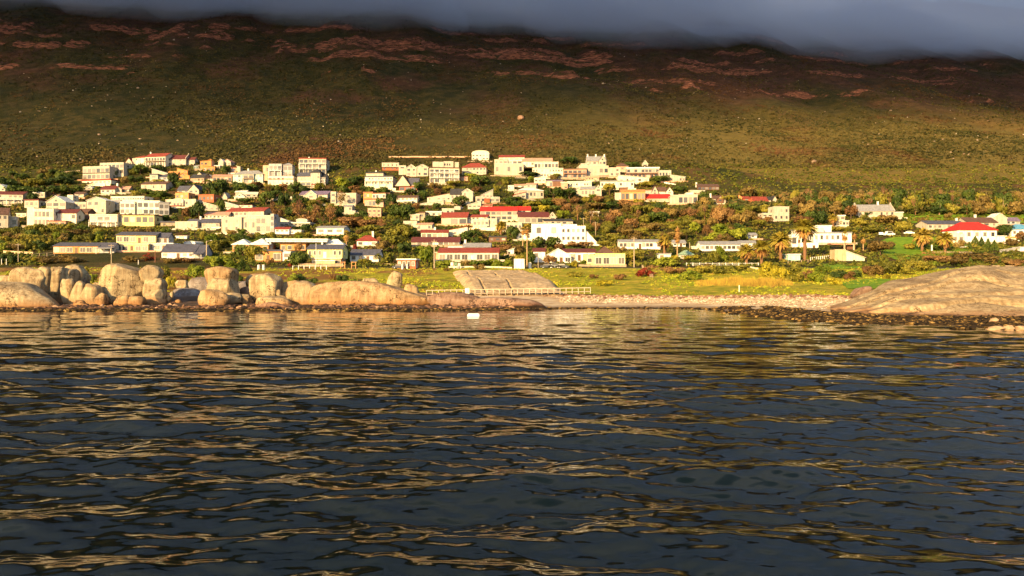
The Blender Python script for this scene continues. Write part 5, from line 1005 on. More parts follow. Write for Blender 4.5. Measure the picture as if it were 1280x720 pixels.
# foreshore shrubs in front of the street
P_([('shrub', 'dark', 4, 330, 18, 14), ('shrub', 'dark', 17, 330, 14, 14), ('shrub', 'brown', 60, 329, 40, 9), ('shrub', 'brown', 88, 328, 36, 10), ('shrub', 'yellow', 45, 327, 14, 6), ('shrub', 'red', 186, 325, 18, 9), ('shrub', 'brown', 170, 327, 30, 8), ('shrub', 'brown', 212, 329, 34, 7), ('shrub', 'rust', 232, 328, 30, 7),
    ('shrub', 'bright', 272, 334, 44, 16), ('shrub', 'bright', 290, 337, 26, 10), ('shrub', 'bright', 248, 349, 26, 17), ('shrub', 'bright', 238, 345, 20, 14), ('shrub', 'olive', 204, 350, 20, 18), ('shrub', 'yellow', 214, 361, 15, 17), ('shrub', 'bright', 206, 360, 10, 10), ('shrub', 'rust', 226, 356, 18, 14), ('conifer', 'dark', 303, 339, 12, 14), ('conifer', 'dark', 310, 339, 10, 8),
    ('shrub', 'dark', 375, 353, 26, 11), ('shrub', 'bright', 367, 354, 20, 10), ('shrub', 'dark', 390, 354, 18, 8), ('shrub', 'dark', 428, 354, 20, 12), ('shrub', 'bright', 436, 359, 22, 9), ('shrub', 'dark', 446, 357, 12, 10), ('shrub', 'rust', 416, 350, 14, 8), ('shrub', 'bright', 300, 354, 20, 10), ('shrub', 'bright', 117, 355, 12, 14), ('shrub', 'olive', 105, 343, 16, 10),
    ('tree', 'olive', 320, 326, 30, 18), ('tree', 'dark', 304, 322, 26, 14), ('tree', 'dark', 371, 333, 26, 16), ('tree', 'rust', 374, 315, 12, 11), ('shrub', 'rust', 337, 331, 12, 10), ('shrub', 'red', 362, 333, 10, 7), ('shrub', 'dark', 434, 327, 10, 14), ('shrub', 'red', 445, 314, 12, 9), ('shrub', 'olive', 455, 314, 18, 7),
    ('shrub', 'olive', 480, 329, 30, 14), ('shrub', 'olive', 455, 331, 26, 8), ('shrub', 'brown', 598, 337, 20, 8), ('shrub', 'bright', 600, 334, 28, 10), ('shrub', 'bright', 618, 334, 26, 10), ('shrub', 'bright', 556, 334, 26, 10), ('shrub', 'brown', 583, 334, 14, 10), ('shrub', 'bright', 636, 335, 20, 10),
    ('shrub', 'rust', 812, 343, 30, 12), ('shrub', 'red', 806, 346, 22, 10), ('shrub', 'rust', 842, 342, 34, 10), ('shrub', 'bright', 830, 333, 40, 12), ('shrub', 'yellow', 838, 328, 34, 8), ('shrub', 'yellow', 866, 325, 26, 7), ('shrub', 'bright', 862, 350, 36, 12), ('shrub', 'olive', 880, 342, 30, 12), ('shrub', 'brown', 882, 340, 26, 11), ('shrub', 'olive', 905, 342, 32, 12), ('shrub', 'olive', 928, 340, 26, 10),
    ('shrub', 'yellow', 962, 346, 34, 18), ('shrub', 'yellow', 975, 350, 26, 18), ('shrub', 'olive', 985, 345, 32, 16), ('shrub', 'olive', 992, 352, 26, 12), ('shrub', 'rust', 1008, 349, 20, 14), ('shrub', 'bright', 1020, 352, 30, 12), ('shrub', 'yellow', 1042, 356, 24, 9), ('shrub', 'bright', 1028, 343, 26, 12), ('shrub', 'dark', 1050, 347, 26, 12), ('shrub', 'dark', 1070, 347, 22, 12), ('shrub', 'rust', 1062, 349, 16, 10), ('shrub', 'rust', 1085, 343, 16, 12), ('shrub', 'brown', 1096, 344, 26, 14), ('shrub', 'olive', 1112, 343, 32, 18), ('shrub', 'olive', 1128, 342, 26, 16), ('shrub', 'olive', 1150, 338, 34, 14), ('shrub', 'bright', 1165, 334, 20, 8), ('shrub', 'yellow', 1108, 349, 16, 6),
    ('shrub', 'rust', 1170, 328, 40, 10), ('shrub', 'brown', 1215, 326, 50, 12), ('shrub', 'brown', 1250, 330, 40, 10), ('shrub', 'rust', 1272, 332, 30, 10), ('shrub', 'brown', 1190, 331, 36, 8), ('conifer', 'dark', 1213, 331, 7, 9),
    ('shrub', 'rust', 775, 350, 18, 9), ('shrub', 'yellow', 757, 357, 24, 8), ('shrub', 'rust', 742, 348, 16, 6), ('shrub', 'olive', 720, 346, 24, 7), ('shrub', 'bright', 555, 336, 12, 5), ('shrub', 'brown', 560, 339, 14, 5), ('shrub', 'bright', 903, 326, 26, 18), ('shrub', 'olive', 893, 328, 24, 16), ('shrub', 'dark', 925, 326, 24, 7)])
# fill the gardens and the wooded belts between the houses
REG = [ # x0, x1, y0, y1, count, kinds, leaves, width range, height range
    (868, 1300, 256, 270, 78, ['tall', 'tree', 'bare', 'tall'], ['brown', 'dark', 'olive', 'dark', 'brown', 'olive'], (14, 28), (12, 22)),
    (750, 985, 246, 312, 34, ['tree', 'tree', 'bare'], ['brown', 'dark', 'olive', 'olive'], (14, 28), (9, 15)),
    (500, 800, 218, 330, 60, ['tree', 'shrub'], ['dark', 'olive', 'olive', 'rust', 'brown'], (9, 19), (6, 11)),
    (340, 500, 222, 292, 34, ['tree', 'tree', 'bare'], ['dark', 'dark', 'rust', 'olive'], (11, 22), (7, 13)),
    (-10, 340, 218, 288, 56, ['tree', 'shrub'], ['dark', 'dark', 'olive', 'brown'], (9, 19), (6, 11)),
    (0, 480, 288, 316, 70, ['shrub', 'shrub', 'tree'], ['olive', 'bright', 'brown', 'dark', 'olive'], (12, 28), (7, 12)),
    (980, 1290, 272, 312, 26, ['tree', 'shrub'], ['olive', 'dark', 'brown'], (9, 19), (6, 10)),
    (780, 1010, 312, 330, 14, ['shrub'], ['bright', 'olive', 'yellow'], (10, 22), (5, 9)),
    (1130, 1290, 270, 278, 8, ['shrub'], ['bright'], (14, 26), (4, 6))]
NPL = {'tree': 0, 'shrub': 0}
def clear(px, py, w, h):
    for (x0, x1, yt, yb, D) in OCC:
        ix = min(px + w / 2, x1) - max(px - w / 2, x0)
        if ix <= 0: continue
        if yb < py:                              # the house stands behind: keep its front visible
            iy = yb - max(py - h, yt)
            if iy > 0 and ix * iy > .10 * (x1 - x0) * (yb - yt): return False
            if iy > .3 * (yb - yt) and ix > 2: return False
        elif yb - 5 < py + .5 and ix > 1.0: return False
    return True
for (x0, x1, y0, y1, cnt, kinds, lv, wr, hr) in REG:
    done = 0; tries = 0
    while done < cnt and tries < cnt * 25:
        tries += 1; px = rng.uniform(x0, x1); py = rng.uniform(y0, y1); w = rng.uniform(*wr) * 1.2; h = min(rng.uniform(*hr) * 1.12, w * 1.3)
        if tries > cnt * 8: w *= .6; h *= .6
        if any(abs(px - p[0]) < (w + p[2]) * .22 and abs(py - p[1]) < 2.5 for p in PLANTS) or not clear(px, py, w, h): continue
        if (1085 < px < 1150 and 292 < py) or (60 < px < 262 and py + h * .0 > 303): continue
        k = rng.choice(kinds); c = 'tree' if k != 'shrub' else 'shrub'
        if NPL[c] >= (205 if c == 'tree' else 150): continue
        NPL[c] += 1; plant(k, rng.choice(lv), px, py, w, h); done += 1

# ------------------------------------------------------------------ ground cover
def clumps(name, X, Y, S, mat, n=7, label=None, hs=.8, seed=1, kind='stuff'):
    r = np.random.RandomState(seed); N = len(X); Z = zterrain(X, Y)
    c = np.stack([X, Y, Z], 1)[:, None, :] + r.normal(size=(N, n, 3)) * np.array([.42, .42, .25]) * S[:, None, None]; c[:, :, 2] = np.maximum(c[:, :, 2], Z[:, None]) + .25 * hs * S[:, None]
    c = c.reshape(-1, 3); M = len(c); s = (np.repeat(S, n) * (.3 + .35 * r.rand(M)))[:, None]
    nn = .55 * r.normal(size=(M, 3)) + np.array([0, -.45, .75]); a = np.cross(nn, r.normal(size=(M, 3))); a /= np.linalg.norm(a, axis=1)[:, None]; b = np.cross(nn, a); b /= np.linalg.norm(b, axis=1)[:, None]
    V = np.stack([c - a * s, c - b * s * .6, c + a * s, c + b * s * .6], 1).reshape(-1, 3)
    o = link(name, npmesh(name, V, np.arange(M * 4).reshape(M, 4), mat, False)); tag(o, label, kind=kind); return o
rs = np.random.RandomState(11)
def covermat(name, sc, stops, red=None):
    m, nt, nd, ln = newmat(name); b = principled(nd, ln, .9, .1); p = posn(nd); n = noise(nd, ln, sc, 5, p, .6)
    geo = nd.new('ShaderNodeNewGeometry'); v = math_(nd, ln, 'ADD', n.outputs[0], math_(nd, ln, 'MULTIPLY', math_(nd, ln, 'SUBTRACT', geo.outputs['Random Per Island'], .5), .28))
    c = ramp(nd, ln, v, stops); col = c.outputs[0]
    if red:
        n2 = noise(nd, ln, red, 5, p, .6); f = ramp(nd, ln, n2.outputs[0], [(.5, (0, 0, 0)), (.62, (1, 1, 1))]); col = mix(nd, ln, math_(nd, ln, 'MULTIPLY', f.outputs[0], .6), col, (.12, .05, .025))
    ln.new(col, b.inputs['Base Color']); return m
# town undergrowth
n = 30000; py = rs.uniform(196, 334, n) ; px = rs.uniform(-60, 1340, n)
Yv = np.interp(-py, -np.array([hit(640, q) for q in (0,)] + [0]) if False else np.arange(-334.5, -195, .5)[::1], np.array([hit(640, -q) for q in np.arange(-334.5, -195, .5)]))
Yv = Yv + rs.uniform(-2, 2, n); Xv = (px - CX) / F * Yv
ok = (Yv > 238) & (Yv < 478)
for (x0, x1, yt, yb, D) in OCC: ok &= ~((px > x0 - 1) & (px < x1 + 1) & (Yv > D - (5 if D < 300 else 2)) & (Yv < D + 9))
ok &= ~((px > 55) & (px < 262) & (Yv < 285)) | (rs.rand(n) < .0)
ok &= ~((px > 1095) & (px < 1150) & (py > 297) & (py < 318))
clumps('undergrowth', Xv[ok], Yv[ok], rs.uniform(.5, 1.5, n)[ok], covermat('undergrowth_leaves', .06, [(.3, (.025, .04, .006)), (.48, (.07, .08, .012)), (.62, (.14, .13, .02)), (.8, (.16, .09, .03))]), 7, 'low garden scrub filling the gaps between houses and trees')
# mountain fynbos
n = 80000; Y_ = 470 + (1010 - 470) * rs.rand(n) ** 1.25; pxv = rs.uniform(-80, 1360, n); X_ = (pxv - CX) / F * Y_
dn = fbm(X_ / 60, Y_ / 90, 4, 61); keep = dn + .25 * rs.rand(n) > .5
clumps('mountain_scrub', X_[keep], Y_[keep], (rs.uniform(.5, 1.7, n) ** 1.2)[keep], covermat('fynbos_leaves', .02, [(.3, (.02, .024, .007)), (.47, (.042, .042, .012)), (.6, (.075, .062, .02)), (.75, (.11, .09, .03))], .012), 6, 'olive and brown scrub covering the mountain slope', seed=2)
# lawn tufts
n = 16000; Y_ = 138 + 92 * rs.rand(n); pxv = rs.uniform(-40, 1320, n); X_ = (pxv - CX) / F * Y_
dn = fbm(X_ / 9, Y_ / 14, 4, 63); dens = np.interp(pxv, [0, 560, 640, 800, 830, 1060, 1300], [.5, .5, .42, .46, .62, .6, .6]); dens = np.where((Y_ < 165) & (pxv > 700), dens - .2, dens)
keep = (dn + .22 * (rs.rand(n) - .5) < dens + .02) & (Y_ > np.interp(pxv, PXC, C1) - 1)
clumps('grass_tufts', X_[keep], Y_[keep], rs.uniform(.15, .5, n)[keep], covermat('tuft_leaves', .09, [(.3, (.12, .17, .01)), (.47, (.25, .28, .018)), (.6, (.38, .33, .03)), (.72, (.20, .09, .03))]), 6, 'tufts of green and straw-coloured coastal grass', seed=3)
# reeds on the right
n = 3200; pxv = rs.uniform(868, 992, n); pyv = rs.uniform(350, 358, n); Y_ = np.array([hit(930, q) for q in (350, 352, 354, 356, 358)]); Y_ = np.interp(pyv, (350, 352, 354, 356, 358), Y_); X_ = (pxv - CX) / F * Y_; Z_ = zterrain(X_, Y_)
h_ = rs.uniform(.8, 2.2, n) * (.2 + 1.3 * fbm(X_ / 3, Y_ / 3, 3, 5) ** 1.4) * np.interp(pxv, [868, 900, 940, 975, 992], [.3, .8, 1, .9, .2]); lx = rs.normal(0, .18, n); w_ = .05
V = np.stack([np.stack([X_ - w_, Y_, Z_], 1), np.stack([X_ + w_, Y_, Z_], 1), np.stack([X_ + lx, Y_, Z_ + h_], 1)], 1).reshape(-1, 3)
o = link('reeds', npmesh('reeds', V, np.arange(n * 3).reshape(n, 3), covermat('reed_leaves', .3, [(.3, (.14, .09, .02)), (.5, (.30, .19, .035)), (.7, (.34, .28, .04))]), False)); tag(o, 'golden reeds at the back of the beach lawn', kind='stuff')

# the far wood behind the right-hand houses reads as one mass
n = 9000; pxv = rs.uniform(850, 1340, n); pyv = rs.uniform(243, 268, n); g_ = np.arange(236, 275, 1.); Y_ = np.interp(pyv, g_, np.array([hit(1050, q) for q in g_])); X_ = (pxv - CX) / F * Y_
ok = (fbm(X_ / 8, Y_ / 8, 3, 66) > .42) & (pyv > np.interp(pxv, [850, 900, 960, 1340], [256, 247, 243, 246]))
for (x0, x1, yt, yb, D) in OCC: ok &= ~((pxv > x0 - 1) & (pxv < x1 + 1) & (Y_ > D - 6) & (Y_ < D + 9))
clumps('woodland', X_[ok], Y_[ok], rs.uniform(1.2, 3.2, n)[ok], covermat('woodland_leaves', .09, [(.3, (.02, .03, .007)), (.47, (.05, .055, .014)), (.6, (.10, .085, .026)), (.75, (.14, .09, .035))]), 10, 'brown-green woodland behind the houses on the right', hs=2.2, seed=9)
# mown lawns on the right
def drape(name, rows, mat, label):
    rows = sorted(rows, key=lambda r_: -r_[0]); ys = np.linspace(rows[0][0], rows[-1][0], 40); L = np.interp(-ys, [-r_[0] for r_ in rows], [r_[1] for r_ in rows]); Rr = np.interp(-ys, [-r_[0] for r_ in rows], [r_[2] for r_ in rows])
    P = []
    for y, l, r_ in zip(ys, L, Rr):
        D = hit((l + r_) / 2, y); px = np.linspace(l, r_, 50); X = (px - CX) / F * D; P.append(np.stack([X, np.full(50, D), zterrain(X, np.full(50, D)) + .12], 1))
    o = link(name, gridmesh(name, np.array(P), mat)); tag(o, label, kind='structure')
GL = covermat('mown_grass', .5, [(.3, (.09, .17, .012)), (.5, (.15, .24, .016)), (.7, (.22, .28, .03))])
drape('lawn', [(325, 1120, 1170), (314, 1090, 1215), (306, 1092, 1212), (299, 1108, 1195), (297, 1120, 1170)], GL, 'bright green lawn around the two date palms')
drape('bank', [(279, 1140, 1290), (272, 1128, 1300), (267, 1126, 1300), (265, 1135, 1300)], GL, 'green bank below the woodland on the right')
drape('lawn', [(336.5, 1028, 1075), (333, 1022, 1084), (330, 1030, 1080)], GL, 'small green lawn below the cream walled enclosure')
drape('lawn', [(361, 1060, 1100), (354, 1050, 1112), (349, 1075, 1112)], GL, 'bright green grass at the left foot of the granite dome')
# ------------------------------------------------------------------ granite
def m_granite(name, base, stain=(.30, .16, .07), zs=(.5, 1.7), crack=(.2, .2, .15), bands=.35):
    m, nt, nd, ln = newmat(name); b = principled(nd, ln, .85, .2); p = posn(nd)
    n = noise(nd, ln, .35, 6, p, .6); n2 = noise(nd, ln, 5, 5, p, .7)
    c = ramp(nd, ln, n.outputs[0], [(.28, tuple(x * .62 for x in base)), (.48, base), (.68, tuple(min(.75, x * 1.25) for x in base))])
    mp = nd.new('ShaderNodeMapping'); mp.inputs['Scale'].default_value = (1.6, 1.6, .14); ln.new(p, mp.inputs[0]); s = noise(nd, ln, 1, 5, mp.outputs[0], .6)
    c = mix(nd, ln, .75, c.outputs[0], ramp(nd, ln, s.outputs[0], [(.40, (1, 1, 1)), (.64, (.45, .36, .30))]).outputs[0], 'MULTIPLY')
    c = mix(nd, ln, .55, c, ramp(nd, ln, n2.outputs[0], [(.35, (.55, .52, .5)), (.6, (1, 1, 1))]).outputs[0], 'MULTIPLY')
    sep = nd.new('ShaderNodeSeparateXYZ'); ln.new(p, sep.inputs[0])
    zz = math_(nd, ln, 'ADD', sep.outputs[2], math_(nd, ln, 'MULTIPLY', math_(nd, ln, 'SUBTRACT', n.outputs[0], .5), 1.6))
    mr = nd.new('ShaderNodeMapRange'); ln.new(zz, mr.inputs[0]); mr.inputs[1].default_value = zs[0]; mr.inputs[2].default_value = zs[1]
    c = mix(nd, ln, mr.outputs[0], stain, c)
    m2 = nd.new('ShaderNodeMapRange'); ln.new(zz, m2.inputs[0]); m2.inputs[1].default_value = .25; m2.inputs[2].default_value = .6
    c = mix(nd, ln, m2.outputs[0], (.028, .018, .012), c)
    # joints: dark fissures through the stone
    wv = nd.new('ShaderNodeVectorMath'); wv.operation = 'ADD'; nw = noise(nd, ln, .8, 3, p); sc_ = nd.new('ShaderNodeVectorMath'); sc_.operation = 'SCALE'; sc_.inputs['Scale'].default_value = 1.6; ln.new(nw.outputs[1], sc_.inputs[0]); mq = nd.new('ShaderNodeMapping'); mq.inputs['Scale'].default_value = crack; ln.new(p, mq.inputs[0]); ln.new(mq.outputs[0], wv.inputs[0]); ln.new(sc_.outputs[0], wv.inputs[1])
    vo = nd.new('ShaderNodeTexVoronoi'); vo.feature = 'DISTANCE_TO_EDGE'; vo.inputs['Scale'].default_value = 1; ln.new(wv.outputs[0], vo.inputs['Vector'])
    cr = ramp(nd, ln, vo.outputs['Distance'], [(.008, (.15, .12, .10)), (.028, (1, 1, 1))]); ck = ramp(nd, ln, noise(nd, ln, .45, 2, p).outputs[0], [(.44, (0, 0, 0)), (.56, (1, 1, 1))]); c = mix(nd, ln, ck.outputs[0], c, mix(nd, ln, 1.0, c, cr.outputs[0], 'MULTIPLY'))
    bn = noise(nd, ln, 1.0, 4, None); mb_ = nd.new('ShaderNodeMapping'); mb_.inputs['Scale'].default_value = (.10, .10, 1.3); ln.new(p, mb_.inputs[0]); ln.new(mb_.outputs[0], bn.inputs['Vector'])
    c = mix(nd, ln, bands, c, ramp(nd, ln, bn.outputs[0], [(.42, (1, 1, 1)), (.62, (.42, .34, .30))]).outputs[0], 'MULTIPLY')  # brownish level bands; their dark tone paints in shade under ledges
    ln.new(c, b.inputs['Base Color']); h = math_(nd, ln, 'ADD', n2.outputs[0], math_(nd, ln, 'MULTIPLY', s.outputs[0], 2.)); bump(nd, ln, h, .6, .12, b); return m
GR = m_granite('granite_pale', (.42, .335, .20)); GO = m_granite('granite_orange', (.40, .28, .15), (.3, .15, .06)); GD = m_granite('granite_brown', (.27, .18, .13), (.2, .1, .06), (.3, 1.0)); GSHADE = m_granite('granite_shaded', (.30, .27, .26), (.2, .12, .08))  # the grey granite has shade in its colour, for rocks lying in shadow
def blob(seed, rad, ex=(2.6, 2.6), sub=4, amp=.07, freq=1.6, grooves=None, facets=7):
    bm = bmesh.new(); bmesh.ops.create_icosphere(bm, subdivisions=sub, radius=1)
    V = np.array([v.co[:] for v in bm.verts]); r = np.random.RandomState(seed); off = r.uniform(-50, 50, 3)
    e1, e2 = ex; q = (np.abs(V[:, 0]) ** e1 + np.abs(V[:, 1]) ** e1) ** (e2 / e1) + np.abs(V[:, 2]) ** e2; V = V / (q ** (1 / e2))[:, None]
    P = V * freq + off
    n = (fbm(P[:, 0] + P[:, 2] * .7, P[:, 1] + P[:, 2] * 1.1, 4, seed) - .5) + (fbm(P[:, 0] * .6 + 9, P[:, 2], 3, seed + 3) - .5)
    k = 1 + amp * 2 * n + .02 * (fbm(P[:, 0] * 5, P[:, 2] * 5 + P[:, 1] * 3, 2, seed + 9) - .5)
    if grooves:
        for (gx, sl, wd_, dp) in grooves:
            d = np.abs(V[:, 0] - gx - sl * V[:, 2] + .04 * np.sin(V[:, 2] * 5)); k -= dp * np.exp(-(d / wd_) ** 2)
    V = V * k[:, None]
    if facets:
        for _ in range(facets):                      # flat joint faces, as granite breaks
            nn = r.normal(size=3); nn[2] *= .6; nn /= np.linalg.norm(nn); d0 = r.uniform(.72, .93) * np.percentile(V @ nn, 99.5); ex_ = np.maximum(0, V @ nn - d0); V = V - nn[None] * (ex_ * .96)[:, None]
    V = V * np.array(rad)
    for v, c in zip(bm.verts, V): v.co = c
    me = bpy.data.meshes.new('boulder'); bm.to_mesh(me); bm.free(); me.polygons.foreach_set('use_smooth', [True] * len(me.polygons)); return me
ROCKN = 0
def rock(label, x0, x1, yt, yb, D, mat=None, dep=1.0, ex=(3.1, 3.0), tilt=0, amp=.11, name='boulder', grooves=None, sub=4, rz=None, rx=0, sink=.25, cat='boulder', group='boulders along the shore'):
    """A boulder seen between columns x0..x1 and rows yt..yb at distance D."""
    global ROCKN; ROCKN += 1; s = D / F; w = (x1 - x0) * s / 2; zt = CH + (YH - yt) * s; zb = CH + (YH - yb) * s; h = (zt - zb) / (2 - sink)
    me = blob(ROCKN * 7 + 3, (w * (1.12 if name == 'boulder' and w < 4 else 1.03), w * dep, h), ex, sub, amp, 1.5, grooves); me.materials.append(mat or GR)
    o = link(name, me, None, (((x0 + x1) / 2 - CX) * s, D + w * dep * .5, zt - h)); rr = random.Random(ROCKN)
    o.rotation_euler = (R(rx), R(tilt), R(rr.uniform(-12, 12) if rz is None else rz)); tag(o, label, cat, group); return o
EX = (4.6, 4.0)
rock('long low granite slab sloping into the water at the left edge', -75, 84, 352, 396, 119, GR, .5, (2.2, 2.2), 5, name='rock_slab', rz=0)
rock('rounded boulder at the far left edge above the long low slab', -14, 17, 345, 366, 127, GR, .9, EX)
rock('smooth loaf-shaped boulder between the left edge boulder and the leaning slabs', 13, 54, 335, 364, 127, GR, .8, EX, 6)
rock('leaning granite slab, first of the cluster right of the loaf-shaped boulder', 42, 63, 333.5, 376, 128, GR, 1.3, EX, 7, grooves=[(.45, 0, .06, .06)])
rock('leaning granite slab, second of the cluster, greyer and narrower', 60, 78, 334.5, 377, 128.5, GR, 1.4, EX, 5)
rock('tall granite slab of the cluster with a dark joint on its right', 73, 92, 336, 366, 130, GR, 1.3, EX, 3)
rock('curved boulder rising behind the right end of the slab cluster', 79, 105, 330.5, 358, 135, GR, 1.1, (2.6, 2.8), 8)
rock('stout block below the tall slab of the left cluster', 76, 91, 349, 380, 125, GR, .9, EX, 2)
rock('rounded upright block beside the stout block of the left cluster', 87, 104, 352, 383, 124, GR, .9, EX, 3)
rock('pale block at the right foot of the left cluster', 100, 121, 355.5, 385, 124, GR, .9, EX, 8)
rock('small broken block low between the left cluster and the giant boulder', 116, 131, 366, 386, 124, GO, .9, EX)
rock('small reddish block at the foot of the left cluster', 92, 105, 375, 386, 121, GO, .8)
rock('small white rock perched in the gap left of the giant boulder', 106, 113, 342.5, 350, 134, GR, .8, name='rock')
rock('narrow slanted slab in the dark gap left of the giant boulder', 113, 126, 354, 368, 130, GR, .6, EX, 30)
for a_, b_, c_, d_, l_ in ((60, 108, 345, 384, 'added dark rock for the crevice shade behind the left boulder cluster'), (120, 140, 352, 384, 'added dark rock for the deep shadow in the cleft left of the giant boulder'), (168, 206, 345, 384, 'added dark rock for the shade in the crack behind the boulder stack'), (296, 320, 358, 384, 'added dark rock for the shade between the orange-capped and ribbed boulders'), (340, 372, 362, 386, 'added dark rock for the shade behind the small wedged rocks')): rock(l_, a_, b_, c_, d_, 134, GD, .5, name='rock')  # dark rocks added in the gaps to stand for crevice shade
rock('giant rounded boulder split from its right-hand stack by a dark crack', 126, 177.5, 329.5, 377, 127, GR, .8, (3.6, 3.4), 0, grooves=[(.28, .05, .035, .10), (-.35, -.1, .03, .06)], amp=.06, sub=5)
rock('flat block under the left half of the giant boulder', 143, 162, 370, 386, 123, GO, .8, EX)
rock('flat block under the right half of the giant boulder', 160, 178.5, 370.5, 386, 123, GO, .8, EX)
rock('slanting cap rock on top of the stack right of the giant boulder', 172.5, 198, 330.5, 353, 128, GR, 1.1, (2.4, 2.6), 14)
rock('second rock from the top of the stack right of the giant boulder', 177, 201, 348, 366, 127, GR, 1.0, EX)
rock('third rock from the top of the stack right of the giant boulder', 178, 201.5, 361, 375, 126.5, GR, .95, EX)
rock('bottom rock of the stack right of the giant boulder', 181, 202, 371, 386, 126, GO, .9, EX)
for i, (a, b, c, d, l) in enumerate([(203, 209, 362, 372, 'small orange rubble rock beside the stack, highest one'), (205, 213, 370, 379, 'small orange rubble rock beside the stack, middle one'), (201, 210, 376, 386, 'small orange rubble rock beside the stack, lowest one'), (212, 217, 364, 371, 'small pale rubble rock beside the stack'), (218, 226, 374, 384, 'small orange rock before the dark shaded rocks')]):
    rock(l, a, b, c, d, 128, GO if i != 3 else GR, .8, sub=3, name='rock')
rock('dark shaded rock in the hollow right of the boulder stack', 207, 250, 360, 384, 141, GSHADE, .8, (2.4, 2.4), 6)
rock('grey shaded boulder leaning on the left of the orange-topped boulder', 236, 264, 347, 368, 146, GSHADE, .8)
rock('small pale boulder up the bank behind the dark shaded rocks', 218, 233, 349.5, 362, 150, GR, .8)
rock('pale wedge-shaped boulder with orange foot before the orange-topped boulder', 247, 282, 362.5, 386, 122, GO, .8, (2.4, 2.6), 8)
rock('orange cap of the tall two-part boulder', 256, 294, 333.5, 356, 131, GO, .85, (2.7, 3.0), 5, amp=.09)
rock('pale lower half of the tall orange-capped boulder', 260, 294, 347, 374, 130, GR, .8, (3.4, 3.4))
rock('shaded grey rock in the gap right of the orange-capped boulder', 290, 313, 352, 374, 152, GSHADE, .8)
rock('pale low rock right of the wedge-shaped boulder', 277, 300, 366, 382, 126, GR, .8)
rock('pale low saddle rock between the orange-capped and the ribbed boulders', 293, 314, 368, 382, 127, GR, .8)
rock('small orange boulder behind the ribbed boulder', 307, 325, 343, 362, 136, GO, .9)
rock('pale ribbed boulder leaning right with vertical grooves', 311, 350, 341.5, 378, 129, GR, .75, (2.7, 2.9), -8, grooves=[(-.3, .25, .05, .06), (.1, .25, .05, .06), (.45, .2, .05, .05)], amp=.06)
rock('dull orange boulder right of the ribbed boulder', 349, 375, 351, 376, 131, GO, .8)
rock('pale round boulder with a dark shaded right flank', 359, 396, 351.5, 387, 125, GR, .9, (2.5, 2.8), -4)
rock('tiny pale rock wedged below the ribbed boulder, upper one', 345, 351, 362, 369.5, 127, GR, .9, sub=3, name='rock')
rock('round yellow rock wedged below the ribbed boulder, lower one', 346, 358, 369, 378, 126, GR, .9, sub=3, name='rock')
rock('low pale shelf under the ribbed boulder', 317, 362, 371, 388, 122, GR, .5, name='rock_slab')
rock('flat brown weedy rock at the waterline below the ribbed boulder', 318, 358, 377, 392, 117, GD, .5, (2.2, 2.2), name='rock_slab')
rock('long pale whaleback rock falling towards the right', 380, 545, 352.5, 396, 124, GO, .28, (2.3, 2.3), 3.2, name='rock_slab', rz=0, amp=.05, sub=5, grooves=[(-.35, .3, .02, .04)])
rock('upper shelf of the whaleback rock at its left end', 398, 450, 352.5, 372, 128, GR, .4, (2.6, 2.6), 4, name='rock_slab', rz=0)
rock('small pinkish knob on the whaleback rock', 420, 428, 359.5, 369, 123, GO, .8, sub=3, name='rock')
rock('pointed rock hump at the right end of the whaleback rock', 503, 522, 356, 378, 126, GO, .8)
rock('broad orange shoulder left of the boardwalk start', 478, 542, 362.5, 392, 125, GO, .45, (2.3, 2.5), 2, name='rock_slab', rz=0, sub=5)
rock('cracked pale outcrop in the grass, left one of two', 450, 472, 348, 364, 150, GR, .7, amp=.12)
rock('small pale outcrop between the two grassy outcrops', 470, 482, 354.5, 364, 149, GR, .8, amp=.1)
rock('tall curved outcrop against the grassy mound, right one of two', 484, 500, 339, 367, 151, GR, .8, tilt=14, amp=.1)
rock('bright white rock at the foot of the curved outcrop', 482, 492, 360, 366.5, 146, simple('bright_white', (.8, .78, .72), .6), .8, sub=3, name='rock')  # small rock in plain bright white
rock('low brown rock tapering along the waterline below the boardwalk', 534, 606, 365.5, 391, 122, GD, .4, (2.2, 2.3), 3, name='rock_slab', rz=0, sub=5)
rock('flat reddish rock shelf running from the low brown rock to the beach', 580, 680, 372, 391, 121, GD, .3, (2.2, 2.2), 2, name='rock_slab', rz=0, amp=.05)
# the big tilted granite face behind the boardwalk
def slab_face():
    nx, ny = 150, 70; X = np.zeros((ny, nx)); Y = X.copy(); Z = X.copy()
    u = np.linspace(0, 1, nx)[None, :]; v = np.linspace(0, 1, ny)[:, None]
    Yv = 139 + (216 - 139) * v + 0 * u; xl = 565 + 22 * (1 - v) ** 1.5; xr = 648 + 60 * (1 - v) ** .7; pxx = xl + (xr - xl) * u
    X = (pxx - CX) / F * Yv; base = zterrain(X, Yv)
    edge = np.minimum(1, np.minimum(u, 1 - u) * 12) ** .5 * np.minimum(1, np.minimum(v, 1 - v) * 10) ** .5
    h = (.9 + .9 * np.sin(math.pi * v) + .35 * (fbm(X / 8, Yv / 14, 4, 90) - .5)) * edge - .35
    for gx, sl in ((.13, .07), (.46, .02), (.80, .28)): h -= .7 * np.exp(-((u - gx - sl * (1 - v) + .01 * np.sin(v * 14)) / .007) ** 2) * (edge > .3)
    o = link('granite_slope', gridmesh('granite_slope', np.stack([X, Yv, base + h + .5 * (fbm(X / 2.5, Yv / 4, 3, 95) - .5)], -1), m_granite('granite_slope_stone', (.58, .45, .27), crack=(.1, .05, .1)))); tag(o, 'broad tilted granite face behind the boardwalk', 'rock face', 'boulders along the shore')
slab_face()
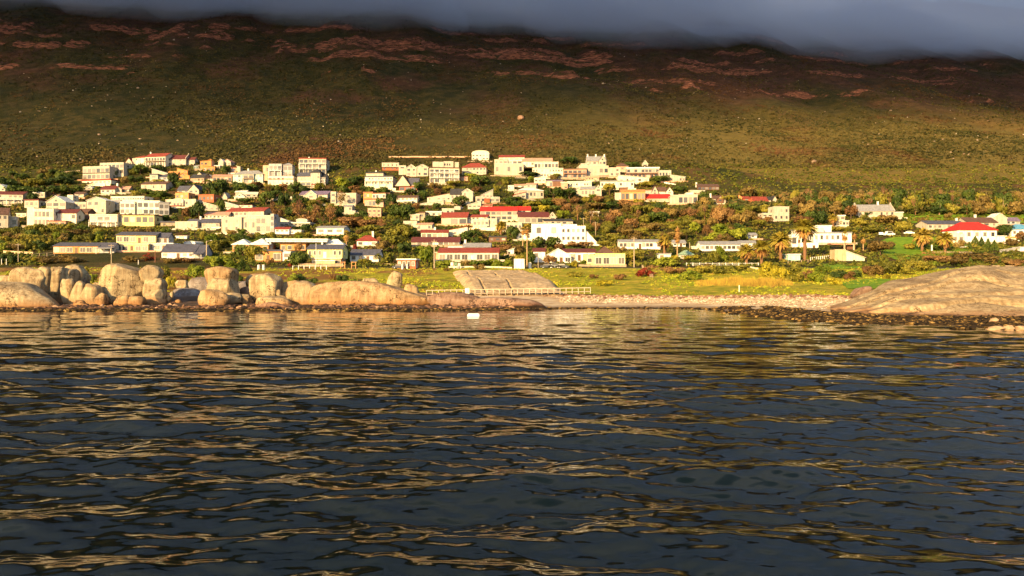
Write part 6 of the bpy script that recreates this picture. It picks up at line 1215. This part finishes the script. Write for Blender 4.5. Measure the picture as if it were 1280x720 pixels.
# the granite dome on the right: one shaped sheet of rock
def dome():
    nx, ny = 260, 130; px0, px1 = 1038, 1640
    u = np.linspace(0, 1, nx)[None, :]; v = np.linspace(0, 1, ny)[:, None]
    pxx = px0 + (px1 - px0) * u + 0 * v
    near = np.interp(pxx, [1038, 1080, 1150, 1280, 1640], [100, 96, 92, 88, 84]); far = np.interp(pxx, [1038, 1100, 1200, 1400, 1640], [118, 132, 150, 155, 150])
    Yv = near + (far - near) * v; X = (pxx - CX) / F * Yv
    ztop = np.interp(pxx, [1038, 1062, 1085, 1110, 1150, 1190, 1225, 1270, 1330, 1420, 1540, 1640], [.5, 1.2, 2.3, 4.1, 5.1, 6.2, 7.0, 6.7, 6.9, 6.2, 3.2, -.4])
    f = np.interp(v, [0, .02, .08, .16, .19, .3, .45, .6, .8, 1], [0, .02, .16, .34, .37, .55, .80, .97, 1, .3])
    h = ztop * f
    # ledges: thin undercut joints that run along the rock
    for lv, tl, dp in ((.155, .10, .5), (.33, -.06, .45), (.235, .02, .3), (.46, .16, .4)):
        d = v - lv - tl * (u - .4) - .018 * np.sin(u * 26 + lv * 40) - .03 * (fbm(u * 9, v * 0 + lv * 7, 3, 70) - .5); h -= 1.9 * dp * np.exp(-(d / .010) ** 2) * sstep(0, 1.2, h); h += .28 * dp * sstep(0, .03, d)
    h += .9 * (fbm(X / 7, Yv / 5, 4, 91) - .5) * sstep(.3, 2, h) + .18 * (fbm(X / 1.3, Yv / 1.0, 3, 92) - .5) * sstep(.2, 1, h)
    # a bulging slab in the middle
    h += .8 * np.exp(-((pxx - 1215) / 42) ** 4) * np.exp(-((v - .40) / .10) ** 4)
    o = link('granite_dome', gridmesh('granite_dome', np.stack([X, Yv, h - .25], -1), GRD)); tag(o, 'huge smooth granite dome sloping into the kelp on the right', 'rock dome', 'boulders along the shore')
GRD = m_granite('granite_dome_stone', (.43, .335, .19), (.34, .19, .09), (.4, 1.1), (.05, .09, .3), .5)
dome()
rock('dark rock fin at the left foot of the granite dome', 1068, 1092, 359, 372, 128, GD, .8, tilt=-14)
for i, (a, b, c, d, l) in enumerate([(1236, 1254, 408.5, 415, 'pale wet rock in the water at the lower right, leftmost of three'), (1257, 1268, 407, 414, 'pale pointed wet rock, middle one of three at the lower right'), (1272, 1290, 408, 416, 'pale wet rock cut by the right edge of the water'), (1239, 1248, 398, 402, 'small pale rock set in the kelp below the dome')]):
    rock(l, a, b, c, d, 75.5, simple('pale_wet_rock', (.36, .24, .14), .5, .3, nscale=2), .7, sub=4, name='rock', amp=.38)

# ------------------------------------------------------------------ pebbles, weed, scree
def lumps(name, X, Y, S, mat, label, zoff=.3, flat=.6, seed=1, Z=None, kind='stuff'):
    bm = bmesh.new(); bmesh.ops.create_icosphere(bm, subdivisions=1, radius=1); B = np.array([v.co[:] for v in bm.verts]); T = np.array([[v.index for v in f.verts] for f in bm.faces]); bm.free()
    r = np.random.RandomState(seed); N = len(X); Z = zterrain(X, Y) if Z is None else Z
    jit = 1 + .3 * r.normal(size=(N, len(B)))[..., None].clip(-1, 1); a = r.rand(N) * 6.28; st = 1 + .7 * r.rand(N)
    P = B[None] * jit * S[:, None, None]; P[..., 0] *= st[:, None]; P[..., 2] *= flat
    x = P[..., 0] * np.cos(a)[:, None] - P[..., 1] * np.sin(a)[:, None]; y = P[..., 0] * np.sin(a)[:, None] + P[..., 1] * np.cos(a)[:, None]
    V = np.stack([x + X[:, None], y + Y[:, None], P[..., 2] + (Z + zoff * S)[:, None]], -1).reshape(-1, 3)
    Q = (T[None] + (np.arange(N) * len(B))[:, None, None]).reshape(-1, 3)
    o = link(name, npmesh(name, V, Q, mat, False)); tag(o, label, kind=kind); return o
def lumpmat(name, stops, rough=.8, spec=.3):
    m, nt, nd, ln = newmat(name); b = principled(nd, ln, rough, spec); geo = nd.new('ShaderNodeNewGeometry'); c = ramp(nd, ln, geo.outputs['Random Per Island'], stops); n = noise(nd, ln, 2.5, 4, posn(nd))
    ln.new(mix(nd, ln, .6, c.outputs[0], ramp(nd, ln, n.outputs[0], [(.3, (.5, .5, .5)), (.7, (1, 1, 1))]).outputs[0], 'MULTIPLY'), b.inputs['Base Color']); return m
r2 = np.random.RandomState(21)
PEB = lumpmat('pebble_stone', [(0, (.22, .14, .08)), (.3, (.38, .28, .18)), (.75, (.56, .46, .33)), (1, (.72, .65, .52))]); WEED = lumpmat('weed_fronds', [(0, (.012, .009, .006)), (.5, (.03, .02, .01)), (.75, (.08, .05, .018)), (.9, (.2, .12, .035)), (1, (.38, .24, .08))], .8, .08)
n = 11000; pxv = r2.uniform(700, 1110, n); t = .3 + .7 * r2.rand(n) ** .7; Y0 = shore(pxv); Y_ = Y0 + 5 + (np.interp(pxv, PXC, C1) + 1 - Y0 - 5) * t
lumps('pebbles', (pxv - CX) / F * Y_, Y_, r2.uniform(.03, .10, n) * np.where(r2.rand(n) < .07, 2.6, 1), PEB, 'pale pebbles and driftwood lying on the beach', seed=5)
n = 1500; pxv = r2.uniform(640, 1100, n); Y_ = np.interp(pxv, PXC, C1) + r2.normal(0, 1.2, n)
lumps('wrack', (pxv - CX) / F * Y_, Y_, r2.uniform(.1, .35, n), lumpmat('wrack_mix', [(0, (.12, .05, .03)), (.6, (.3, .17, .09)), (1, (.5, .4, .3))]), 'line of dry reddish seaweed at the top of the beach', seed=6)
# weed-covered rocks all along the waterline
n = 9000; pxv = r2.uniform(-60, 905, n); off = np.abs(r2.normal(0, 2.6, n)) - 1.2; wdt = np.interp(pxv, [0, 540, 700, 860], [1.0, .9, .28, .35]); Y_ = shore(pxv) + off * wdt * 1.5
keep = (pxv < 660) | (r2.rand(n) < .30)
lumps('seaweed_rocks', ((pxv - CX) / F * Y_)[keep], Y_[keep], (r2.uniform(.12, .5, n) * np.where(pxv < 640, 1, .7))[keep], WEED, 'dark weed-covered rocks along the waterline', .0, .55, 7, Z=np.maximum(zterrain((pxv - CX) / F * Y_, Y_), -.12)[keep])
n = 26000; pxv = r2.uniform(880, 1560, n) ** 1.0; c0 = shore(pxv); inn = np.interp(pxv, [880, 960, 1040, 1100, 1200, 1560], [121, 118, 104, 97, 93, 90]); out = np.interp(pxv, [880, 940, 1000, 1100, 1280, 1560], [112, 98, 88, 82, 74.5, 70]); Y_ = out + (inn - out) * r2.rand(n)
pt = fbm(((pxv - CX) / F * Y_) / 3.0, Y_ / 3.0, 3, 44); edge = np.minimum((Y_ - out) / 5, 1) * np.interp(pxv, [880, 960, 1060], [.25, .7, 1]); keep = pt + .25 * r2.rand(n) < .40 + .40 * edge
lumps('kelp_bed', ((pxv - CX) / F * Y_)[keep], Y_[keep], r2.uniform(.10, .34, n)[keep], WEED, 'dark kelp and mussel bed between the dome and the water', .05, .6, 8, Z=np.clip(zterrain((pxv - CX) / F * Y_, Y_), -.08, .5)[keep] + .1 * r2.rand(keep.sum()))
n = 1300; pxv = r2.uniform(-60, 640, n); Y_ = shore(pxv) + 2 + np.abs(r2.normal(0, 3.2, n)); lumps('shore_rubble', (pxv - CX) / F * Y_, Y_, r2.uniform(.15, .55, n), lumpmat('rubble_mix', [(0, (.02, .013, .008)), (.55, (.07, .035, .02)), (.85, (.2, .10, .05)), (1, (.42, .26, .15))]), 'orange-brown rubble between the boulders and the water', .2, .7, 9)
n = 750; Y_ = 480 + 420 * r2.rand(n); pxv = r2.uniform(0, 1290, n); X_ = (pxv - CX) / F * Y_; cl = fbm(X_ / 50, Y_ / 50, 3, 71); keep = cl > .46
lumps('scree', X_[keep], Y_[keep], (r2.uniform(.2, .75, n) * np.where(r2.rand(n) < .04, 2, 1))[keep], lumpmat('scree_stone', [(0, (.2, .13, .09)), (.7, (.36, .27, .2)), (1, (.55, .48, .4))]), 'pale loose rocks scattered over the mountain slope', .3, .8, 10)
rock('lone pale boulder high on the slope above the town', 647.5, 654.5, 144, 149.5, hit(651, 150), m_granite('lone_boulder_stone', (.42, .26, .17)), .8, sub=3)
0 and rock('rusty rock crag jutting from the slope at the top centre', 706, 752, 70, 90, hit(728, 89), simple('crag_stone', (.26, .10, .06), .9, .1, nscale=.2), .4, (3, 2.4), name='rock_crag', amp=.16, cat='crag')
# ------------------------------------------------------------------ small built things
WP = W('white'); WOODP = simple('grey_wood', (.36, .28, .2), .8, .1, nscale=6)
def at(px, py, D=None):
    D = D or hit(px, py); X = (px - CX) / F * D; return X, D, gz(X, D), D / F
def pole(px, yb, yt, label, name='utility_pole', cat='pole', r=.11, arm=True, mat=None, lamp=False, group='poles along the street'):
    X, D, Z, s = at(px, yb); h = (yb - yt) * s; root = empty(name, (X, D, Z)); tag(root, label, cat, group)
    MB().tube((0, 0, -.4), (0, 0, h), r * 1.15, r * .8, 8).build('post', mat or simple('pole_wood', (.42, .34, .24), .85, .1, nscale=5), root)
    if arm: m = MB().box(-.9, .9, -.16, -.085, h - .6, h - .48); [m.tube((x, -.12, h - .48), (x, -.12, h - .3), .05, .04, 6) for x in (-.8, 0.0, .8)]; m.build('cross_arm', WOODP, root)
    if lamp: MB().tube((0, 0, h - .3), (1.6, -.3, h + .1), .05, .04, 6).build('lamp_arm', WOODP, root); MB().box(1.4, 2.1, -.45, -.15, h + .02, h + .16).build('lamp_head', simple('lamp_grey', (.5, .5, .5), .5), root)
pole(22.8, 331, 304, 'wooden pole in front of the dark hedge at the far left')
pole(139.2, 331, 305, 'slim pole in front of the long brick bungalow porch')
pole(258.2, 323, 301, 'thick street lamp pole right of the slate-roofed porch bungalow', 'street_lamp', 'lamp post', .2, False, lamp=True)
pole(542.8, 335, 299.5, 'tall pale pole at the left end of the red-roofed street bungalow', r=.16)
pole(744.5, 294, 277, 'slim pole among bare trees, right one of two', r=.1); pole(729.3, 285, 272, 'slim pole among bare trees, left one of two', r=.1)
pole(792.6, 334, 296, 'tall pale pole right of the lime-yellow bungalow', r=.15)
pole(672.8, 335, 320, 'short dark-topped pole before the broad-gabled maroon-roofed house', 'sign_pole', 'pole', .09, False)
pole(395, 334, 304, 'thin mast in front of the pale yellow house', 'mast', 'mast', .07, False, WP)
pole(477.5, 318, 311, 'small white post right of the small white slate bungalow', 'lamp_post', 'lamp post', .07, False, WP)
pole(1164.8, 316, 306, 'thick white post between the two lawn palms', 'marker_post', 'post', .3, False, WP)
pole(924, 365, 356.5, 'white marker post standing on the beach lawn', 'marker_post', 'post', .1, False, WP)
pole(173, 330.5, 325, 'small white post on top of the giant boulder', 'marker_post', 'post', .13, False, WP)
pole(194, 328, 313, 'brown pole left of the slate-roofed porch bungalow', 'wooden_pole', 'pole', .14, False, simple('brown_wood', (.2, .09, .05)))
pole(895.8, 328, 318, 'short brown post behind the rail fence', 'wooden_post', 'post', .1, False, simple('brown_wood', (.2, .09, .05)))
pole(862, 313, 303, 'short yellow-brown pole beside the green-roofed hut', 'wooden_post', 'post', .12, False)
for px, lab in ((2, 'thin white post before the dark hedge, left one of two'), (8, 'thin white post before the dark hedge, right one of two')): pole(px, 331, 323.5, lab, 'marker_post', 'post', .12, False, WP)
for px, lab in ((323.5, 'white bollard on the lawn, left one of the pair'), (329.5, 'white bollard on the lawn, right one of the pair')):
    X, D, Z, s = at(px, 337.5); m = MB(); m.tube((0, 0, -.2), (0, 0, 1.5), .42, .40, 12); m.tube((0, 0, 1.5), (0, 0, 1.62), .40, .26, 12); o = m.build('bollard', WP, None, (X, D, Z)); tag(o, lab, 'bollard', 'white bollards on the lawn')
# fences
def fence(pts, label, name='rail_fence', h=1.1, rails=(.35, .7, 1.05), gap=2.2, mat=None, r=.07, cat='fence', top=None, deck=None, pw=.08):
    """Posts and rails through ground points (column, distance)."""
    mat = mat or WP; P = [((px - CX) / F * D, D) for px, D in pts]; X0, Y0 = P[0]; root = empty(name, (X0, Y0, gz(X0, Y0))); tag(root, label, cat)
    Z0 = gz(X0, Y0); rm = MB(); k = 0
    for (ax, ay), (bx, by) in zip(P[:-1], P[1:]):
        L = math.hypot(bx - ax, by - ay); n = max(1, round(L / gap)); q = []
        for i in range(n + 1):
            x = ax + (bx - ax) * i / n; y = ay + (by - ay) * i / n; z = (gz(x, y) if top is None else top[0] + (top[1] - top[0]) * ((x - P[0][0]) / (P[-1][0] - P[0][0]))) ; q.append((x - X0, y - Y0, z - Z0))
        for i, (x, y, z) in enumerate(q):
            if i == 0 and (ax, ay) != P[0]: continue
            if k < 95: MB().box(x - pw, x + pw, y - pw, y + pw, -1.2 + z if top is not None else z - .3, z + h).build('post', mat, root)
            k += 1
        for a, b in zip(q[:-1], q[1:]):
            for rz in rails: rm.slab([(a[0], a[1] - .03, a[2] + rz + r), (b[0], b[1] - .03, b[2] + rz + r), (b[0], b[1] + .03, b[2] + rz + r), (a[0], a[1] + .03, a[2] + rz + r)], r * 2)
            if deck: rm.slab([(a[0], a[1] - .1, a[2] + .05), (b[0], b[1] - .1, b[2] + .05), (b[0], b[1] + deck, b[2] + .05), (a[0], a[1] + deck, a[2] + .05)], .18)
    rm.build('rails', mat, root); return root
d1 = hit(900, 334); fence([(858, hit(858, 332.5)), (948, hit(948, 332.5))], 'white rail fence behind the golden reeds, left of the palms', gap=2.2, rails=(.35, .9), r=.045)
fence([(1160, hit(1160, 317)), (1215, hit(1215, 317))], 'low orange-lit rail fence on the lawn beside the red-roofed house', h=.7, rails=(.3, .6), mat=WOODP, gap=2.2)
fence([(366, hit(366, 337)), (408, hit(408, 337))], 'light post-and-wire fence before the pale yellow house', h=1.2, rails=(1.1,), r=.025, gap=1.8)
fence([(802, hit(802, 333)), (808, hit(808, 342)), (816, hit(816, 347))], 'small pale fence running down the slope to the beach lawn', h=.9, gap=3, rails=(.8,), r=.03, mat=WOODP, pw=.05)
fence([(1013, hit(1013, 326)), (1040, hit(1040, 323))], 'white picket fence of the terrace by the turquoise hut', h=1.2, gap=1.2, rails=(.4, 1.1), r=.04)
fence([(985, hit(985, 330)), (1010, hit(1010, 328))], 'cream post fence below the turquoise hut', h=1.0, gap=1.5, rails=(.9,), r=.04, mat=WOODP)
fence([(1250, hit(1250, 316)), (1275, hit(1275, 312))], 'grey picket fence near the right edge below the blue roof', h=1.2, gap=.7, rails=(.4, 1.0), mat=W('grey'))
fence([(40, hit(40, 322)), (68, hit(68, 320))], 'pale rail fence with a diagonal brace before the long brick bungalow', h=1.4, gap=2.4, rails=(.5, 1.3), mat=W('stone'))
fence([(640, 237.5), (700, 237.5)], 'low dark rail fence along the street by the white shed', h=.7, rails=(.3, .6), mat=simple('dark_rail', (.05, .045, .05)), gap=2)
# boardwalk: deck on posts with a white top beam
Db = 141.; za = CH + (YH - 362.6) * Db / F; zb2 = CH + (YH - 359.2) * Db / F
fence([(533, Db), (738, Db)], 'long white-railed boardwalk crossing in front of the granite face', 'boardwalk', h=0, rails=(-.06,), r=.055, gap=1.15, mat=simple('weathered_rail', (.5, .42, .32), .8, .1, nscale=6), cat='boardwalk', top=(za, zb2), pw=.055)
for o in [o for o in bpy.data.objects if o.name.startswith('boardwalk')]:
    zl = MB(); L = 205 * Db / F
    zl.slab([(0, .12, -.75), (L, .12, -.75 + (zb2 - za)), (L, 1.5, -.75 + (zb2 - za)), (0, 1.5, -.75)], .14); z_off = za - gz((533 - CX) / F * Db, Db)
    d = zl.build('deck', WOODP, o); d.location.z = z_off
X, D, Z, s = at(584, 368, Db - 1.0)
MB().box(-.42, .42, -.12, .12, -.6, 1.35).build('x', WP); o = bpy.context.scene.objects['x']; o.name = 'boardwalk_pier_post'; o.location = (X, D, za - .95); tag(o, 'thick white pier post in the middle of the boardwalk', 'post')
# cars
def car(px, py, body, label, kind='car', yaw=0, L=4.3):
    X, D, Z, s = at(px, py); root = empty('parked_' + kind, (X, D, Z), R(yaw)); tag(root, label, kind, 'vehicles parked by the houses')
    hh = .0 if kind == 'car' else .6; l = L / 2; bmx = MB()
    pr = [(-l, .28), (-l, .78), (-l * .86, .86), (-l * .62, .92), (-l * .42, 1.42 + hh), (l * .38, 1.45 + hh), (l * .62, .95 + hh * .5), (l * .96, .82 + hh * .3), (l, .62), (l, .28)]
    bmx.prism([(a, b) for a, b in pr], 'y', -.86, .86); o = bmx.build('body', simple('paint_' + body, dict(white=(.78, .78, .76), dark=(.05, .055, .07), grey=(.25, .26, .28), red=(.4, .04, .03))[body], .3, .5), root)
    bv = o.modifiers.new('b', 'BEVEL'); bv.width = .07; bv.segments = 2
    for sy in (-.875, .875):
        MB().prism([(-l * .52, .95), (-l * .38, 1.34 + hh), (l * .34, 1.36 + hh), (l * .52, .98 + hh * .4)], 'y', sy - .012, sy + .012).build('side_window', glassmat(), root)
    for sx in (-l * .62, l * .62):
        for sy in (-.8, .8):
            w = MB().tube((sx, sy - .1, .31), (sx, sy + .1, .31), .31, .31, 14).build('wheel', simple('tyre', (.02, .02, .02), .9), root); MB().tube((sx, sy - .115, .31), (sx, sy + .115, .31), .17, .17, 10).build('rim', simple('rim', (.5, .5, .5), .35), w)
    return root
car(499, 336, 'dark', 'dark car parked at the left side of the small brick kiosk', L=4.2); car(513, 336, 'grey', 'grey car parked at the right side of the small brick kiosk', L=4.2)
car(684, 335.5, 'dark', 'dark car, leftmost of three parked before the broad-gabled house'); car(693.5, 335.5, 'grey', 'grey car, middle one of three parked before the broad-gabled house'); car(702, 335.5, 'dark', 'dark car, rightmost of three parked before the broad-gabled house')
car(1111, 295, 'white', 'white van parked above the green lawn', 'van', 8, 5.2); car(1101, 294.5, 'white', 'white car parked left of the white van', 'car', 70); car(1136, 293, 'white', 'white car under the trees right of the white van', 'car', -10)
# white gateposts of the kiosk, notice boards, playground frames, steps
for px, lab in ((503, 'white gatepost before the brick kiosk, left one'), (509, 'white gatepost before the brick kiosk, right one')): pole(px, 336.5, 330, lab, 'gatepost', 'post', .3, False, WP)
def frame_thing(px, py, w, h, label, name, cat, mat, legs=2, cross=True):
    X, D, Z, s = at(px, py); root = empty(name, (X, D, Z)); tag(root, label, cat); W_ = w * s; H_ = h * s
    for i in range(legs): x = -W_ / 2 + W_ * i / (legs - 1); MB().box(x - .1, x + .1, -.1, .1, -.3, H_).build('leg', mat, root)
    MB().box(-W_ / 2 - .2, W_ / 2 + .2, -.08, .08, H_ + .002, H_ + .18).build('beam', mat, root)
    if cross: MB().box(-W_ / 2 + .1, W_ / 2 - .1, -.05, .05, H_ * .45, H_ * .45 + .12).build('crossbar', mat, root)
OW = simple('orange_wood', (.5, .24, .1), .8)
frame_thing(428.5, 336, 5, 8, 'orange wooden play frame, left one of two', 'play_frame', 'play frame', OW); frame_thing(442, 336, 5, 8, 'orange wooden play frame, right one of two', 'play_frame', 'play frame', OW)
def board(px, py, w, h, label, mat, z0=.5):
    X, D, Z, s = at(px, py); root = empty('notice_board', (X, D, Z)); tag(root, label, 'notice board', 'notice boards by the street'); W_ = w * s; H_ = h * s
    for x in (-W_ / 2 + .08, W_ / 2 - .08): MB().box(x - .06, x + .06, -.06, .06, -.3, H_).build('leg', WP, root)
    MB().box(-W_ / 2, W_ / 2, -.1, -.062, H_ * z0, H_).build('panel', mat, root)
board(565, 336, 3.4, 8, 'white and green notice board left of the brown shrub', W('white')); board(569.5, 336, 4, 8, 'green notice board beside the white one by the street', simple('board_green', (.12, .2, .12))); board(574, 336, 3.2, 7, 'small pale notice board nearest the brown shrub', W('cream'))
X, D, Z, s = at(662.5, 335.5); m = MB(); m.box(-.42, .42, -.3, .3, -.2, 1.7); m.prism([(-.5, 1.7), (0, 2.0), (.5, 1.7)], 'y', -.35, .35); o = m.build('meter_box', WP, None, (X, D, Z)); tag(o, 'small white box right of the tall fan palm', 'box')
# garden walls and track
def wallstrip(pts, h, label, mat, t=.3, name='garden_wall'):
    P = [((px - CX) / F * D, D) for px, D in pts]; m = MB(); X0, Y0 = P[0]; Z0 = gz(X0, Y0)
    for (ax, ay), (bx, by) in zip(P[:-1], P[1:]):
        n = max(1, int(math.hypot(bx - ax, by - ay) / 2))
        for i in range(n):
            x0, y0 = ax + (bx - ax) * i / n, ay + (by - ay) * i / n; x1, y1 = ax + (bx - ax) * (i + 1) / n, ay + (by - ay) * (i + 1) / n; z0 = gz(x0, y0) - Z0; z1 = gz(x1, y1) - Z0
            lo = [(x0 - X0, y0 - Y0, z0 - .6), (x1 - X0, y1 - Y0, z1 - .6), (x1 - X0, y1 - Y0 + t, z1 - .6), (x0 - X0, y0 - Y0 + t, z0 - .6)]; m.add(lo + [(a, b, c + .6 + h) for a, b, c in lo], [(0, 1, 5, 4), (1, 2, 6, 5), (2, 3, 7, 6), (3, 0, 4, 7), (4, 5, 6, 7)])
    o = m.build(name, mat, None, (X0, Y0, Z0)); tag(o, label, 'wall', 'garden walls and road edges'); return o
def wp(pts): return [(x, hit(x, y)) for x, y in pts]
wallstrip(wp([(4, 316), (20, 317), (41, 318)]), .9, 'sandy wall along the bank left of the long brick bungalow', W('sand'))
wallstrip(wp([(1199, 311), (1214, 309)]), .7, 'short white kerb wall in front of the conifer hedge', WP)
wallstrip(wp([(588, 197), (540, 197), (486, 197)]), .9, 'faint red-brown retaining wall above the white twin-gabled house', W('pink'))
wallstrip(wp([(75, 216), (100, 214)]), .6, 'earth-red road edge left of the long white flat-roofed house', W('stone'))
wallstrip(wp([(480, 330), (520, 334)]), .3, 'low pale kerb left of the brick kiosk', W('stone'))
wallstrip(wp([(938, 335), (948, 337)]), .5, 'short pale wall below the palm cluster', W('cream'))
wallstrip(wp([(258, 287), (276, 286)]), .9, 'white garden wall below the long slate-roofed white house', WP)
wallstrip(wp([(560, 335), (640, 335.5)]), .45, 'long pale kerb wall above the granite face', W('cream'))
wallstrip(wp([(830, 229), (845, 232)]), .8, 'thin white wall below the top-row end house', WP)
wallstrip(wp([(1270, 333), (1240, 333)]), .3, 'low brown wall behind the granite dome', W('stone'))
# small bright white block set on the water
X, Y, s = (592 - CX) / F * 99, 99, 99 / F
m = MB(); m.prism([(-.78, -.18), (-.86, .12), (-.72, .34), (.72, .34), (.86, .12), (.78, -.18)], 'y', -.5, .5); o = m.build('float', simple('block_white', (.85, .85, .82), .35, .5), None, (X, Y, .05)); bv = o.modifiers.new('b', 'BEVEL'); bv.width = .1; bv.segments = 2
tag(o, 'small bright white block on the water off the brown rocks', 'float')
# plants that ended up with the same words share a group with their look-alikes
from collections import Counter
tops = [o for o in bpy.data.objects if o.parent is None and o.get('label')]
cn = Counter(o['label'] for o in tops)
for o in tops:
    if cn[o['label']] > 1: o['group'] = o['label']
